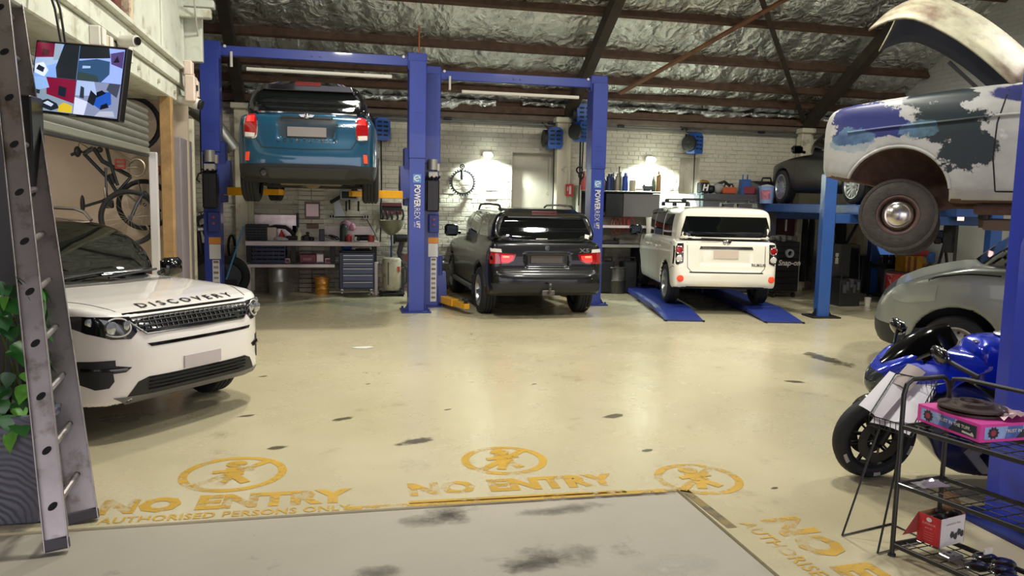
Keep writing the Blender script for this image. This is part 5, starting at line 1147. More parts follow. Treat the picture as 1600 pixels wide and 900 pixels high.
def tb(pts, r, mat, name, n=8):
    mb = MB(); mb.tube(pts, r, n); return mb.ob(name, mat, t, world=True)
hd, hd2, bb, st, ra = (-2.926,10.4,2.259), (-2.819,10.4,2.33), (-2.423,10.45,2), (-2.682,10.42,2.359), (-2.364,10.5,1.675)
tb([hd2, hd], .028, FRM, 'head_tube'); tb([hd, (-2.667,10.42,1.962), (-2.586,10.42,1.811)], .022, FRM, 'top_tube'); tb([hd2, (-2.731,10.42,2.175), bb], .027, FRM, 'down_tube')
tb([st, (-2.646,10.42,2.154), (-2.572,10.43,1.888)], .02, FRM, 'seat_tube'); tb([(-2.58,10.43,1.873), ra], .012, BMET, 'seat_stay'); tb([bb, (-2.559,10.43,1.834), (-2.742,10.4,1.7), (-2.935,10.4,1.635)], .018, FRM, 'swing_arm')
tb([(-2.675,10.42,2.374), (-2.612,10.42,2.323), (-2.401,10.44,2.17)], .016, BMET, 'fork_leg'); tb([(-2.693,10.4,2.099), (-2.695,10.4,1.808), (-2.684,10.4,1.716)], .014, FRM, 'shock_link')
tb([(-2.702,10.35,1.861), (-2.692,10.35,1.747), (-2.659,10.35,1.671)], .014, BMET, 'crank_arm')
mb = MB(); c0 = Vector((-2.339,10.38,2.108)); mb.tube([c0+V(math.cos(x)*.095, .03*math.sin(x), math.sin(x)*.105) for x in np.linspace(0, 6.28, 25)[:-1]], .012, 6, closed=True); mb.tube([c0, c0+V(-.11, -.03, .0)], .016, 8); mb.tube([c0, c0+V(.1, .03, -.09)], .012, 6); mb.ob('chainring', BMET, t, world=True)
def pedal(c, mat):
    c = Vector(c); mb = MB()
    for dx, dz, sx, sz in ((0, .05, .11, .02), (0, -.05, .11, .02), (-.05, 0, .018, .11), (.05, 0, .018, .11), (0, 0, .11, .016)): mb.box(c+V(dx, 0, dz), (sx, .03, sz), b=.004)
    mb.ob('pedal', mat, t, world=True)
pedal((-2.511,10.33,2.147), M('red_pedal', '#a33028', .4)); pedal((-2.227,10.85,2.096), M('red_pedal', '#a33028', .4))
mb = MB(); mb.box((-2.652,10.35,1.663), (.10, .04, .10), b=.015); mb.ob('pedal', BPLAS, t, world=True)
tb([(-2.94,10.35,2.435), (-2.886,10.35,2.4), (-2.783,10.38,2.39), (-2.732,10.4,2.409)], .016, BPLAS, 'handlebar'); tb([(-3.037,10.3,2.235), (-2.981,10.3,2.259), (-2.929,10.34,2.278)], .018, BPLAS, 'grip')
mb = MB(); mb.sph((-2.966,10.3,2.274), .05, (.8, .8, 1.3), 10, 8); mb.sph((-2.744,10.38,2.309), .035); mb.ob('brake_lever', BPLAS, t, world=True)
tb([(-2.958,10.3,2.312), (-2.947,10.32,2.381), (-2.892,10.34,2.346), (-2.843,10.36,2.304)], .005, CABLE, 'brake_cable', 5)
mb = MB(); mb.sph((-2.962,10.4,1.657), .05, (.55, .5, 2.2), 12, 8); mb.ob('saddle', BPLAS, t, world=True)
mb = MB(); mb.cyl((-2.646,10.4,2.024), (-2.607,10.4,1.91), .028, n=10); mb.ob('shock_absorber', IRON, t, world=True)
tb([(-2.345,10.45,1.948), (-2.306,10.45,1.778), (-2.331,10.45,1.661)], .009, M('bike_chain', '#57524b', .4, .7), 'chain', 5)
t = thing('bicycle', 'second bike leaning low in the bay with chunky tyre behind the SUV roof', 'bicycle', (-2.95, 10.3, 0))
bwheel((-2.37,10.1,1.512), .31, (.35, -1, .0))
tb([(-2.371,10.1,1.482), (-2.292,10.12,1.68), (-2.211,10.15,1.817)], .02, FRM, 'fork_leg'); tb([(-2.211,10.15,1.817), (-2.077,10.3,1.589)], .022, FRM, 'down_tube')
tb([(-2.231,10.2,1.474), (-2.162,10.25,1.265)], .012, BMET, 'frame_stay')
# screen hung under the mezzanine
t = thing('monitor', 'wall-hung flat screen showing four security camera views', 'monitor', (-2.05, 5.7, 2.35))
a, b2, c3, d = [Vector(p) for p in ((-1.889,5.643,2.767), (-1.244,5.309,2.657), (-1.264,5.268,2.251), (-1.828,5.574,2.284))]
# true rectangle fitted through those corners
ux = ((b2-a)+(c3-d)).normalized(); uy = ((a-d)+(b2-c3)).normalized(); uy = (uy-ux*uy.dot(ux)).normalized(); nn = ux.cross(uy); cen = (a+b2+c3+d)/4
tw, tth = ((b2-a).length+(c3-d).length)/2, ((a-d).length+(b2-c3).length)/2
m3 = Matrix((ux, uy, nn)).transposed()
mb = MB(); mb.box(cen-nn*.025, (tw, tth, .05), rot=m3, b=.006); mb.ob('casing', M('screen_casing', '#08080a', .3), t, world=True)
mb = MB(); mb.box(cen-nn*.08, (tw*.5, tth*.45, .07), rot=m3, b=.01); mb.ob('bracket', BPLAS, t, world=True)
mb = MB(); mb.box(cen-uy*(tth*.5-.006)+nn*.002, (.05, .006, .003), rot=m3); mb.ob('maker_strip', M('pale_grey', '#8d8f92', .4), t, world=True)
def scr(poly, col, lay, name, parent, e=1.0, q=(0, 0, 1, 1)):
    mb = MB(); x0, y0, w, h = q
    P = [cen+ux*((x0+u*w)-.5)*(tw-.03)+uy*((y0+v*h)-.5)*(tth-.03)+nn*(.001+.0006*lay) for u, v in poly]; n = (P[1]-P[0]).cross(P[2]-P[0])
    mb.add(P if n.dot(nn) > 0 else P[::-1], [tuple(range(len(P)))]); return mb.ob(name, M('screen_'+col, '#'+col, .3, emit=e), parent, world=True, smooth=0)
FULL = [(0, 0), (1, 0), (1, 1), (0, 1)]
pic = scr(FULL, '0a0c10', 0, 'picture', t, .3)
def shapes(q, base, L0):
    o = scr(FULL, base, 1, 'camera_view', t, .95, q)
    for k, (poly, col) in enumerate(L0): scr(poly, col, 2+k, 'image_patch', o, .95, q)
shapes((0, .5, .497, .5), '7fa6e6', [([(0, .55), (.42, .6), (.42, 1), (0, 1)], '6f1230'), ([(0, .2), (.55, .45), (.55, .62), (.1, .55), (0, .5)], '9fb7d8'), ([(.42, .5), (.58, .55), (.6, 1), (.43, 1)], '8fa3b8'), ([(.55, 0), (1, 0), (1, 1), (.64, 1), (.5, .3)], '1c2228'), ([(.02, .1), (.25, .0), (.33, .2), (.2, .42), (.03, .36)], 'dfe6f2'), ([(.05, .2), (.22, .12), (.25, .26), (.1, .34)], '1b2632'), ([(.16, .64), (.3, .62), (.3, .8), (.16, .82)], '3a0a18')])
shapes((.503, .5, .497, .5), '8fa8e8', [([(0, .62), (.7, .72), (.65, 1), (0, 1)], '1a2027'), ([(0, .05), (.55, 0), (.72, .25), (.7, .62), (.4, .66), (0, .56)], '2b4a6e'), ([(.1, .35), (.28, .38), (.28, .44), (.1, .43)], '9ab6dc'), ([(0, 0), (.5, 0), (.45, .18), (0, .25)], '2f3f40'), ([(.74, .55), (1, .45), (1, .95), (.7, .85)], '4a3a6e'), ([(.78, .6), (.92, .62), (.86, .8)], '101420')])
shapes((0, 0, .497, .497), '8496a8', [([(.35, .5), (1, .3), (1, 1), (.3, 1)], '7a1234'), ([(0, .55), (.4, .7), (.3, 1), (0, 1)], '8fb4ea'), ([(.62, .5), (.8, .46), (.8, .74), (.62, .78)], '16202c'), ([(.2, .12), (.5, .02), (.68, .12), (.62, .25), (.4, .36), (.24, .28)], '1c2430'), ([(.3, .22), (.5, .14), (.55, .22), (.4, .3)], 'c8d4e6'), ([(.66, .02), (.98, .02), (.98, .22), (.78, .3), (.68, .2)], 'd3b52c'), ([(0, .0), (.16, .0), (.1, .3), (0, .35)], 'c5d3e4'), ([(.05, .5), (.2, .48), (.2, .6), (.06, .62)], '26313b')])
shapes((.503, 0, .497, .497), '7c86a4', [([(0, .55), (.5, .6), (.4, 1), (0, 1)], '9fb4dc'), ([(.0, .0), (.25, .0), (.3, .4), (.0, .5)], 'c8cfe6'), ([(.42, .35), (.6, .22), (.84, .4), (.8, .75), (.55, .72), (.44, .55)], '1d4fae'), ([(.5, .55), (.7, .7), (.6, .78), (.48, .7)], '0c1020'), ([(.3, .4), (.45, .3), (.5, .6), (.35, .75)], '151a22'), ([(.6, .2), (.8, .3), (.74, .42), (.62, .34)], '0c1020'), ([(.7, .8), (.95, .6), (1, 1), (.75, 1)], '3a3f52'), ([(.5, .0), (.95, .05), (.9, .2), (.6, .16)], 'a9adc0'), ([(.12, .5), (.22, .48), (.2, .8), (.12, .84)], '27303a')])
mb = MB(); p = cen-nn*.1; mb.tube([p+uy*.1-ux*.2, p+uy*.45-ux*.33, p+uy*.75-ux*.5], .008); mb.tube([p+uy*.1-ux*.17, p+uy*.45-ux*.29, p+uy*.75-ux*.46], .008); mb.ob('cable', CABLE, t, world=True)
# boxes and camera on the beam
WPL = M('white_plastic', '#d6d2c9', .45); 
def boxthing(name, label, cat, c, d, mat, b=.01, lid=None):
    t2 = thing(name, label, cat, (c[0], c[1], c[2]-d[2]/2)); mb = MB(); mb.box(c, d, b=b); mb.ob('body', mat, t2, world=True)
    if lid: mb = MB(); mb.box((c[0]+d[0]/2+.008, c[1], c[2]), (.016, d[1]*.86, d[2]*.86), b=.005); mb.ob('cover', lid, t2, world=True)
    return t2
boxthing('junction_box', 'small white box on the mezzanine beam, left of its pair above the screen', 'box', (-1.86,7.064,3.043), (.09, .12, .16), WPL, .012, WPL)
boxthing('junction_box', 'small cream box on the mezzanine beam, right of its pair above the screen', 'box', (-1.85,7.259,3.03), (.08, .10, .12), M('ivory_plastic', '#d8d0b6', .5), .01, WPL)
boxthing('junction_box', 'white box on the beam touching the top right corner of the screen', 'box', (-1.85,7.873,3.06), (.09, .13, .20), WPL, .012, WPL)
t = thing('security_camera', 'stubby white security camera on the mezzanine fascia above the screen', 'camera', (-1.8,7.741,3.145)); p = Vector(t.location)
mb = MB(); mb.cyl(p+V(-.05, .04, .0), p+V(.10, -.05, -.01), .05, n=16); mb.ob('barrel', WPL, t, world=True); mb = MB(); mb.cyl(p+V(.10, -.05, -.01), p+V(.112, -.057, -.011), .036, n=16); mb.ob('lens', GBLK, t, world=True); mb = MB(); mb.cyl(p+V(-.06, .06, 0), p+V(-.06, .06, .08), .03, n=10); mb.ob('mount', WPL, t, world=True)
t = thing('switch_box', 'cluster of pale pink switch boxes at the far end of the mezzanine beam', 'switch box', (-1.74,10.626,3.018)); p = Vector(t.location); PK = M('pinkish_box', '#cfbcae', .5, var=.1)
for d3, sz in ((V(0, 0, .08), (.12, .24, .32)), (V(-.02, -.02, .33), (.10, .16, .18)), (V(.02, .12, .10), (.10, .14, .22))):
    mb = MB(); mb.box(p+d3, sz, b=.015); mb.ob('box', PK, t, world=True)
mb = MB(); mb.box(p+V(.07, 0, .10), (.02, .05, .07), b=.004); mb.ob('switch', BPLAS, t, world=True)
t = thing('floodlight', 'white floodlight head pointing out from the end of the mezzanine', 'lamp', (-1.76,10.693,2.962)); p = Vector(t.location)
mb = MB(); mb.cyl(p+V(-.14, 0, .02), p+V(.10, -.03, -.04), .05, .07, n=16); mb.ob('head', WPL, t, world=True); mb = MB(); mb.cyl(p+V(.10, -.03, -.04), p+V(.14, -.036, -.052), .06, n=16); mb.ob('rim', BPLAS, t, world=True)
t = thing('duct_elbow', 'grey metal duct slanting behind the first blue lift post', 'duct', (-2.173,13.4,3.04)); mb = MB(); a = Vector((-2.189,13.4,3.158)); mb.tube([a, a+V(.35, .1, -.28), a+V(.6, .15, -.62)], .12, 14); mb.ob('duct', GALV, t, world=True)
# aluminium ladder: two nested stiles with rung stubs between
t = thing('ladder', 'scuffed aluminium extension ladder leaning upright against the mezzanine', 'ladder', (-1.4, 4.3, 0))
LAD = M('scuffed_aluminium', '#9b9494', .38, .75, var=.18, vscale=4, dirt='#6d645c', dscale=6, damt=.35)
f1, f2 = V(-1.375, 4.20, 0), V(-1.355, 4.56, 0)
t1, t2_ = Vector((-1.895,5.249,2.918)), Vector((-1.99,5.662,3.01))
for nm, f0, t0, w in (('stile', f1, t1, .105), ('stile', f2, t2_, .145)):
    d = (t0-f0).normalized(); sx = V(1, .18, 0); sx = (sx-d*sx.dot(d)).normalized(); sy = d.cross(sx); L0 = (t0-f0).length*1.12; m3 = Matrix((sx, sy, d)).transposed()
    mb = MB(); C0 = f0+d*(L0/2)
    mb.box(C0, (w, .006, L0), rot=m3, b=.001)
    for q in (-1, 1): mb.box(C0+sx*q*w/2-sy*.016, (.006, .04, L0), rot=m3, b=.001)
    o = mb.ob(nm, LAD, t, world=True)
    mb = MB(); mb.box(f0+d*.03-sy*.01, (w+.012, .05, .06), rot=m3, b=.008); mb.ob('rubber_foot', M('grey_rubber', '#46434a', .7), o, world=True)
    mb = MB(); k = 0
    for i in range(11):
        p = f0+d*(.22+i*.285)
        if f0 is f1:
            mb.lathe([(.026, 0), (.026, .002)], p-sy*.006, -sy, 14, sc=(1, .62))
    if mb.v: mb.ob('rung_hole', M('hole_black', '#0b0b0c', .8), o, world=True)['kind'] = 'stuff'
d1 = (t1-f1).normalized(); d2 = (t2_-f2).normalized()
for i in range(11):
    mb = MB(); mb.cyl(f1+d1*(.22+i*.285)+V(.01, .02, 0), f2+d2*(.26+i*.285), .018, n=10); mb.ob('rung', LAD, t, world=True)
# plant pot, plant, pink canister
t = thing('planter', 'tall square slate grey planter with a ripple pattern beside the ladder', 'planter', (-1.83, 4.42, 0))
PT = M('slate_planter', '#5d5e6b', .55, bump=0); nt = PT.node_tree; N = nt.nodes; L = nt.links; tc = N.new('ShaderNodeTexCoord'); wv2 = N.new('ShaderNodeTexWave'); wv2.wave_type = 'RINGS'; wv2.rings_direction = 'Y'; wv2.inputs['Scale'].default_value = 9; wv2.inputs['Distortion'].default_value = 5; wv2.inputs['Detail'].default_value = 1
L.new(tc.outputs['Object'], wv2.inputs[0]); bp = N.new('ShaderNodeBump'); bp.inputs['Strength'].default_value = .5; bp.inputs['Distance'].default_value = .02; L.new(wv2.outputs[1], bp.inputs['Height']); L.new(bp.outputs[0], N['Principled BSDF'].inputs['Normal'])
mb = MB(); cx, cy = (-1.525,4.45,0.478)[0]-.235, 4.76
def fr(w0, w1, z0, z1):
    return [(cx+sx*w, cy+sy*w, z) for w, z in ((w0, z0), (w1, z1)) for sx, sy in ((-1, -1), (1, -1), (1, 1), (-1, 1))]
for w0, w1, z0, z1 in ((.17, .235, 0, .56), (.235, .25, .56, .57), (.25, .25, .57, .615), (.25, .215, .615, .615), (.215, .205, .615, .55)): mb.add(fr(w0, w1, z0, z1), [(i, (i+1) % 4, 4+(i+1) % 4, 4+i) for i in range(4)])
mb.add(fr(.18, .18, 0, 0)[:4], [(3, 2, 1, 0)]); mb.ob('pot', PT, t, world=True, smooth=20)
mb = MB(); mb.add([(cx-.23, cy-.23, .6), (cx+.23, cy-.23, .6), (cx+.23, cy+.23, .6), (cx-.23, cy+.23, .6)], [(0, 1, 2, 3)]); mb.ob('soil', M('potting_soil', '#2a211b', .9, bump=.6), t, world=True)
t = thing('pothos_plant', 'leafy green climbing plant with heart-shaped leaves growing from the grey planter', 'plant', (cx, cy, .6))
rnd = random.Random(21)
def leaf_me(name, col):
    n = 7; vs = []; fs = []
    prof = [(0, .0), (.05, .34), (.22, .5), (.45, .44), (.7, .27), (.88, .1), (1., .0)]
    for x, w in prof: vs += [(x, -w, .10*abs(w)-.22*x*x), (x, 0, -.22*x*x), (x, w, .10*abs(w)-.22*x*x)]
    for i in range(n-1): fs += [(3*i, 3*i+3, 3*i+4, 3*i+1), (3*i+1, 3*i+4, 3*i+5, 3*i+2)]
    me = bpy.data.meshes.new(name); me.from_pydata(vs, [], fs); me.materials.append(col); me.polygons.foreach_set('use_smooth', [True]*len(fs)); me.update(); return me
LM = [leaf_me('leaf', M('leaf_green', '#2f6a2a', .35, var=.3, vscale=2, coat=.2)), leaf_me('leaf', M('leaf_lime', '#5f9a3a', .35, var=.3, vscale=2, coat=.2)), leaf_me('leaf', M('leaf_deep', '#1e4a24', .4, var=.3, vscale=2, coat=.2))]
for i in range(150):
    zz = rnd.uniform(.52, 1.36); rr = .26*(1-.35*max(0, (zz-1.0)/.5)); an = rnd.uniform(-2.6, .9)
    p = V(cx-.02+math.cos(an)*rr*rnd.uniform(.45, 1)+(.06 if zz < .9 else 0), cy+math.sin(an)*rr*rnd.uniform(.45, 1), zz)
    p.x = min(p.x, cx+.15)
    o = bpy.data.objects.new('leaf', LM[rnd.choice((0, 0, 0, 1, 2, 2))]); COL.objects.link(o); o.parent = t; o.location = p-t.location; s = rnd.uniform(.07, .13); o.scale = (s, s*.95, s)
    o.rotation_euler = (rnd.uniform(-.5, .5), rnd.uniform(.3, 1.3), an+rnd.uniform(-.8, .8))
mb = MB()
for i in range(9):
    p = V(cx+rnd.uniform(-.1, .1), cy+rnd.uniform(-.1, .1), .6); mb.tube([p, p+V(rnd.uniform(-.15, .15), rnd.uniform(-.15, .1), .4), p+V(rnd.uniform(-.2, .2), rnd.uniform(-.2, .1), .6)], .007, 5)
mb.ob('stem', M('plant_stem', '#4d5a2e', .6), t, world=True)
p = Vector((-1.699,5.001,0)); t = thing('gas_bottle', 'slim pink cylinder standing behind the ladder by the planter', 'bottle', p)
mb = MB(); mb.lathe([(.001, 0), (.085, 0), (.09, .02), (.09, .27), (.07, .31), (.03, .33), (.03, .36), (.001, .36)], p, n=24, caps=False); mb.ob('body', M('pink_paint', '#c77fa0', .4, coat=.3), t, world=True)
mb = MB(); mb.cyl(p+V(0, 0, .355), p+V(0, 0, .39), .035, n=12); mb.ob('valve', IRON, t, world=True)

# ================================================================ along the back wall
def T(name, label, cat, mb, mat, group=None, smooth=35): return tag(mb.ob(name, mat, smooth=smooth), label, cat, group)
def rc(a, b, dep, grow=0.):
    """centre and size of a box whose front face spans lower-left a to upper-right b"""
    return (((a[0]+b[0])/2, a[1]+dep/2, (a[2]+b[2])/2), (abs(b[0]-a[0]), dep, abs(b[2]-a[2])))
def can(mb, x, y, z, r, h, kind=0, mi=0):
    if kind == 0: mb.lathe([(.001, 0), (r, 0), (r, h*.8), (r*.8, h*.84), (r*.45, h*.86), (r*.45, h), (.001, h)], (x, y, z), n=14, caps=False, mi=mi)
    elif kind == 1: mb.lathe([(.001, 0), (r*.95, 0), (r, h*.05), (r, h*.55), (r*.35, h*.75), (r*.3, h), (.001, h)], (x, y, z), n=14, caps=False, mi=mi)
    else: mb.lathe([(.001, 0), (r*.85, 0), (r, h), (r*.9, h), (r*.8, h*.1), (.001, h*.1)], (x, y, z), n=16, caps=False, mi=mi)
# bulkhead lamps over the two bays, washing the wall below
for k, (p, lab) in enumerate((((2.92,15.25,2.671), 'round wall lamp glaring above the toothed ring ornament'), ((6.318,15.25,2.69), 'round wall lamp glaring above the shelf of bottles'))):
    t = thing('wall_lamp', lab, 'lamp', p); p = Vector(p)
    mb = MB(); mb.sph(p+V(0, -.02, 0), .075, (1.15, .9, .8), 16, 10); mb.ob('bulb', M('lit_bulb', '#f4fff4', .3, emit=22), t, world=True)
    mb = MB(); mb.box(p+V(0, .09, .03), (.2, .1, .1), b=.02); mb.ob('bracket', WPL, t, world=True)
    d = bpy.data.lights.new('wall_lamp_light', 'SPOT'); d.energy = 330; d.spot_size = R(150); d.spot_blend = .35; d.color = (.86, 1.0, .92); d.shadow_soft_size = .06
    o = bpy.data.objects.new('wall_lamp_light', d); COL.objects.link(o); o.location = p+V(0, -.10, -.09); o.rotation_euler = (R(14), 0, 0)
# toothed ring ornament
p = Vector((2.431,15.3,2.14)); t = thing('toothed_ring', 'black toothed chain-ring ornament hanging on the white wall', 'wall ornament', p)
mb = MB(); mb.lathe([(.205, -.015), (.235, -.015), (.235, .015), (.205, .015), (.205, -.015)], p, (0, 1, 0), 48, caps=False)
for i in range(30):
    a = 2*math.pi*i/30; m3 = Matrix.Rotation(-a, 3, 'Y'); mb.box(p+m3 @ V(0, 0, .245), (.026, .03, .035), rot=m3, b=.004)
mb.ob('ring', IRON, t, world=True)
mb = MB(); mb.lathe([(.03, -.012), (.05, -.012), (.05, .012), (.03, .012), (.03, -.012)], p+V(-.01, 0, .305), (0, 1, 0), 20, caps=False)
for i in range(5): mb.cyl(p+V(-.01, 0, .305), p+V(-.01+.05*math.cos(i*1.257), 0, .305+.05*math.sin(i*1.257)), .006, n=6)
mb.ob('small_cog', IRON, t, world=True); mb = MB(); mb.tube([p+V(-.01, -.01, .26), p+V(-.02, -.015, .16), p+V(-.02, -.015, .05)], .028, 8, rs=[.014, .034, .026]); mb.ob('crank', IRON, t, world=True)
# wall pipes
t = thing('wall_pipe', 'pair of grey conduits running the length of the back wall', 'pipe', (3, 15.3, 3.3)); a, b2 = Vector((-1.932,15.28,3.272)), Vector((10.454,15.28,3.337))
for dz in (0, -.075):
    mb = MB(); mb.cyl((a.x, 15.30, 3.38+dz), (XR-.1, 15.30, 3.38+dz), .022, n=10); mb.ob('conduit', M('pipe_grey', '#6d6c69', .5, .3), t, world=True)
for px in ((2.126,15.28,3.292), (4.192,15.28,3.352), (5.639,15.28,3.361), (7.032,15.28,3.378), (8.777,15.28,3.381)):
    mb = MB(); mb.box((px[0], 15.28, 3.345), (.14, .06, .045), b=.008); mb.ob('pipe_tee', IRON, t, world=True)
# hose reels
REEL = M('reel_blue', '#2458a8', .4, var=.1); REELD = M('reel_black', '#16181c', .55)
def reel(label, p, drop, rz_=0., tilt=0., sc=1., py_extra=None, hose_col=None):
    t = thing('hose_reel', label, 'hose reel', p, rz_, 'blue hose reels', sc)
    mb = MB(); pts = [(-.12, -.20), (.12, -.20), (.15, -.14), (.15, .16), (.08, .22), (-.08, .22), (-.15, .16), (-.15, -.14)]
    mb.prism(pts, 'y', -.14, .06); mb.ob('housing', REEL, t)
    mb = MB()
    for q in (-.06, .06):
        for z in (-.10, -.02, .06, .14): mb.box((q, -.145, z), (.085, .012, .03), b=.004)
    mb.ob('vent_slots', REELD, t)['kind'] = 'stuff'
    mb = MB(); mb.lathe([(.13, 0), (.165, .012), (.165, .07), (.13, .08), (.05, .08), (.001, .075)], (-.15, -.04, 0), (-1, 0, 0), 24, caps=False); mb.ob('drum', REELD, t)
    mb = MB(); mb.box((0, .10, .05), (.2, .09, .3), b=.01); mb.ob('bracket', IRON, t)
    if drop: mb = MB(); mb.tube([(0, -.05, -.2), (.01, -.05, -.5*drop), (-.01, -.05, -drop)], .014, 7); mb.ob('hose', CABLE, t)
    mb = MB(); mb.tube([(-.1, .05, .2), (-.2, .1, .3), (-.2, .2, .36)], .012, 6); mb.ob('feed_hose', CABLE, t)
    return t
reel('blue hose reel on the wall behind the raised blue hatchback', (0.833,15.2,3.077), 2.1, .3)
reel('blue hose reel on bare wall left of the cream post', (4.217,15.2,3.035), 2.0)
reel('upper of two blue hose reels hanging left of the blue post by the bottles', (4.742,14.9,3.463), 0, -.2, sc=1.05)
reel('lower of two blue hose reels hanging left of the blue post by the bottles', (4.585,14.7,3.134), 1.55, .6, sc=.9)
reel('blue round hose reel high on the wall above the white wagon', (7.196,15.2,3.04), 1.3, .5)
# fire sign and iron rod on the cream post
p = Vector((4.54,15.08,2.037)); t = thing('fire_sign', 'small red fire extinguisher sign on the cream post', 'sign', p); w, h = .16, .24
mb = MB(); mb.box(p, (w, .01, h)); mb.ob('plate', M('sign_red', '#b8352f', .5), t, world=True)
mb = MB(); y = p.y-.007; mb.add([(p.x-.012, y, p.z-.08), (p.x+.03, y, p.z-.08), (p.x+.03, y, p.z+.05), (p.x+.02, y, p.z+.085), (p.x-.005, y, p.z+.085), (p.x-.012, y, p.z+.05)], [tuple(range(6))])
mb.add([(p.x-.055, y, p.z-.02), (p.x-.035, y, p.z-.02), (p.x-.03, y, p.z+.05), (p.x-.045, y, p.z+.08)], [(0, 1, 2, 3)]); mb.ob('pictogram', WSTK, t, world=True)
mb = MB(); a = Vector((4.372,15.15,2.625)); mb.tube([a, a+V(.01, 0, -.3), a+V(-.02, 0, -.75)], .014, 6); mb.sph(a+V(0, 0, .03), .05, (1, .5, 1)); T('pull_chain', 'dark strap with knotted end hanging left of the cream post', 'strap', mb, IRON)
t = thing('air_line', 'looped air line hanging under the lower of the two hung hose reels', 'hose', (4.631,14.7,2.49)); mb = MB(); a = Vector((4.614,14.7,3.038)); mb.tube([a, a+V(0, 0, -.5), a+V(.02, 0, -.9)], .014, 6); mb.tube([a+V(.06, 0, 0), a+V(.05, 0, -.6), a+V(.03, 0, -.85)], .014, 6); mb.ob('hose', CABLE, t, world=True); mb = MB(); mb.tube([a+V(.0+.06*math.cos(x), 0, -.62+.06*math.sin(x)) for x in np.linspace(0, 6, 12)], .016, 6); mb.tube([a+V(.03+.05*math.cos(x), -.03, -.72+.06*math.sin(x)) for x in np.linspace(0, 6, 12)], .016, 6); mb.ob('coupling', IRON, t, world=True)
# ---- workbench on the left
BW = M('bench_white', '#ddd0d0', .5, var=.08, vscale=4); BY = 14.75
t = thing('workbench', 'long pale workbench with a lower shelf against the back wall', 'workbench', ((-0.414,14.75,0.024)[0], 15.0, 0))
a, b2 = (-1.572,14.75,0.919), (0.801,14.75,0.996); zt = ((-1.549,14.75,0.999)[2]+(0.766,14.75,0.984)[2])/2
mb = MB(); mb.box(((a[0]+b2[0])/2, 15.03, zt-.04), (b2[0]-a[0], .58, .08), b=.008); mb.ob('worktop', BW, t, world=True)
zs = (-0.837,14.75,0.576)[2]; x1 = (-0.011,14.75,0.578)[0]; x0 = (-1.545,14.75,0.574)[0]
mb = MB(); mb.box(((x0+x1)/2, 15.03, zs-.03), (x1-x0, .56, .055), b=.006); mb.ob('lower_shelf', BW, t, world=True)
for x, z1 in ((x0+.03, zs), (b2[0]-.06, .62)):
    for y in (14.78, 15.28):
        mb = MB(); mb.box((x, y, z1/2), (.055, .055, z1), b=.006); mb.ob('leg', BW, t, world=True)
for px in ((-1.514,14.8,0.778), (-0.748,14.8,0.782), (-0.045,14.8,0.786), (0.71,14.8,0.79)):
    mb = MB(); mb.box((px[0], 14.85, (zs+zt)/2-.02), (.09, .10, zt-zs-.09), b=.006); mb.ob('upright', M('black_upright', '#17181c', .6), t, world=True)
mb = MB(); mb.box(((a[0]+b2[0])/2+.35, 15.31, zt+.14), (1.5, .02, .26), b=.004); mb.ob('splash_back', BW, t, world=True)
def crate(name, label, cat, c, d, mat, nb=5, group=None, lid=False):
    t = thing(name, label, cat, (c[0], c[1], c[2]-d[2]/2), 0, group); x, y, z = c; w, dp, h = d
    mb = MB(); mb.box((x, y, z-h/2+.012), (w, dp, .024)); mb.ob('base', mat, t, world=True)
    for sx, sy, ww, dd in ((0, -1, w, .02), (0, 1, w, .02), (-1, 0, .02, dp), (1, 0, .02, dp)):
        mb = MB(); px, py = x+sx*(w/2-.01), y+sy*(dp/2-.01)
        for k in range(nb): mb.box((px, py, z-h/2+h*(k+.5)/nb), (ww, dd, h/nb*.72), b=.003)
        nn2 = 6
        for k in range(nn2+1):
            f = -.5+k/nn2; mb.box((px+(f*w*.96 if sy else 0), py+(f*dp*.96 if sx else 0), z), (.022, .022, h), b=.003)
        mb.ob('side', mat, t, world=True)
    return t
CB = M('crate_navy', '#1f2547', .5, var=.15)
c, d = rc((-1.511,14.85,0.589), (-0.884,14.85,0.941), .42); crate('crate', 'big navy blue slatted crate on the lower shelf of the pale workbench', 'crate', c, d, CB, 5)
c, d = rc((-1.565,14.8,1.007), (-1.199,14.8,1.287), .35); crate('crate', 'dark grey crate on the left end of the pale worktop', 'crate', c, d, M('crate_dark', '#24252b', .55), 6)
def box2(name, label, cat, a, b, dep, mat, part='panel', pm=None, bev=.008, group=None, txt=None):
    c, d = rc(a, b, dep); t = thing(name, label, cat, (c[0], c[1], c[2]-d[2]/2), 0, group)
    mb = MB(); mb.box(c, d, b=bev); mb.ob('body', mat, t, world=True)
    if pm: mb = MB(); mb.box((c[0], c[1]-d[1]/2-.003, c[2]), (d[0]*.8, .006, d[2]*.7), b=.002); mb.ob(part, pm, t, world=True)
    return t
MAR = M('maroon_box', '#5e1f2b', .5, var=.15); PKW = M('pinkish_white', '#d8c4c8', .5)
t = box2('tool_case', 'flat maroon tool case with a lettered lid on the lower shelf of the pale workbench', 'case', (-0.64,14.85,0.592), (-0.343,14.85,0.746), .3, MAR)
mb = MB(); q = Vector((-0.503,14.845,0.663)); 
mb = MB(); mb.box(q+V(0, -.01, 0), (.16, .006, .05), b=.002); mb.ob('case_print', M('faded_print', '#8a5a62', .6), t, world=True)
box2('carton', 'tall grey box with a white label beside the maroon tool case', 'box', (-0.344,14.84,0.593), (-0.205,14.84,0.771), .2, M('box_grey', '#7a6f72', .6), 'label', PKW)
box2('carton', 'small pale box on the shelf between the navy crate and the maroon case', 'box', (-0.886,14.82,0.593), (-0.807,14.82,0.675), .12, PKW, 'print', MAR)
box2('carton', 'small pale box at the right end of the lower shelf of the pale workbench', 'box', (-0.183,14.82,0.595), (-0.08,14.82,0.678), .12, PKW, 'print', MAR)
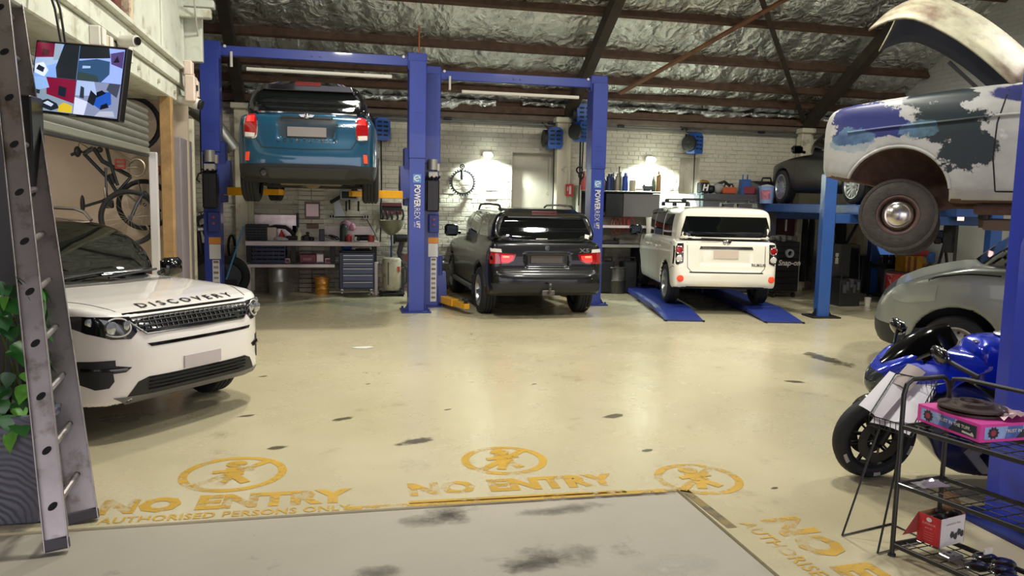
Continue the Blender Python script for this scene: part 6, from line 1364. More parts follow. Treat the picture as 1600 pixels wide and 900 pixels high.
mb = MB(); q = (-0.719,14.85,0.591); can(mb, q[0], q[1], q[2], .045, .12, 1); T('spray_bottle', 'small black bottle on the lower shelf left of the maroon case', 'bottle', mb, BPLAS)
# floor items below
def drum(name, label, cat, p, r, h, mat, ribs=2, lidm=None):
    t = thing(name, label, cat, p); mb = MB(); pr = [(.001, 0), (r, 0)]
    for k in range(ribs): z = h*(k+1)/(ribs+1); pr += [(r, z-.015), (r+.01, z), (r, z+.015)]
    pr += [(r, h), (r+.012, h), (r+.012, h+.015), (r-.01, h+.015), (r-.015, h-.03), (.001, h-.03)]
    mb.lathe(pr, p, n=28, caps=False); mb.ob('body', mat, t, world=True)
    mb = MB(); mb.tube([Vector(p)+V((r+.005)*math.cos(a), (r+.005)*math.sin(a), h) for a in np.linspace(0, 6.28, 25)[:-1]], .012, 6, closed=True); mb.ob('rim', lidm or mat, t, world=True); return t
q = (-1.013,14.95,0.039); drum('metal_bin', 'round galvanised bin standing under the pale workbench', 'bin', (q[0], 15.0, 0), .18, .48, GALV, 1)
q = (-0.246,14.95,0.035); drum('oil_tin', 'yellow ochre oil tin on the floor under the pale workbench', 'tin', (q[0], 15.0, 0), .125, .30, M('ochre_tin', '#b9822f', .35, .3), 2)
# blue tool chest
a, b2 = (0.068,14.72,0.143), (0.706,14.72,0.795); t = thing('tool_chest', 'dark blue roller tool chest with six drawers under the bench end', 'tool chest', ((a[0]+b2[0])/2, 14.95, 0)); TC = M('chest_blue', '#1f3363', .35, coat=.3)
xw = b2[0]-a[0]; xc = (a[0]+b2[0])/2; z0, z1 = .12, b2[2]
mb = MB(); mb.box((xc, 14.98, (z0+z1)/2), (xw, .48, z1-z0), b=.01); mb.ob('cabinet', M('chest_blue_dark', '#18264a', .4), t, world=True)
zz = [z1-.04]
for k, f in enumerate((.11, .11, .14, .18, .20, .18)):
    hgt = (z1-z0-.06)*f*1.08; zc = zz[0]-hgt/2; zz[0] -= hgt
    mb = MB(); mb.box((xc+.02, 14.735, zc), (xw*.86, .03, hgt-.012), b=.004); dr = mb.ob('drawer', TC, t, world=True)
    mb = MB(); mb.box((xc+.02, 14.712, zc+hgt*.36), (xw*.84, .022, .018), b=.004); mb.ob('handle', ALU, dr, world=True)
for sx in (-1, 1):
    for sy in (14.8, 15.15):
        mb = MB(); mb.cyl((xc+sx*xw*.42-.015, sy, .05), (xc+sx*xw*.42+.015, sy, .05), .05, n=16); mb.box((xc+sx*xw*.42, sy, .1), (.05, .05, .05), b=.005); mb.ob('castor', ALU, t, world=True)
zb = z1
mb = MB(); mb.box((xc+.02, 14.97, zb+.016), (xw*.9, .42, .03), b=.004); T('rubber_tray', 'black rubber tray lying on the blue tool chest', 'tray', mb, BPLAS)
mb = MB(); mb.sph((xc-.18, 14.95, zb+.085), .075, (1.3, 1, .75)); T('shop_rag', 'bunched blue rag on the blue tool chest', 'rag', mb, M('rag_blue', '#1d3f8f', .8, bump=.6))
mb = MB(); mb.tube([(xc-.02, 14.9, zb+.05), (xc+.1, 14.88, zb+.055), (xc+.2, 14.92, zb+.05)], .018); mb.box((xc+.21, 14.92, zb+.055), (.08, .05, .04), b=.01); T('ratchet', 'grey ratchet wrench on the blue tool chest', 'wrench', mb, IRON)
# bench-top clutter: each a small thing
def clut(name, label, cat, fn, mat):
    mb = MB(); fn(mb); return T(name, label, cat, mb, mat)
def on(px): return px
B0 = zt+.003
def X0(p): return p[0]
xx = X0((-1.136,14.95,1.003)); clut('pump_box', 'cream box with a red corner behind the black hose on the bench', 'box', lambda m: m.box((xx, 15.0, B0+.12), (.18, .2, .24), b=.008), M('cream_box', '#cdbfb4', .6))
xx = X0((-0.954,14.9,1.008)); clut('red_funnel', 'red cone-shaped funnel on the bench beside the cream box', 'funnel', lambda m: m.lathe([(.10, 0), (.02, .16), (.012, .2), (.001, .2)], (xx, 14.95, B0), caps=False), M('funnel_red', '#b23a2c', .4))
mb = MB(); mb.tube([(-1.205,15,1.21), (-1.07,15,1.247), (-0.888,14.98,1.238), (-0.786,14.95,1.159), (-0.705,14.9,1.057)], .035, 8); T('radiator_hose', 'fat black bent hose lying across the bench clutter', 'hose', mb, M('hose_rubber', '#1d1b1b', .6, bump=.3))
xx = X0((-0.984,14.85,1.033)); clut('crumpled_rag', 'crumpled white and grey rag on the front edge of the bench', 'rag', lambda m: (m.sph((xx, 14.85, B0+.035), .09, (1.2, .8, .45)), m.sph((xx+.09, 14.84, B0+.03), .06, (1.2, .8, .5))), M('rag_white', '#b9b2b6', .85, bump=.8))
xx = X0((-0.771,14.85,1.024)); clut('angle_drill', 'dark power drill lying on the bench left of the pale bottle', 'drill', lambda m: (m.cyl((xx-.1, 14.85, B0+.05), (xx+.1, 14.86, B0+.055), .04, n=10), m.box((xx+.03, 14.88, B0+.06), (.06, .12, .1), b=.02)), IRON)
xx = X0((-0.649,14.9,1.022)); mb = MB(); can(mb, xx, 14.9, B0, .06, .24, 1); T('oil_bottle', 'pale green oil bottle standing on the bench', 'bottle', mb, M('pale_bottle', '#b9b796', .4))
xx = X0((-0.683,15.2,1.269)); clut('standing_rod', 'thin dark upright strip against the wall by the pale green bottle', 'rod', lambda m: m.box((xx, 15.25, B0+.25), (.045, .04, .5), b=.006), M('dark_strip', '#2a2426', .6))
xx = X0((-0.513,14.9,1.047)); clut('carburettor', 'dark lumpy engine part on the bench right of the pale bottle', 'engine part', lambda m: [m.box((xx+dx, 14.9+dy, B0+dz), (s, s, s*.9), rz=dx*9, b=.015) for dx, dy, dz, s in ((-.08, 0, .05, .09), (.0, .02, .06, .11), (.09, -.01, .04, .08), (.02, 0, .14, .06))], IRON)
xx = X0((-0.239,14.9,1.073)); clut('battery_charger', 'small black charger with a pale face on the bench', 'charger', lambda m: m.box((xx, 14.9, B0+.11), (.10, .12, .22), b=.012), M('charger_dark', '#2b2a33', .5))
xx = X0((-0.055,14.9,1.039)); clut('wire_coil', 'tangle of thin cables on the bench', 'cable', lambda m: m.tube([(xx+.14*math.cos(a*1.9)*(.6+.4*math.sin(a*.7)), 14.92+.06*math.sin(a*2.3), B0+.02+.09*abs(math.sin(a*.9))) for a in np.linspace(0, 12, 50)], .007, 5), CABLE)
xx = X0((0.154,14.95,1.074)); clut('bench_pump', 'dark green pump body on the bench left of the pink rag', 'pump', lambda m: (m.cyl((xx, 14.95, B0), (xx, 14.95, B0+.24), .075, n=14), m.sph((xx, 14.95, B0+.25), .07)), M('pump_green', '#2c3a33', .5))
xx = X0((0.202,15.05,1.238)); clut('pink_cloth', 'pink patterned cloth bundled on the bench', 'cloth', lambda m: (m.sph((xx, 15.1, B0+.28), .10, (1.2, .8, 1)), m.sph((xx+.1, 15.1, B0+.26), .08)), M('pink_cloth', '#b9849a', .8, var=.5, vscale=25))
xx = X0((0.245,14.85,1.033)); clut('spray_can', 'short red can on the bench front below the pink cloth', 'can', lambda m: can(m, xx, 14.85, B0, .055, .13), M('can_red', '#b23232', .35))
xx = X0((0.373,14.85,1.046)); clut('white_tub', 'small white tub on the bench', 'tub', lambda m: can(m, xx, 14.86, B0, .045, .09, 2), WPL)
xx = X0((0.514,14.9,1.057)); clut('cordless_tool', 'long dark cordless tool lying at the right of the bench', 'power tool', lambda m: (m.cyl((xx-.16, 14.9, B0+.07), (xx+.12, 14.88, B0+.07), .055, n=12), m.box((xx-.1, 14.9, B0+.06), (.1, .16, .1), b=.02)), IRON)
xx = X0((0.653,14.85,1.049)); clut('red_cap_tin', 'dull red tin at the right end of the bench', 'tin', lambda m: m.cyl((xx, 14.85, B0), (xx, 14.85, B0+.12), .06, n=16), M('tin_red', '#a8463a', .45))
# wall-hung items over the bench
box2('whiteboard', 'small pinkish white notice board on the brick pier', 'board', (-0.557,15.27,1.387), (-0.276,15.27,1.715), .025, M('board_frame', '#6d5a5a', .5), 'face', M('board_face', '#f6d8df', .4), .004)
c, d = rc((-1.516,15.3,0.982), (-0.709,15.3,1.456), .02); mb = MB(); mb.box(c, d, b=.004); T('tin_sheet', 'bent shiny metal sheet standing behind the bench clutter', 'sheet', mb, M('shiny_sheet', '#b0a3a3', .25, .85, var=.3, vscale=4))
mb = MB(); mb.box(rc((-0.523,15.25,1.209), (-0.301,15.25,1.296), .08)[0], rc((-0.523,15.25,1.209), (-0.301,15.25,1.296), .08)[1], b=.008); T('brown_ledge', 'brown box under the pinkish notice board', 'box', mb, M('brown_box', '#6b4b45', .6))
def socket(label, a, b):
    t = box2('power_socket', label, 'socket', a, b, .04, WPL, bev=.006); c, d = rc(a, b, .04)
    for s in (-1, 1): mb = MB(); mb.box((c[0]+s*d[0]*.22, c[1]-d[1]/2-.003, c[2]), (.035, .006, .05), b=.002); mb.ob('outlet', IRON, t, world=True)
socket('white double socket right of the notice board', (-0.114,15.3,1.405), (-0.007,15.3,1.479)); socket('white double socket above the right end of the bench', (0.528,15.3,1.403), (0.637,15.3,1.477))
mb = MB(); mb.tube([(-0.007,15.3,1.431), (0.253,15.3,1.435), (0.528,15.3,1.439)], .012, 6); mb.tube([(0.588,15.28,1.392), (0.672,15.28,1.247), (0.777,15.2,1.044), (0.808,15.1,0.892)], .008, 5); T('wall_cable', 'black cable looped between the two white sockets', 'cable', mb, CABLE)
mb = MB(); mb.tube([(-1.879,15.32,1.613), (-0.685,15.32,1.611)], .022, 8); T('wall_pipe', 'thin pale pipe along the wall above the bench', 'pipe', mb, M('pale_pipe', '#b5b2a6', .5))
t = box2('wall_shelf', 'grey metal wall rack holding a handset and hanging tools', 'rack', (0.087,15.1,1.758), (0.427,15.1,1.944), .2, M('rack_grey', '#8b9298', .45, .5), 'dark_slot', IRON)
for k, px in enumerate(((0.204,15.1,1.642), (0.262,15.1,1.667), (0.427,15.1,1.646))):
    mb = MB(); mb.box((px[0], 15.1, px[2]), (.035, .03, .19), b=.006); mb.ob('hanging_tool', IRON, t, world=True)
mb = MB(); mb.tube([(-0.076,15.05,1.708), (0.006,15.1,1.757), (0.111,15.14,1.818)], .035, 8); T('torch', 'black torch sticking out left of the grey metal wall rack', 'torch', mb, BPLAS)
mb = MB(); mb.add([(-0.018,15.3,1.756), (0.077,15.3,1.758), (0.194,15.3,1.434), (-0.007,15.3,1.431)], [(0, 1, 2, 3)]); T('plastic_sheet', 'pale plastic sheet hanging below the grey metal wall rack', 'sheet', mb, M('pale_plastic', '#b9c4c6', .3))
t = thing('tool_holder', 'red and black tool holder full of tools on the wall above the oil drainer', 'tool holder', (1.029,15.2,1.619))
for a, b, mt in (((0.836,15.2,1.652), (1.247,15.2,1.721), M('holder_red', '#5e2024', .5)), ((0.836,15.2,1.495), (1.247,15.2,1.562), M('holder_red', '#5e2024', .5)), ((0.839,15.25,1.555), (1.251,15.25,1.659), IRON)):
    c, d = rc(a, b, .12); mb = MB(); mb.box(c, d, b=.006); mb.ob('tray', mt, t, world=True)
for px in ((0.867,15.1,1.461), (0.951,15.1,1.438), (1.035,15.1,1.416), (1.143,15.1,1.441), (1.252,15.1,1.479)):
    mb = MB(); mb.tube([(px[0], 15.12, px[2]+.12), (px[0]+.02, 15.1, px[2]), (px[0]-.01, 15.1, px[2]-.1)], .02, 6); mb.ob('tool', IRON, t, world=True)
# oil drainer
q = (1.024,14.7,0.081); dx_, dy_ = q[0], 14.75; t = thing('oil_drainer', 'cream wheeled oil drainer with a wide funnel bowl on a pole', 'oil drainer', (dx_, dy_, 0)); CT = M('drainer_cream', '#b3ae96', .4, var=.12, vscale=4, dirt='#6d6555', dscale=5, damt=.4)
mb = MB(); mb.lathe([(.001, .10), (.15, .10), (.175, .14), (.175, .66), (.15, .70), (.001, .71)], (dx_, dy_, 0), n=28, caps=False); mb.ob('tank', CT, t, world=True)
mb = MB(); mb.cyl((dx_-.01, dy_, .70), (dx_-.01, dy_, 1.16), .018, n=10); mb.ob('pole', CHROME, t, world=True)
mb = MB(); mb.lathe([(.02, 1.12), (.07, 1.14), (.17, 1.22), (.215, 1.30), (.24, 1.40), (.225, 1.40), (.2, 1.31), (.15, 1.24), (.001, 1.2)], (dx_-.01, dy_, 0), n=28, caps=False); mb.ob('funnel_bowl', M('bowl_khaki', '#6d6c55', .45, coat=.3), t, world=True)
mb = MB(); mb.box((dx_, dy_-.02, .05), (.46, .40, .03), b=.008); mb.ob('trolley_base', IRON, t, world=True)
for sx in (-1, 1):
    for sy in (-.17, .17): mb = MB(); mb.cyl((dx_+sx*.2-.015, dy_+sy, .04), (dx_+sx*.2+.015, dy_+sy, .04), .04, n=12); mb.ob('castor', BPLAS, t, world=True)
mb = MB(); mb.box((dx_-.07, dy_-.172, .42), (.012, .012, .42), b=.003); mb.ob('sight_glass', M('sight_black', '#1b1b1c', .3), t, world=True)
mb = MB(); mb.box((dx_+.12, dy_-.135, .5), (.05, .03, .10), b=.004); mb.ob('label', M('label_red', '#b04a3a', .6), t, world=True)
mb = MB(); mb.tube([(dx_+.17, dy_, .66), (dx_+.27, dy_-.05, .5), (dx_+.27, dy_-.05, .25), (dx_+.15, dy_-.1, .12)], .014, 6); mb.ob('hose', CABLE, t, world=True)
t = thing('bench_grinder', 'dark machine on a stand between the oil drainer and the lift post', 'grinder', (1.258,15,0.962)); 
p = Vector((1.237,15.05,1.056)); mb = MB(); mb.cyl(p+V(-.12, 0, 0), p+V(.16, 0, 0), .075, n=16); mb.cyl(p+V(-.16, 0, 0), p+V(-.13, 0, 0), .11, n=18); mb.cyl(p+V(.2, 0, .01), p+V(.17, 0, .01), .11, n=18); mb.ob('motor', IRON, t, world=True)
mb = MB(); mb.tube([p+V(0, 0, -.08), p+V(-.05, 0, -.28), p+V(.03, 0, -.5)], .05, 8); mb.box((p.x, p.y, .25), (.1, .1, .5), b=.01); mb.ob('stand', M('stand_grey', '#3c3b3e', .6, .4), t, world=True)
box2('control_switch', 'red and grey switch box low on the wall by the bench grinder', 'switch box', (1.264,15.2,0.58), (1.374,15.2,0.754), .1, M('switch_grey', '#5e5552', .6), 'cover', M('switch_red', '#7d3a36', .5))
# broom, tyres, black off-road motorcycle by the first post
t = thing('broom', 'broom with a sky blue handle leaning behind the first lift post', 'broom', (-1.876,14.4,0.244)); a, b2 = Vector((-1.562,14.5,1.259)), Vector((-1.851,14.3,0.344)); mb = MB(); mb.cyl(a, b2, .016, n=10); mb.ob('handle', M('broom_blue', '#3f87b5', .4), t, world=True); mb = MB(); mb.box(b2+V(0, 0, -.05), (.4, .08, .1), b=.012); mb.ob('brush_head', BPLAS, t, world=True)
def tyre(label, p, r, w, ax):
    t = thing('tyre', label, 'tyre', p); mb = MB(); h = w/2; mb.lathe([(r*.62, -h*.8), (r*.75, -h), (r*.93, -h*.95), (r, -h*.6), (r, h*.6), (r*.93, h*.95), (r*.75, h), (r*.62, h*.8), (r*.62, -h*.8)], p, ax, 36, caps=False); mb.ob('casing', M('tyre_rubber', '#17171a', .75), t, world=True)
    mb = MB(); mb.lathe([(r*.6, -h*.5), (r*.6, h*.5)], p, ax, 30, caps=True); mb.ob('inner', M('tyre_inner', '#4a4a4c', .8), t, world=True)
tyre('big black tyre standing on the floor behind the first lift post, right side', (-1.856,14.6,0.37), .37, .24, (.35, -1, .1)); tyre('black tyre standing half hidden left of the first lift post', (-2.173,14.3,0.444), .34, .22, (.5, -1, 0))
t = thing('off_road_motorcycle', 'black off-road motorcycle half hidden behind the first lift post', 'motorcycle', (-2.165,14.8,0.259))
p = Vector((-2.263,14.7,1.04)); mb = MB(); mb.lathe([(.27, -.04), (.33, -.05), (.35, 0), (.33, .05), (.27, .04), (.27, -.04)], (p.x, 14.8, .36), (.5, -1, 0), 30, caps=False); mb.ob('wheel', M('tyre_rubber', '#17171a', .75), t, world=True)
mb = MB(); q = [Vector(v) for v in ((-2.407,14.6,1.422), (-2.3,14.6,1.501), (-2.11,14.6,1.538), (-2.102,14.6,1.449), (-2.303,14.6,1.368), (-2.379,14.6,1.267))]; mb.add(q+[v+V(0, .1, 0) for v in q], [(5, 4, 3, 2, 1, 0), (6, 7, 8, 9, 10, 11)]+[(i, (i+1) % 6, 6+(i+1) % 6, 6+i) for i in range(6)]); fd = mb.ob('mudguard', BPLAS, t, world=True)
mb = MB(); text_on(mb, 'RIDE WITH US', Vector((-2.224,14.58,1.481)), Vector((-2.108,14.58,1.505))-Vector((-2.372,14.58,1.434)), (0, 0, 1), .055, bold=.001); mb.ob('lettering', WSTK, fd, world=True, smooth=0)
mb = MB(); mb.tube([(-2.367,14.6,1.345), (-2.331,14.6,1.067), (-2.279,14.6,0.563)], .05, 8); mb.tube([(-2.25,14.65,1.289), (-2.129,14.65,0.954), (-1.974,14.65,0.729)], .07, 8); mb.box((-2.276,14.75,0.777), (.3, .25, .35), b=.05); mb.ob('fork_and_engine', IRON, t, world=True)
mb = MB(); mb.box((-2.299,14.55,1.203), (.13, .1, .08), rz=.4, b=.02); mb.ob('silver_clamp', ALU, t, world=True)
t = thing('hanging_coil', 'black cable loops hanging on a hook right of the first lift post', 'cable', (-1.866,15.2,0.925)); mb = MB()
for k in range(3): mb.tube([Vector((-1.863,15.2,1.101))+V(.06*math.cos(a)+.01*k, -.02*k, -.25-.22*math.sin(a)) for a in np.linspace(0, 6.2, 18)], .016, 6)
mb.ob('loop', CABLE, t, world=True)
# ---- right of the black SUV: shelf of bottles, hooks, bench
t = thing('wall_cabinet', 'long dark wall cabinet carrying a row of bottles', 'cabinet', (5.677,15,1.384)); a, b2 = (4.733,14.95,1.348), (6.413,14.95,2.04); c, d = rc(a, b2, .42)
mb = MB(); mb.box((c[0], c[1], b2[2]-.02), (d[0], .44, .03), b=.004); mb.ob('top', IRON, t, world=True); mb = MB(); mb.box((c[0], c[1]+.19, c[2]), (d[0], .03, d[2])); mb.ob('back', IRON, t, world=True)
xm = (5.635,14.95,1.641)[0]; mb = MB(); mb.box(((xm+b2[0])/2, c[1]-.19, b2[2]-.28), (b2[0]-xm, .03, .46), b=.006); mb.ob('door', M('cabinet_grey', '#5c5658', .5), t, world=True)
xn = (5.27,14.95,1.635)[0]; mb = MB(); mb.box(((xn+xm)/2, c[1]-.17, b2[2]-.28), (xm-xn, .03, .46), b=.006); mb.ob('door', M('cabinet_black', '#1a1a1d', .35), t, world=True)
mb = MB(); mb.box((c[0], c[1], a[2]-.02), (d[0], .42, .05), b=.006); mb.ob('shelf', BW, t, world=True)
mb = MB(); mb.box((a[0]-.02, c[1], c[2]-.1), (.06, .44, d[2]+.4), b=.006); mb.ob('side', M('cream_side', '#b9b7a6', .5), t, world=True)
zt2 = b2[2]+.003; G_ = 'bottles and cans on the dark wall cabinet'
bots = [((4.794,15,2.005), 'b04038', 1, .075, .38, 'red-capped jug at the left end of the cabinet top, left of the blue lift post'), ((4.9,15,2.007), '7d2a34', 1, .06, .30, 'dark red bottle beside the red-capped jug on the cabinet top'),
 ((5.234,15,2.015), '4a3f42', 1, .06, .33, 'brown-grey bottle, first right of the blue lift post on the cabinet top'), ((5.315,15,2.016), '27305e', 0, .055, .33, 'navy can, second right of the blue lift post on the cabinet top'), ((5.382,15,2.018), '20284a', 0, .05, .32, 'very dark blue can, third right of the blue lift post'), ((5.436,15,2.019), '4d5a63', 1, .05, .34, 'slate grey bottle with pale cap among the cans right of the blue lift post'),
 ((5.49,15,2.02), '8a7f6c', 0, .045, .34, 'tan spray can in the middle of the bottle row'), ((5.538,15,2.021), '2c2c30', 1, .04, .46, 'tall thin black nozzle bottle in the bottle row'), ((5.585,15,2.022), 'b0a98f', 0, .04, .36, 'pale beige spray can right of the tall black nozzle bottle'), ((5.653,15,2.024), '1f3f9a', 0, .055, .35, 'bright blue can at the right of the bottle row'), ((5.707,15,2.025), 'c9d0da', 0, .03, .36, 'slim white can ending the bottle row'),
 ((6.297,15,2.012), '4d5f4a', 1, .045, .38, 'dark green bottle at the right end of the cabinet top'), ((6.367,15,2.014), '8f6a3c', 0, .05, .40, 'tan cylinder at the far right end of the cabinet top')]
for k, (q, col, kd, r, h, lab) in enumerate(bots):
    t = thing('bottle', lab, 'bottle', (q[0], 15.0+.04*(k % 3-1), zt2), 0, G_); mb = MB(); can(mb, 0, 0, 0, r, h, kd); mb.ob('body', M('bottle_'+col, '#'+col, .35, coat=.3), t)
    mb = MB(); mb.cyl((0, 0, h*.97), (0, 0, h*1.05), r*.34, n=10); mb.ob('cap', (WPL, BPLAS, M('cap_blue', '#2c4a9a', .4))[k % 3], t)
q = (5.83,15,2.028); mb = MB(); can(mb, q[0], 15.0, zt2, .075, .22, 2); T('paper_cup', 'beige cup standing alone right of the bottle row', 'cup', mb, M('cup_beige', '#b0a78e', .6))
q = (6.076,15,2.033); t = thing('inspection_lamp', 'grey and white hand lamp lying on the dark cabinet under the wall lamp', 'lamp', (q[0], 15, zt2)); mb = MB(); mb.box((.06, 0, .08), (.2, .14, .14), b=.04); mb.ob('body', M('lamp_grey', '#4a5054', .4), t); mb = MB(); mb.sph((-.1, 0, .05), .06, (2, .8, .6)); mb.ob('shell', WPL, t)
# hooks with red and tan hoses
t = thing('hook_rail', 'dark rail of hooks on the wall below the cabinet', 'rail', (5.698,15.25,1.507)); mb = MB(); mb.tube([(5.311,15.25,1.527), (6.183,15.25,1.554)], .016, 6); mb.ob('rail', IRON, t, world=True)
for k, (q, col, l0, lab) in enumerate((((5.541,15.2,1.506), '9a5b45', .34, 'tan leather loop, first on the hook rail'), ((5.61,15.2,1.507), 'a86a52', .32, 'tan loop, second on the hook rail'), ((5.679,15.2,1.508), '8f4a3c', .30, 'brown-red loop, third on the hook rail'), ((5.748,15.2,1.509), 'a23a35', .27, 'red loop, fourth on the hook rail'), ((5.803,15.2,1.51), 'a8322f', .26, 'red loop, fifth on the hook rail'), ((5.886,15.2,1.524), 'b03535', .22, 'bright red clamp, last on the hook rail'))):
    mb = MB(); mb.tube([V(q[0]+(.05+.012*(k % 2))*math.sin(a)*(1.3-.2*k/5), 15.2-.01*k, q[2]-l0/2+l0/2*math.cos(a)) for a in np.linspace(0, 6.0, 20)], .013, 6); T('hose_clamp', lab, 'clamp', mb, M('strap_'+col, '#'+col, .55), 'loops hung on the hook rail')
# second bench
t = thing('workbench', 'steel-edged bench behind the black SUV under the hook rail', 'workbench', (5.537,14.95,0.999)); a, b2 = (5.156,14.9,0.948), (6.855,14.9,1.039); zc = a[2]
mb = MB(); mb.box(((a[0]+b2[0])/2, 15.1, zc), (b2[0]-a[0], .55, .06), b=.006); mb.ob('worktop', M('steel_top', '#a5a29c', .4, .5), t, world=True)
for x in (a[0]+.05, (a[0]+b2[0])/2, b2[0]-.05):
    mb = MB(); mb.box((x, 15.1, zc/2), (.06, .5, zc-.05), b=.006); mb.ob('leg', IRON, t, world=True)
mb = MB(); mb.box(((a[0]+b2[0])/2, 15.33, zc+.35), (b2[0]-a[0], .03, .62)); mb.ob('back_panel', M('back_panel_grey', '#7d776c', .6, var=.2), t, world=True)
mb = MB(); mb.box(((a[0]+b2[0])/2, 15.1, .32), (b2[0]-a[0]-.1, .5, .04)); mb.ob('lower_shelf', IRON, t, world=True)
q = (5.303,14.95,1.1); mb = MB(); mb.box((q[0]+.05, 15.0, zc+.07), (.4, .25, .07), b=.02); mb.box((q[0]+.22, 14.98, zc+.13), (.1, .12, .05), b=.015); T('grease_tray', 'black tray with a pale rag on the steel-edged bench', 'tray', mb, BPLAS)
q = (5.698,14.95,1.065); mb = MB(); mb.tube([(q[0]-.2, 14.95, zc+.05), (q[0], 14.95, zc+.07), (q[0]+.2, 14.95, zc+.05)], .025); T('pry_bar', 'steel bar lying on the steel-edged bench', 'bar', mb, ALU)
q = (5.518,14.95,0.028); drum('metal_bin', 'scuffed steel drum under the steel-edged bench beside the black SUV', 'bin', (q[0], 14.9, 0), .19, .52, M('scuffed_drum', '#56534f', .4, .7, var=.3), 1)
for k, (q, lab) in enumerate((((5.289,14.9,0.229), 'dark machine left of the scuffed drum under the steel-edged bench'), ((5.779,14.9,0.228), 'dark toolbox right of the scuffed drum under the steel-edged bench'))):
    t = thing('tool_box', lab, 'toolbox', (q[0], 14.95, 0)); mb = MB(); mb.box((0, 0, .32), (.30, .3, .64), b=.03); mb.ob('body', BPLAS, t); mb = MB(); mb.tube([(-.1, -.1, .64), (-.1, -.1, .72), (.1, -.1, .72), (.1, -.1, .64)], .016); mb.ob('handle', IRON, t)
mb = MB(); mb.tube([(2.153,15.25,0.566), (1.977,15.25,0.566), (1.652,15.25,0.565)], .045, 10); T('waste_pipe', 'silver pipe low on the wall behind the black SUV', 'pipe', mb, GALV)
# ---- shelf behind the white wagon
t = thing('storage_cabinet', 'dark grey storage cabinet behind the white wagon with tools heaped on top', 'cabinet', (8.233,14.9,0.222)); a, b2 = (7.199,14.8,1.67), (8.961,14.8,2.043); zt3 = (b2[2]+(7.265,14.8,2.02)[2])/2
mb = MB(); mb.box(((a[0]+b2[0])/2, 15.05, zt3/2), (b2[0]-a[0], .5, zt3), b=.01); mb.ob('body', M('cabinet_dark', '#45434a', .55, var=.12), t, world=True)
mb = MB(); mb.box((a[0]+.05, 14.79, zt3-.12), (.05, .03, .26), b=.005); mb.box((a[0]+.0, 14.79, zt3-.015), (.15, .03, .04), b=.005); mb.ob('pale_edge', M('pale_teal', '#93b3b5', .5), t, world=True)
for k in range(3): mb = MB(); mb.box(((a[0]+(b2[0]-a[0])*(k+.5)/3), 14.79, zt3*.5), ((b2[0]-a[0])/3-.03, .02, zt3-.3), b=.006); mb.ob('door', M('cabinet_door', '#4c4a50', .5), t, world=True)
Z3 = zt3+.003
def top3(name, label, cat, px, w, d, h, mat, kind='box', y=15.0, rz_=0.):
    t = thing(name, label, cat, (px[0], y, Z3), rz_); mb = MB()
    if kind == 'box': mb.box((0, 0, h/2), (w, d, h), b=min(w, d, h)*.12)
    elif kind == 'bag': mb.sph((0, 0, h*.42), h*.45, (w/h*1.05, d/h, .95)); mb.sph((w*.22, 0, h*.5), h*.3, (1.1, 1, 1.1))
    mb.ob('body', mat, t); return t
t = top3('tool_box', 'black case with a white emblem on the storage cabinet', 'case', (7.362,15,2.062), .2, .2, .22, BPLAS); mb = MB(); text_on(mb, 'H', (0, -.10, .11), (1, 0, 0), (0, 0, 1), .17, bold=.008, th=.004, shear=.2); mb.ob('emblem', WSTK, t, smooth=0)
top3('rag_bag', 'ochre rag bundle behind the black case on the storage cabinet', 'rag', (7.453,15.2,2.197), .2, .15, .34, M('ochre_rag', '#8f6b2c', .8, bump=.5), 'bag', 15.2)
top3('blower', 'dark blower body with a grey snout on the storage cabinet', 'blower', (7.532,15,2.079), .2, .2, .2, IRON, 'bag')
t = top3('leaf_blower', 'grey and white power tool lying on the storage cabinet', 'power tool', (7.689,15,2.095), .22, .2, .26, M('tool_grey', '#8b8a86', .5), 'bag'); mb = MB(); mb.tube([(0, 0, .2), (.12, -.05, .25), (.25, -.05, .16)], .03); mb.ob('nozzle', IRON, t)
t = top3('chainsaw', 'orange chainsaw lying on the storage cabinet left of the blue post', 'chainsaw', (7.921,15,2.061), .3, .2, .14, M('saw_orange', '#b0502c', .45)); mb = MB(); mb.box((-.3, 0, .06), (.4, .02, .08), b=.01); mb.ob('bar', ALU, t); mb = MB(); mb.tube([(.12, 0, .12), (.1, 0, .2), (-.06, 0, .2), (-.1, 0, .12)], .018); mb.ob('handle', BPLAS, t)
top3('tool_bag', 'dull red bag right of the blue post on the storage cabinet', 'bag', (8.371,15,2.071), .26, .22, .16, M('bag_red', '#7d2f35', .7), 'box')
t = thing('welding_hood', 'grey sloping cover on the storage cabinet', 'cover', ((8.517,15,2.088)[0], 15.05, Z3)); mb = MB(); mb.prism([(-.3, 0), (.32, 0), (.3, .12), (-.1, .26), (-.22, .2)], 'y', -.12, .12); mb.ob('shell', M('cover_grey', '#56545a', .6), t)

# ================================================================ right rear corner
t = thing('bucket', 'pale blue plastic bucket with a red and white flag print on the lift runway', 'bucket', P0+U*3.3+RN*.36+V(0, 0, 1.855)); p = Vector(t.location)
mb = MB(); mb.lathe([(.001, 0), (.13, 0), (.165, .32), (.178, .325), (.178, .35), (.15, .35), (.12, .02), (.001, .02)], n=26, caps=False); mb.ob('body', M('bucket_blue', '#7f97c4', .45), t)
mb = MB(); mb.lathe([(.001, .33), (.15, .34), (.1, .37), (.001, .39)], n=16, caps=False); mb.ob('contents', M('bucket_rag', '#c9c9c6', .8, bump=.6), t)
mb = MB(); aa = np.linspace(3.3, 4.6, 8); mb.add([(math.cos(a)*r, math.sin(a)*r, z) for r, z in ((.145, .08), (.165, .27)) for a in aa], [(i, i+1, 8+i+1, 8+i) for i in range(7)]); mb.ob('flag_print', M('flag_print', '#b0687c', .5, var=.5, vscale=18), t)
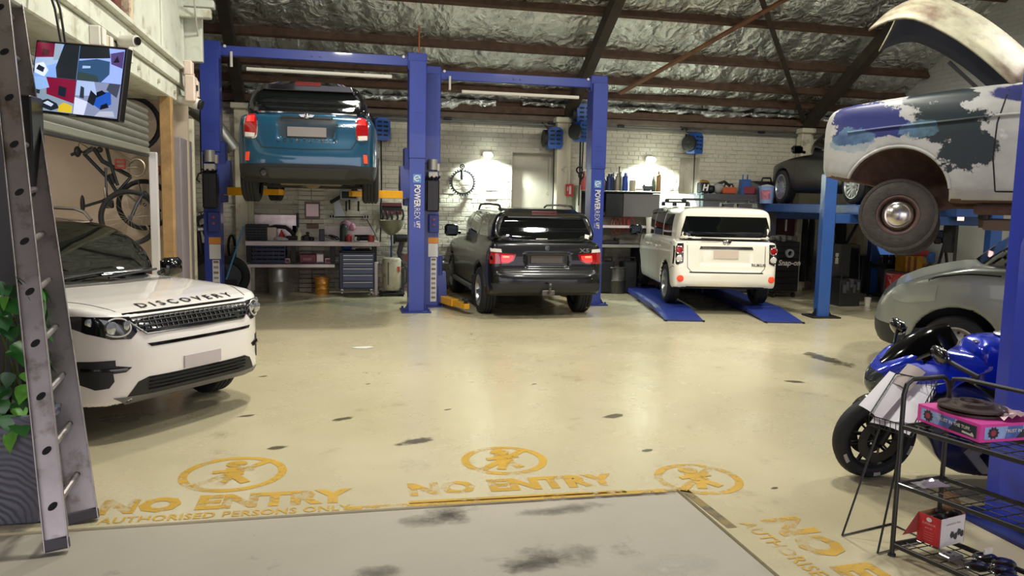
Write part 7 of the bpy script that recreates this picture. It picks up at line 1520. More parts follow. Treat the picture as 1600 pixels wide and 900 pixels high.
t = thing('tool_box', 'big black tool case behind the pale blue bucket', 'toolbox', P0+U*3.75+RN*.42+V(0, 0, 1.855)); mb = MB(); mb.box((0, 0, .24), (.52, .3, .44), b=.03); mb.ob('body', BPLAS, t); mb = MB(); mb.tube([(.0, 0, .46), (.02, 0, .53), (.2, 0, .53), (.22, 0, .46)], .02); mb.ob('handle', BPLAS, t)
# black tool chest, Snap-on
a, b2 = (8.425,13.9,0.122), (8.979,13.9,1.112); t = thing('tool_chest', 'tall black tool chest with white script lettering beside the white wagon', 'tool chest', ((a[0]+b2[0])/2, 14.2, 0)); xc, xw, zh = (a[0]+b2[0])/2, b2[0]-a[0], b2[2]
CHB = M('chest_black', '#131316', .35, coat=.3)
mb = MB(); mb.box((xc, 14.2, zh/2+.06), (xw, .55, zh-.12), b=.015); mb.ob('cabinet', CHB, t, world=True)
for k in range(7):
    h = (zh-.25)/7; mb = MB(); mb.box((xc, 13.915, .16+h*(k+.5)), (xw*.92, .03, h-.014), b=.004); dr = mb.ob('drawer', CHB, t, world=True); mb = MB(); mb.box((xc, 13.895, .16+h*(k+.86)), (xw*.9, .012, .014), b=.003); mb.ob('handle', M('handle_dark', '#3a3a3d', .35, .8), dr, world=True)
mb = MB(); text_on(mb, 'Snap-on', (8.732,13.888,0.694), (1, 0, 0), (0, 0, 1), .15, bold=.004, th=.004, shear=.2); mb.ob('lettering', WSTK, t, world=True, smooth=0)
for sx in (-1, 1):
    mb = MB(); mb.cyl((xc+sx*xw*.4-.02, 14.0, .05), (xc+sx*xw*.4+.02, 14.0, .05), .05, n=14); mb.ob('castor', BPLAS, t, world=True)
t = thing('tape_reel', 'pale round reel resting on the tall black tool chest front', 'reel', (8.723,13.85,0.886)); mb = MB(); mb.lathe([(.05, 0), (.085, .0), (.085, .05), (.05, .05), (.05, 0)], (0, 0, 0), (0, 1, 0), 22, caps=False); mb.ob('ring', M('reel_grey', '#8f949c', .4), t)
mb = MB(); 
for k in range(5): mb.box((xc-.25+k*.12, 14.15, zh+.05), (.09, .2, .08+.03*(k % 3)), rz=k*.4, b=.015)
T('engine_parts', 'row of dusty parts on top of the tall black tool chest', 'parts', mb, M('dusty_parts', '#56524e', .6, .3, var=.3))
mb = MB(); c, d = rc((9.205,15.2,1.07), (9.641,15.2,1.623), .06); mb.box(c, d, b=.006); T('pegboard', 'dark maroon board on the wall over the tall black tool chest', 'board', mb, M('maroon_board', '#4a2027', .6, var=.2))
t = thing('work_light', 'thin white tube light hanging before the maroon board', 'lamp', (9.303,15,1.406)); mb = MB(); mb.cyl((0, 0, -.12), (0, 0, .12), .022, n=10); mb.ob('tube', WPL, t)
t = thing('wall_pipe', 'bundle of pale pipes lying in the shade under the four-post runway', 'pipe', (9.033,14.9,1.633)); 
for k in range(4): mb = MB(); mb.cyl((-.25, .05*k, -.0+.03*k), (.75, .05*k-.1, .06+.03*k), .02, n=8); mb.ob('pipe', M('pale_pipe', '#b5b2a6', .5), t)

def coat(label, a, b, y, mat):
    t = thing('work_coat', label, 'coat', ((a[0]+b[0])/2, y, a[2])); w, h = b[0]-a[0], b[2]-a[2]; mb = MB(); rnd = random.Random(int(w*1000)); n = 12; rows = []
    for k, (f, z) in enumerate(((.55, 0), (.5, .25), (.48, .5), (.5, .75), (.42, .92), (.12, 1.0))):
        rows.append([(f*w*math.cos(2*math.pi*i/n)*(1+.10*math.sin(i*2.1+k)), .09*math.sin(2*math.pi*i/n)*(1+.2*math.sin(i*3+k)), z*h) for i in range(n)])
    vs = [p for r in rows for p in r]; mb.add(vs, [(k*n+i, k*n+(i+1) % n, (k+1)*n+(i+1) % n, (k+1)*n+i) for k in range(5) for i in range(n)]+[tuple(range(5*n, 6*n)), tuple(range(n))[::-1]]); mb.ob('cloth', mat, t)
    mb = MB(); mb.tube([(0, 0, h), (.01, .0, h+.06), (.03, .05, h+.05)], .008, 6); mb.ob('hook', IRON, t); return t
CK = M('black_cloth', '#15151a', .85, bump=.5)
coat('black work coat hanging left of the blue four-post column', (9.682,14.9,0.218), (9.771,14.9,1.578), 14.95, CK); coat('charcoal work coat hanging close against the blue four-post column', (9.866,14.9,0.217), (9.969,14.9,1.581), 15.0, M('charcoal_cloth', '#22222a', .85, bump=.5))
coat('dark overalls hanging by the wall to the right of the blue four-post column', (10.535,14.9,0.768), (10.789,14.9,1.525), 15.05, CK)
t = coat('dark overalls with a white badge hanging under the old car', (9.968,11.2,1.087), (10.195,11.2,1.591), 11.3, CK); mb = MB(); mb.box((.03, -.11, .22), (.04, .012, .07), b=.003); mb.ob('badge', WSTK, t)
t = thing('lit_screen', 'small bright pinkish lit panel under the old car', 'screen', (9.98,11,1.678)); mb = MB(); mb.box((0, 0, 0), (.14, .03, .11), b=.006); mb.ob('case', BPLAS, t); mb = MB(); mb.box((0, -.016, 0), (.13, .004, .10)); mb.ob('face', M('lit_panel', '#f2c4c0', .4, emit=1.6), t)
t = thing('screen_trolley', 'dark pole that carries the lit panel under the old car', 'stand', ((9.98,11,1.678)[0]+.05, 11.1, 0)); mb = MB(); mb.cyl((0, 0, 0), (0, 0, 1.58), .025, n=8); mb.box((0, 0, .03), (.4, .3, .05), b=.01); mb.ob('pole', IRON, t)
t = thing('bench_vice', 'cluster of dark machine parts on a splayed stand under the old car', 'machine', (10.608,12,1.23)); 
for k, (dx, dz, s) in enumerate(((0, .08, .2), (-.12, .14, .14), (.1, .3, .15), (-.05, .36, .12), (-.15, .02, .12))): mb = MB(); mb.box((dx, 0, dz), (s, s, s), rz=k, b=.02); mb.ob('machine_part', M('machine_blue', '#20304a', .45, .3) if k % 2 else IRON, t)
mb = MB()
for sx in (-1, 1): mb.cyl((0, 0, 0), (sx*.22, 0, -1.0), .025, n=8)
mb.ob('stand_leg', IRON, t)
# shelves and goods behind the van
def box3(name, label, cat, a, b, dep, mat, **k): return box2(name, label, cat, a, b, dep, mat, **k)
t = thing('storage_cabinet', 'dark shelving loaded with machine parts behind the white foam cup', 'shelving', ((11.2,13.9,0.318)[0], 14.2, 0)); a, b2 = (10.725,13.6,0.145), (11.493,13.6,1.021)
for z in (.05, .62, b2[2]-.35): mb = MB(); mb.box(((a[0]+b2[0])/2, 13.9, z), (b2[0]-a[0], .5, .04), b=.005); mb.ob('shelf', IRON, t, world=True)
for x in (a[0], b2[0]):
    for y in (13.68, 14.12): mb = MB(); mb.box((x, y, b2[2]/2-.15), (.04, .04, b2[2]-.3), b=.004); mb.ob('upright', IRON, t, world=True)
zp = b2[2]-.32
for k in range(6): 
    q = a[0]+.08+k*.115; mb = MB(); mb.cyl((q, 13.85+.05*(k % 2), zp), (q, 13.85+.05*(k % 2), zp+.12+.05*(k % 3)), .045, n=12); mb.cyl((q, 13.8, zp+.1), (q, 13.75, zp+.1), .03, n=10); T('gear_part', ('first', 'second', 'third', 'fourth', 'fifth', 'sixth')[k]+' greasy machine part from the left on the dark shelving', 'part', mb, M('greasy_part', '#37383c', .4, .6, var=.4, vscale=12), 'greasy machine parts on the dark shelving')
def bin_(label, a, b, y, mat, spots=True):
    c, d = rc(a, b, .3); t = thing('bin', label, 'bin', (c[0], y, a[2])); mb = MB(); r = d[0]/2; h = d[2]; mb.lathe([(.001, 0), (r*.85, 0), (r, h), (r*1.03, h), (r*1.03, h*.96), (r*.98, h*.96)], n=24, caps=False); mb.lathe([(.001, h*.9), (r*.97, h*.9)], n=24, caps=False); mb.ob('body', mat, t); return t
a = (10.046,12.6,0.098); bin_('red plastic bin with pale splashes behind the white foam cup', (a[0], 0, 0), (10.428,12.6,0.6), 12.7, M('bin_red', '#a02027', .4, var=.2, dirt='#c9bdb8', dscale=7, damt=.25))
t = thing('display_rack', 'black wire merchandise rack with white upright lettering beside the blue lift column', 'rack', ((9.216,12.6,0.01)[0], 12.8, 0)); a, b2 = (8.99,12.6,0.012), (9.413,12.6,0.906); w = b2[0]-a[0]; xc = (a[0]+b2[0])/2
mb = MB(); mb.box((xc, 12.8, .25), (w, .4, .5), b=.01); mb.ob('lower_bin', CHB, t, world=True); mb = MB(); mb.box((xc+.02, 12.95, .82), (w*.85, .04, .62), b=.006); mb.ob('back_board', CHB, t, world=True)
for x in (a[0]+.03, b2[0]-.03): mb = MB(); mb.tube([(x, 12.62, .5), (x+.02, 12.7, 1.12), (x+.02, 12.95, 1.14)], .012, 6); mb.ob('side_wire', IRON, t, world=True)
mb = MB(); text_on(mb, 'IIHIIII', (a[0]+.11, 12.92, .86), (0, 0, -1), (1, 0, 0), .09, bold=.003, th=.004); mb.ob('lettering', WSTK, t, world=True, smooth=0)
for k in range(5): mb = MB(); mb.box((xc-.14+.07*k, 12.6+.02*(k % 2), .33+.05*(k % 3)), (.055, .1, .16), b=.008); mb.ob('hanging_stock', M('stock_grey', '#3f4044', .5, var=.5, vscale=30), t, world=True)
q = (9.616,12.649,0); t = thing('foam_cup', 'white foam cup standing alone on the floor', 'cup', q); mb = MB(); mb.lathe([(.001, 0), (.045, 0), (.062, .15), (.066, .155), (.058, .155), (.04, .01), (.001, .01)], n=20, caps=False); mb.ob('body', WPL, t)

bx_ = (((10.913,14.6,0.109), (11.262,14.6,0.793), '1b1b1f', 'black cupboard beside the blue lift column under the runway'), ((10.412,14.8,0.02), (10.995,14.8,0.942), '1e1e22', 'wide black bench cupboard behind the merchandise rack'))
for a, b2, col, lab in bx_: box2('cupboard', lab, 'cupboard', (a[0], a[1], 0), b2, .45, M('cup_'+col, '#'+col, .5), 'door', M('cupdoor', '#26262b', .45))
box2('carton', 'brown carton on the floor behind the four-post column, upper', 'carton', (10.228,14.7,0.537), (10.47,14.7,0.782), .06, M('carton_brown', '#5f4a3a', .7)); 
for k, (a, b2, col, lab) in enumerate((((10.821,13.2,0.58), (11.212,13.2,0.894), 'c08a2c', 'yellow carton with brown stripes stacked behind the van bonnet'), ((11.106,13.1,0.652), (11.414,13.1,0.927), 'b98a35', 'ochre plastic bag beside the striped yellow carton'), ((10.874,13.3,0.898), (11.331,13.3,1.001), '8f2a33', 'dark red case lying on the striped yellow carton'), ((11.242,12.9,0.769), (11.556,12.9,0.942), '2a5a9a', 'blue drum lid showing over the van bonnet'))):
    if k == 0: base = box2('shelf_unit', 'grey low shelf under the yellow carton behind the van', 'shelf', (a[0]-.1, 13.1, 0), ((12.247,13.4,0.73)[0], 13.1, a[2]-.004), .6, M('shelf_grey', '#4f4d4c', .6))
    c, d = rc((a[0], 13.2, a[2] if k != 2 else a[2]), b2, .3); t = thing('carton' if k == 0 else ('bag', 'case', 'drum')[k-1], lab, 'box' if k == 0 else ('bag', 'case', 'drum')[k-1], (c[0], c[1], c[2]-d[2]/2)); mb = MB()
    if k == 1: mb.sph((0, 0, d[2]*.5), d[2]*.5, (1.3, 1, 1), 14, 8)
    elif k == 3: mb.lathe([(.001, 0), (d[0]*.5, 0), (d[0]*.5, d[2]), (d[0]*.45, d[2]+.02), (.001, d[2]+.02)], n=24, caps=False)
    else: mb.box((0, 0, d[2]/2), d, b=.012)
    mb.ob('body', M('c_'+col, '#'+col, .5, var=.25), t)
    if k == 0:
        for s in (-.3, .05): mb = MB(); mb.box((d[0]*s, -d[1]/2-.003, d[2]/2), (.06, .006, d[2]*.9)); mb.ob('stripe', M('stripe_brown', '#7d4a22', .6), t)
box2('wall_board', 'pale board leaning on the wall under the dark sedan', 'board', (10.866,15.2,0.86), (11.353,15.2,1.566), .04, M('pale_board', '#a59a85', .7, var=.15))
mb = MB(); mb.cyl((10.747,15,0.97), (11.049,15,1.526), .03, n=8); T('brace_bar', 'dark slanting bar across the pale board', 'bar', mb, IRON)
# ================================================================ blue sports motorcycle
SB = M('sport_blue', '#1230b8', .18, .25, coat=1.); SBK = M('sport_black', '#0c0c10', .2, coat=.8); NAVY = M('navy_fairing', '#141a4a', .3, coat=.6); SIL = M('frame_silver', '#b9b7b2', .35, .5)
fc = Vector((3.51,4.483,-0)); ph = R(180-14)
moto = t = thing('motorcycle', 'blue and black sports motorcycle leaning on its stand behind the wire rack', 'motorcycle', fc, ph, sc=.97); t.rotation_euler = (R(-9), 0, ph)
def tp(name, fn, mat, smooth=40, par=None): mb = MB(); fn(mb); return mb.ob(name, mat, par or t, smooth=smooth)
def mwheel(x, r, w, steer):
    mb = MB(); h = w/2; mb.lathe([(r-.085, -h*.75), (r-.07, -h*.95), (r-.04, -h), (r-.012, -h*.6), (r, 0), (r-.012, h*.6), (r-.04, h), (r-.07, h*.95), (r-.085, h*.75)], d=(0, 1, 0), n=44, caps=False); o = mb.ob('wheel', M('tyre_rubber', '#17171a', .75), t, smooth=50); o.location = (x, 0, r); o.rotation_euler = (0, 0, steer)
    mb = MB(); mb.lathe([(r-.08, -h*.8), (r-.105, -h*.7), (r-.105, h*.7), (r-.08, h*.8)], d=(0, 1, 0), n=36, caps=False)
    for k in range(5):
        m3 = Matrix.Rotation(2*math.pi*k/5+.3, 3, 'Y')
        for q in (-.03, .03): mb.box(m3 @ V(q, 0, (r-.06)/2), (.018, .03, r-.14), rot=m3 @ Matrix.Rotation(q*3, 3, 'Y'), b=.004)
    mb.cyl((0, -h*.7, 0), (0, h*.7, 0), .045, n=14); mb.ob('rim', M('bike_rim_black', '#141416', .35, .4), o)
    for s in ((-1, 1) if x > -.5 else (1,)):
        mb = MB(); mb.lathe([(.09, s*.058), (.155, s*.058), (.155, s*.063), (.09, s*.063), (.09, s*.058)], d=(0, 1, 0), n=32, caps=False)
        for k in range(8): a = k*math.pi/4; mb.cyl((.05*math.cos(a), s*.06, .05*math.sin(a)), (.1*math.cos(a), s*.06, .1*math.sin(a)), .008, n=5)
        mb.ob('brake_disc', M('disc_steel', '#55534f', .35, .9), o)
    return o
w = mwheel(0, .30, .12, R(9)); w2 = mwheel(-1.42, .315, .18, 0)
for k, tx in enumerate(('IIIIIII', 'IIIII', 'IIIIIII')):
    vs, fs = text_mesh(tx, .034, .001, 1.1); a0 = -.5-k*1.15; mb = MB(); r0 = .255
    mb.add([(math.cos(a0-x/r0)*(r0-y), .0605, math.sin(a0-x/r0)*(r0-y)) for x, y in vs], fs); mb.ob('tyre_lettering', WSTK, w, smooth=0)
for s in (-1, 1): tp('fork_leg', lambda m: (m.cyl((.0, s*.10, .30), (-.17, s*.10, .72), .026, n=12), m.cyl((-.10, s*.10, .55), (-.24, s*.10, .9), .03, n=12)), M('fork_gold_black', '#26262a', .3, .7))
tp('brake_caliper', lambda m: m.box((-.11, .09, .38), (.06, .06, .12), b=.015), IRON)
fb = Body('front_mudguard', t, [SBK, DARK], dict(side=[(.20, .48), (.12, .58), (-.02, .635), (-.16, .60), (-.24, .50), (-.20, .48), (-.1, .56), (.0, .585), (.1, .545)], plan=[(.22, 0), (.18, .06), (0, .085), (-.2, .075), (-.25, 0)], sec=[(0, .46), (.085, .46), (.08, .56), (.05, .62), (0, .64)], r=.02), res=.012)
nose = Body('nose_fairing', t, [SB, DARK, SBK], dict(side=[(.10, .64), (.13, .72), (.06, .83), (-.10, .95), (-.25, .99), (-.62, .93), (-.66, .88), (-.42, .80), (-.33, .66), (-.18, .60), (.02, .58)], sm=1, plan=[(.15, 0), (.10, .07), (0, .14), (-.2, .21), (-.45, .235), (-.66, .20), (-.68, 0)], sec=[(0, .55), (.16, .58), (.215, .72), (.22, .84), (.16, .94), (0, 1.02)], r=.04), res=.015,
    fmat=lambda c3, n, mi: np.where((c3[:, 2] < .70+.25*np.clip(-c3[:, 0]-.2, 0, 1)) & (c3[:, 0] > -.35), 2, mi))
nose.patch('headlight', [(-.10, .80), (.10, .80), (.115, .73), (.05, .68), (-.05, .68), (-.115, .73)], '+x', M('headlight_glass', '#3a4148', .05, .3, coat=1), off=.004, step=.03)
nose.patch('white_stripe', [(.09, .735), (-.12, .765), (-.30, .79), (-.14, .735), (.05, .70)], '+y', M('stripe_white', '#d8d6d2', .3), off=.003, th=.006, step=.03)
tp('windscreen', lambda m: m.add([(x-.06*v*v, v*w_, z-.10*v*v) for x, z, w_ in ((.04, .86, .12), (-.04, .95, .165), (-.13, 1.03, .18), (-.23, 1.09, .17), (-.31, 1.12, .13), (-.36, 1.13, .06)) for v in (-1, -.8, -.5, 0, .5, .8, 1)], [(i*7+j, i*7+j+1, (i+1)*7+j+1, (i+1)*7+j) for i in range(5) for j in range(6)]), M('smoked_screen', '#060607', .10, spec=.18), 60)
for s in (-1, 1):
    o = tp('mirror', lambda m: (m.tube([(-.12, s*.16, .93), (-.16, s*.24, 1.0)], .012, 6), m.sph((-.18, s*.29, 1.01), 1, (.03, .10, .055), 14, 8)), SBK, 50)
    tp('mirror_glass', lambda m: m.sph((-.202, s*.29, 1.01), 1, (.012, .088, .045), 14, 8), M('mirror_bright', '#d0c4c0', .06, 1.), 50, o)
tank = Body('fuel_tank', t, [SB, DARK], dict(side=[(-.50, .80), (-.52, .98), (-.62, 1.06), (-.80, 1.07), (-.98, .98), (-1.12, .82), (-1.05, .74), (-.8, .70), (-.58, .72)], plan=[(-.48, 0), (-.50, .12), (-.62, .20), (-.82, .19), (-1.0, .13), (-1.13, .07), (-1.14, 0)], sec=[(0, .66), (.16, .68), (.205, .80), (.20, .92), (.15, 1.02), (0, 1.09)], r=.05), res=.016)
p = tank.cast(-.74, 0, '+z', .003); o = tp('filler_cap', lambda m: (m.lathe([(.055, 0), (.06, .006), (.045, .014), (.042, .008), (.001, .008)], p, (0, 0, 1), 22, caps=False)), ALU)
p2 = tank.cast(-.56, .02, '+z', .003); tp('tank_badge', lambda m: m.lathe([(.022, 0), (.02, .006), (.001, .006)], p2, (0, 0, 1), 14, caps=False), CHROME)
side = Body('side_fairing', t, [NAVY, DARK], dict(side=[(-.22, .74), (-.36, .78), (-.62, .72), (-.70, .58), (-.56, .36), (-.56, .28), (-.98, .16), (-1.02, .10), (-.60, .08), (-.36, .20), (-.28, .42)], sm=1, plan=[(-.2, 0), (-.24, .16), (-.5, .23), (-.95, .22), (-1.04, 0)], sec=[(0, .05), (.12, .06), (.19, .2), (.23, .5), (.21, .76), (0, .8)], r=.03), res=.015)
side.text('lettering', 'SUZUKI', (-.74, .125), '+y', .07, M('dim_lettering', '#3b3d55', .4), bold=.003, flip=-1, off=.003)
def frame_plate(m): m.prism([(-.50, .30), (-.57, .38), (-.74, .40), (-.90, .36), (-.93, .22), (-.84, .17), (-.62, .17)], 'y', .20, .245)
fp = tp('frame_plate', frame_plate, SIL, 20); tp('frame_window', lambda m: m.prism([(-.58, .30), (-.63, .355), (-.78, .36), (-.86, .30), (-.83, .215), (-.66, .205)], 'y', .242, .25), SBK, 20, fp)
tp('engine', lambda m: (m.box((-.68, 0, .48), (.42, .34, .36), b=.05), m.cyl((-.7, -.18, .42), (-.7, .18, .42), .12, n=18)), M('engine_dark', '#232326', .5, .5))
tp('radiator', lambda m: (m.box((-.30, 0, .62), (.05, .30, .26), rot=Matrix.Rotation(-.25, 3, 'Y'), b=.008), m.cyl((-.22, .13, .86), (-.28, .13, .90), .03, n=10), m.cyl((-.30, .16, .84), (-.36, .16, .88), .028, n=10)), M('radiator_dark', '#2b2b2d', .5, .5))
for q in ((-.42, .14, .80), (-.50, .15, .79)): tp('copper_fitting', lambda m: m.sph(q, .024, (1, 1, 1.2), 10, 8), M('copper', '#b5783c', .3, .8))
tp('handlebar', lambda m: (m.tube([(-.30, .10, .93), (-.34, .28, .92), (-.40, .38, .90)], .016), m.tube([(-.30, -.10, .93), (-.34, -.28, .92), (-.40, -.38, .90)], .016)), BPLAS)
tp('seat', lambda m: (m.sph((-1.22, 0, .84), 1, (.20, .13, .06)), m.sph((-1.55, 0, .94), 1, (.2, .10, .05))), M('seat_black', '#1a1a1c', .7))
tp('tail', lambda m: m.prism([(-1.1, .76), (-1.3, .84), (-1.9, 1.0), (-1.85, .90), (-1.3, .72)], 'y', -.09, .09), SB, 20)
tp('swing_arm', lambda m: (m.box((-1.15, .11, .36), (.6, .04, .08), b=.01), m.box((-1.15, -.11, .36), (.6, .04, .08), b=.01)), ALU)
tp('side_stand', lambda m: (m.tube([(-.85, .14, .26), (-.80, .30, -.02+.045)], .014), m.box((-.79, .31, .03), (.08, .05, .012), b=.004)), IRON)
# ================================================================ wire rack in the foreground with its goods
RK = M('rack_black', '#17171a', .45, coat=.2); F0 = V(2.828, 3.39, 0); E1 = V(.254, -.967, 0).normalized(); E2 = V(.99, .146, 0).normalized(); RL, RW = 1.0, .315
t = thing('wire_rack', 'black tubular wire rack with three mesh shelves in the foreground', 'rack', F0); Z1, Z2, Z3_ = .703, .398, .073
def rp(a, b, z): return F0+E1*a+E2*b+V(0, 0, z)
for a in (0, RL):
    mb = MB(); mb.tube([rp(a, 0, 0), rp(a, 0, .86), rp(a, .015, .91), rp(a, .05, .935), rp(a, RW-.05, .935), rp(a, RW-.015, .91), rp(a, RW, .86), rp(a, RW, 0)], .0125, 10); mb.ob('end_hoop', RK, t, world=True)
    mb = MB(); mb.cyl(rp(a, 0, 0), rp(a, 0, .012), .02, n=10); mb.cyl(rp(a, RW, 0), rp(a, RW, .012), .02, n=10); mb.ob('foot', BPLAS, t, world=True)
mb = MB(); mb.tube([rp(.0, RW, .86), rp(.02, RW, .925), rp(.08, RW, .935), rp(RL, RW, .935)], .0115, 10); mb.ob('top_rail', RK, t, world=True)
for z in (Z1, Z2, Z3_):
    mb = MB()
    for b in (0, RW): d = rp(RL, b, z)-rp(0, b, z); mb.box((rp(RL, b, z)+rp(0, b, z))/2-V(0, 0, .012), (RL, .016, .024), rz=math.atan2(E1.y, E1.x), b=.003)
    for a in (0, RL): mb.box((rp(a, 0, z)+rp(a, RW, z))/2-V(0, 0, .012), (RW, .016, .024), rz=math.atan2(E2.y, E2.x), b=.003)
    o = mb.ob('shelf', RK, t, world=True); mb = MB()
    for k in range(1, 12): mb.cyl(rp(RL*k/12, 0, z-.006), rp(RL*k/12, RW, z-.006), .0028, n=6)
    for k in range(1, 4): mb.cyl(rp(0, RW*k/4, z-.010), rp(RL, RW*k/4, z-.010), .0028, n=6)
    mb.ob('wire', RK, o, world=True)['kind'] = 'stuff'
# pink brake rotor box
A, Bq, Cq = V(2.971, 3.452, Z1), V(2.98, 3.052, Z1), V(3.31, 3.126, Z1); e1 = (A-Bq); e2 = (Cq-Bq); L1, L2 = e1.length, .40; e1.normalize(); e2 = (e2-e1*e2.dot(e1)).normalized(); hb = .088
t = thing('rotor_box', 'bright pink cardboard box with a printed slogan on the top rack shelf', 'box', Bq); PINK = M('box_pink', '#d63fa0', .5)
def bp_(a, b, z): return Bq+e1*a+e2*b+V(0, 0, z)
mb = MB(); vs = [bp_(a, b, z) for z in (0, hb) for a, b in ((0, 0), (L1, 0), (L1, L2), (0, L2))]; mb.add(vs, [(0, 1, 2, 3), (7, 6, 5, 4), (0, 4, 5, 1), (1, 5, 6, 2), (2, 6, 7, 3), (3, 7, 4, 0)]); mb.ob('body', PINK, t, world=True, smooth=0)
def panel(o0, ux, n, L):
    o0 = Vector(o0); mb = MB(); P = lambda u, z, k=1: o0+ux*u+V(0, 0, z)+n*.0012*k
    mb.add([P(.025, .014), P(L-.02, .014), P(L-.02, hb-.014), P(.025, hb-.014)], [(0, 1, 2, 3)]); pa = mb.ob('printed_panel', M('panel_pale_blue', '#8fa5d6', .5, var=.2, vscale=14), t, world=True, smooth=0)
    mb = MB(); mb.add([P(L*.52, .014, 2), P(L-.02, .014, 2), P(L-.02, hb-.014, 2), P(L*.66, hb-.014, 2)], [(0, 1, 2, 3)]); mb.ob('print_dark', M('panel_dark', '#1a2433', .5), pa, world=True, smooth=0)
    mb = MB(); mb.add([P(L*.36, .014, 1.5), P(L*.6, .014, 1.5), P(L*.62, hb-.014, 1.5), P(L*.40, hb-.014, 1.5)], [(0, 1, 2, 3)]); mb.ob('print_blue', M('panel_blue', '#4a62a8', .5, var=.4, vscale=20), pa, world=True, smooth=0)
    mb = MB(); c = P(.075, hb*.5, 2.5); mb.add([c+ux*.03*(1+.14*(-1)**k)*math.cos(k*math.pi/10)+V(0, 0, .028*(1+.14*(-1)**k)*math.sin(k*math.pi/10)) for k in range(20)], [tuple(range(20))]); mb.ob('emblem', M('emblem_black', '#2a2230', .5), pa, world=True, smooth=0)
    mb = MB(); c = P(.075, hb*.5, 3); mb.add([c+ux*.016*math.cos(k*math.pi/5)+V(0, 0, .015*math.sin(k*math.pi/5)) for k in range(10)], [tuple(range(10))]); mb.ob('emblem_core', M('emblem_red', '#9a2f4a', .5), pa, world=True, smooth=0)
    mb = MB(); text_on(mb, 'TRUST IN THE TUFF.', P(L*.61, hb*.58), ux, (0, 0, 1), .0225, bold=.0006, th=.005, wscale=1.02); pr = mb.ob('lettering', WSTK, pa, world=True, smooth=0)
    mb = MB(); c = P(L-.065, .026, 3); mb.add([c+ux*(-.04)+V(0, 0, -.004), c+ux*.035+V(0, 0, -.008), c+ux*.03+V(0, 0, .004), c+ux*.02+V(0, 0, .012), c+ux*.012+V(0, 0, .003), c+ux*(-.038)+V(0, 0, .006)], [tuple(range(6))]); mb.ob('star_mark', WSTK, pa, world=True, smooth=0)
panel(bp_(L1, 0, 0), -e1, -e2, L1); panel(bp_(0, 0, 0), e2, -e1, L2)
t = thing('brake_rotor', 'greasy brown brake rotor lying on the pink box', 'brake rotor', bp_(L1*.55, L2*.40, hb)); ROT = M('rotor_brown', '#4a3d3a', .45, .5, var=.25, vscale=9)
mb = MB(); mb.lathe([(.05, .004), (.155, .002), (.155, .012), (.12, .016), (.12, .02), (.155, .022), (.155, .032), (.10, .034), (.09, .05), (.055, .054), (.05, .045), (.05, .004)], n=40, caps=False); mb.ob('disc', ROT, t); mb = MB()
for k in range(5): a = k*1.257; mb.cyl((.07*math.cos(a), .07*math.sin(a), .05), (.07*math.cos(a), .07*math.sin(a), .053), .008, n=8)
mb.ob('bolt_hole', IRON, t)
t = thing('rotor_cover', 'crinkled clear plastic film lying over the brown brake rotor', 'film', bp_(L1*.30, L2*.62, hb)); mb = MB(); n = 9
vs = [(-.09+.19*i/(n-1), -.10+.2*j/(n-1), .006+.03*abs(math.sin(i*1.7+j*.9))*math.cos((i-4)*.25)) for i in range(n) for j in range(n)]; mb.add(vs, [(i*n+j, (i+1)*n+j, (i+1)*n+j+1, i*n+j+1) for i in range(n-1) for j in range(n-1)]); mb.ob('film', M('film_pinkish', '#c9a9b0', .15, .2), t, smooth=20)
# red and white parts box
A, Bq, Cq = V(2.982, 3.403, Z3_), V(3.014, 3.28, Z3_), V(3.222, 3.36, Z3_); e1 = A-Bq; L1 = e1.length; e1.normalize(); e2 = Cq-Bq; e2 = (e2-e1*e2.dot(e1)).normalized(); L2 = .20; hb2 = .15
t = thing('parts_box', 'open red and white parts box with a raised flap on the bottom rack shelf', 'box', Bq)
RDB, WHB, KRF = M('box_red', '#c32f36', .5), M('box_white', '#d9d4d6', .5), M('kraft', '#a5805f', .7)
def wallq(name, p, q, mat, par=None, h=hb2, th=.004):
    mb = MB(); n = (q-p).cross(V(0, 0, 1)).normalized()*th; mb.add([p, q, q+V(0, 0, h), p+V(0, 0, h), p-n, q-n, q+V(0, 0, h)-n, p+V(0, 0, h)-n], [(0, 1, 2, 3), (7, 6, 5, 4), (3, 2, 6, 7), (0, 3, 7, 4), (1, 5, 6, 2), (0, 4, 5, 1)]); return mb.ob(name, mat, par or t, world=True, smooth=0)
c00, c10, c11, c01 = Bq, Bq+e1*L1, Bq+e1*L1+e2*L2, Bq+e2*L2
fr_ = wallq('red_side', c10, c00, RDB); wh_ = wallq('white_side', c00, c01, WHB); wallq('back_side', c01, c11, KRF); wallq('back_side', c11, c10, KRF)
mb = MB(); mb.add([c00, c01, c11, c10], [(0, 1, 2, 3)]); mb.ob('bottom', KRF, t, world=True)
mb = MB(); p, q = c11+V(0, 0, hb2), c01+V(0, 0, hb2); up_ = V(0, 0, .085)+e1*.035; mb.add([p, q, q+up_-e2*.02, q+up_*.999-e2*.06+V(0, 0, .02), p+up_+e2*.03, p+e1*.003, q+e1*.003], [(0, 1, 2, 3, 4)]); mb.ob('flap', KRF, t, world=True, smooth=0)
mb = MB(); p, q = c10+V(0, 0, hb2), c10+V(0, 0, hb2); mb.add([c10+V(0, 0, hb2), c10-e2*.09+e1*.02+V(0, 0, .03), c10+e2*.0+e1*.11*0+V(0, 0, .04)], [(0, 1, 2)]); mb.ob('flap', M('flap_red', '#8f3a34', .6), t, world=True, smooth=0)
mb = MB(); n = -e2; 
text_on(mb, 'SUPERIOR', c00+e1*L1*.5+V(0, 0, hb2*.70)+n*.0015, -e1, (0, 0, 1), .017, th=.001); text_on(mb, 'parts kit', c00+e1*L1*.5+V(0, 0, hb2*.56)+n*.0015, -e1, (0, 0, 1), .012, th=.001)
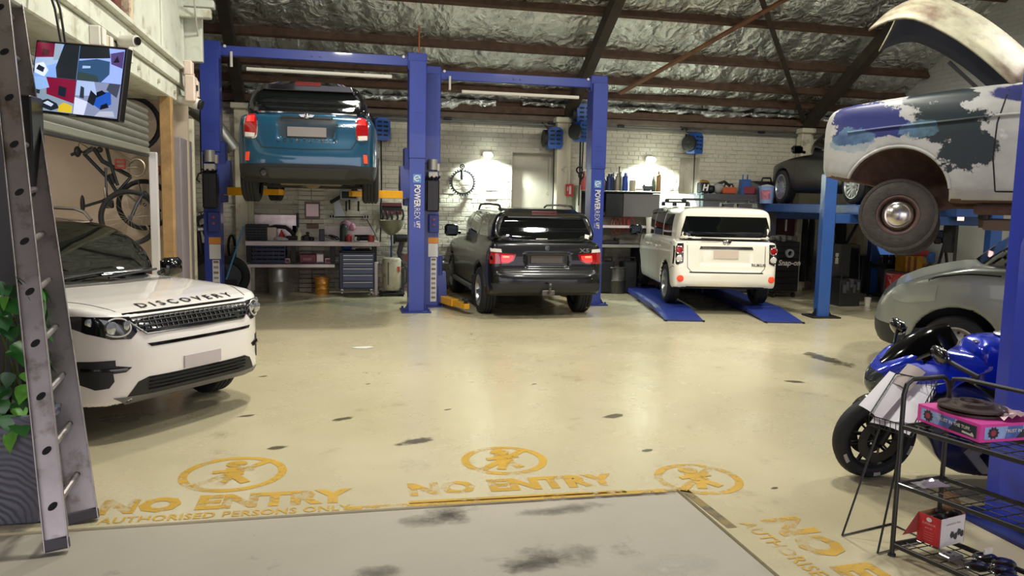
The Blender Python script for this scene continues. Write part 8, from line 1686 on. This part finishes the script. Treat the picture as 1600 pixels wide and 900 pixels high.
for k in range(4): text_on(mb, '------------', c00+e1*L1*.5+V(0, 0, hb2*(.42-.09*k))+n*.0015, -e1, (0, 0, 1), .014, th=.001)
mb.ob('lettering', M('print_pink', '#e6b0b0', .5), fr_, world=True, smooth=0)
mb = MB(); c = c00+e1*L1*.5+V(0, 0, hb2*.86)-e2*.0025; mb.add([c-e1*.016*math.cos(k*.628)+V(0, 0, .012*math.sin(k*.628)) for k in range(10)], [tuple(range(10))]); mb.ob('emblem', WHB, fr_, world=True)
mb = MB(); text_on(mb, 'universal kit 10 pc', c00+e2*L2*.5+V(0, 0, hb2*.78)-e1*.0015, e2, (0, 0, 1), .016, th=.001); mb.ob('lettering', M('print_grey2', '#6a6670', .5), wh_, world=True, smooth=0)
for k, (u, z) in enumerate(((.48, .38), (.62, .30), (.76, .42), (.88, .34))):
    mb = MB(); c = c00+e2*L2*u+V(0, 0, hb2*z)-e1*.0025; mb.add([c+e2*.014*(1+.25*(j % 2))*math.cos(j*.628)+V(0, 0, .016*(1+.3*((j+k) % 2))*math.sin(j*.628)) for j in range(10)], [tuple(range(10))]); mb.ob('printed_picture', M('print_dark', '#33323a', .5), wh_, world=True)
mb = MB()
for k in range(7): mb.box((c00+c11)/2+e1*(.04*math.sin(k*2.1))+e2*(.07*math.cos(k*1.3))+V(0, 0, hb2-.02+.01*(k % 3)), (.05, .03, .03), rz=k, b=.008)
T('spare_parts', 'small dark parts filling the open red and white box', 'parts', mb, IRON)
t = thing('parts_bag', 'clear plastic bag of grey fittings on the middle rack shelf', 'bag', rp(.09, .12, Z2)); mb = MB(); n = 8
vs = [(-.085+.17*i/(n-1), -.045+.09*j/(n-1), .004+.035*math.sin(math.pi*i/(n-1))*math.sin(math.pi*j/(n-1))*(.7+.3*math.sin(i*2.3+j))) for i in range(n) for j in range(n)]; mb.add(vs, [(i*n+j, (i+1)*n+j, (i+1)*n+j+1, i*n+j+1) for i in range(n-1) for j in range(n-1)]); mb.ob('film', M('bag_film', '#9c98a2', .12, .3), t, smooth=15)
# things on the bottom shelf
def rack_item(name, label, cat, a, b, fn, mat, z=Z3_):
    t = thing(name, label, cat, rp(a, b, z+.001), math.atan2(E2.y, E2.x)); mb = MB(); fn(mb); mb.ob('body', mat, t); return t
rack_item('parts_bag', 'black shiny bag with small parts spread over the bottom rack shelf', 'bag', .42, .17, lambda m: [m.sph((dx, dy, .016), .055, (1.2, 1, .35), 12, 6) for dx, dy in ((-.07, .05), (0, -.03), (.08, .03), (.05, .10), (-.05, -.10))], M('black_film', '#121216', .2, coat=.5))
o = rack_item('bearing_tray', 'grey metal blister of bearings beside the red box', 'part', .24, .10, lambda m: (m.box((0, 0, .012), (.10, .07, .022), b=.006), m.lathe([(.012, .024), (.026, .024), (.026, .032), (.012, .032)], (-.015, 0, 0), caps=False)), M('blister_grey', '#77757a', .25, .5))
rack_item('paper_tag', 'small white paper tag standing on the black bag', 'tag', .33, .23, lambda m: m.box((0, 0, .055), (.055, .012, .03), b=.003), WPL)
PAP = M('paper_white', '#d9d7e0', .6)
for k, (a, b, rz_) in enumerate(((.66, .10, .3), (.72, .20, -.2))):
    t = rack_item('leaflet', ('pale leaflet lying lower on the bottom rack shelf corner', 'pale leaflet with grey print lying on the bottom rack shelf beside another')[k], 'leaflet', a, b, lambda m: m.box((0, 0, .03), (.13, .19, .002), rz=rz_), PAP)
    mb = MB(); [mb.box((.0, -.05+.03*q, .0315), (.09, .008, .001), rz=rz_) for q in range(4)]; mb.ob('printed_lines', M('print_grey', '#8d8a86', .6), t)
# brochure stand with papers
t = thing('leaflet_stand', 'thin black wire leaflet stand with a sloping basket', 'stand', (2.767,3.583,0)); f1_, f2_, f3_ = Vector((2.719,3.649,0)), Vector((2.764,3.417,0)), Vector((3.099,3.74,0)); f4_ = f2_+(f3_-f1_)
b1, b2q = Vector((2.879,3.701,0.608)), Vector((3.003,3.516,0.586)); b3, b4 = Vector((3.317,3.724,0.776)), Vector((3.199,3.907,0.788))
W_ = M('stand_wire', '#1b1b1e', .45)
mb = MB(); mb.tube([Vector((2.914,3.661,0.603)), f1_+V(0, 0, .006), f3_+V(0, 0, .006), f4_+V(0, 0, .006), f2_+V(0, 0, .006), Vector((2.977,3.553,0.59))], .006, 7); mb.ob('leg_loop', W_, t, world=True)
upn = (b2q-b1).cross(b4-b1).normalized(); upn = upn if upn.z > 0 else -upn
mb = MB(); mb.tube([b1, b2q, b3, b4], .004, 6, closed=True); r2 = [p+upn*.07 for p in (b1, b2q, b3, b4)]; mb.tube(r2, .004, 6, closed=True)
for p, q in ((b1, b2q), (b2q, b3), (b4, b3), (b1, b4)):
    for k in range(9): x = p.lerp(q, k/8); mb.cyl(x, x+upn*.07, .0024, n=5)
for k in range(1, 7): mb.cyl(b1.lerp(b2q, k/7), b4.lerp(b3, k/7), .0024, n=5)
mb.ob('basket', W_, t, world=True)
def sheet(label, u0, v0, u1, v1, lift, rot_, mat=PAP):
    t2 = thing('paper_sheet', label, 'paper', b1.lerp(b2q, (u0+u1)/2).lerp(b4.lerp(b3, (u0+u1)/2), (v0+v1)/2)+upn*lift); n = 6; mb = MB(); vs = []
    for i in range(n):
        for j in range(n):
            u, v = u0+(u1-u0)*i/(n-1)+rot_*(j/(n-1)-.5), v0+(v1-v0)*j/(n-1)-rot_*(i/(n-1)-.5); p = b1+(b2q-b1)*u+(b4-b1)*v+upn*(lift+.012*math.sin(3*i/(n-1))); vs.append(p-t2.location)
    mb.add(vs, [(i*n+j, (i+1)*n+j, (i+1)*n+j+1, i*n+j+1) for i in range(n-1) for j in range(n-1)]); mb.ob('sheet', mat, t2); return t2
sheet('white sheet of paper lying flat in the leaflet basket', .02, .02, .95, .95, .008, .03); sheet('folded white leaflet sticking up from the left of the leaflet basket', -.30, .10, .35, .98, .05, .18, M('paper_shade', '#c9c4cb', .6)); sheet('upper white sheet skewed in the leaflet basket', .25, .15, .98, .99, .02, -.12); sheet('grey brown folded leaflet at the back of the leaflet basket', .05, .75, .55, 1.25, .06, .1, M('paper_brown', '#8d7f7c', .6))
# ================================================================ odds and ends
for k, (x, y, z) in enumerate(TUBES):
    t = thing('high_bay_lamp', 'round high-bay lamp in the roof, %s row, %s of three' % (('nearer', 'farther')[k > 2], ('left', 'middle', 'right')[k % 3]), 'lamp', (x, y, z-.06), 0, 'high-bay lamps in the roof'); mb = MB(); mb.lathe([(.30, -.05), (.27, .02), (.12, .16), (.08, .30), (.001, .30)], n=28, caps=False); mb.ob('reflector', ALU, t)
    mb = MB(); mb.sph((0, 0, .06), .09); mb.ob('bulb', M('lit_bulb_warm', '#fff6d8', .4, emit=6), t)
    mb = MB()
    mb.cyl((0, 0, .28), (0, 0, rz(y)+.1-z), .008, n=5)
    mb.ob('hanger', IRON, t)
mb = MB(); mb.tube([(1.352,13.245,4.613), (1.331,13,4.112), (1.367,13,3.458), (1.358,13,3.254)], .012, 6); T('orange_cord', 'thin orange cord hanging past the second blue lift post', 'cord', mb, M('cord_orange', '#a5582f', .6))
mb = MB(); mb.tube([(-1.742,11,4.293), (-1.75,11.2,3.986), (-1.771,11.6,3.747)], .012, 6); T('drop_cable', 'pale cable hanging down by the end of the mezzanine', 'cable', mb, M('pale_pipe', '#b5b2a6', .5))
mb = MB(); c = (-1.864,11.2,4.139); mb.box((c[0]-.1, c[1], c[2]), (.8, .12, .12), b=.01); struct(T('trim_8', None, None, mb, PALE))
p = (0.306,9.54,0); t = thing('wet_paper', 'flat white scrap lying on the open floor', 'paper', p); mb = MB(); mb.add([(-.13, .0, .004), (-.06, -.07, .004), (.06, -.09, .004), (.15, -.01, .004), (.10, .06, .004), (-.03, .05, .004)], [(0, 1, 2, 3, 4, 5)]); mb.ob('sheet', M('scrap_white', '#dcdcd6', .4), t)
# gap of daylight at the eave
t = thing('roof_gap', 'small bright chink of daylight under the eave near the right rafter', 'opening', (8.861,15.4,3.887)); t['kind'] = 'structure'
mb = MB(); c = (8.832,15.35,3.881)
mb.box((c[0], c[1], c[2]), (.28, .02, .07)); mb.ob('daylight', M('daylight', '#ffffff', .5, emit=3), t, world=True)
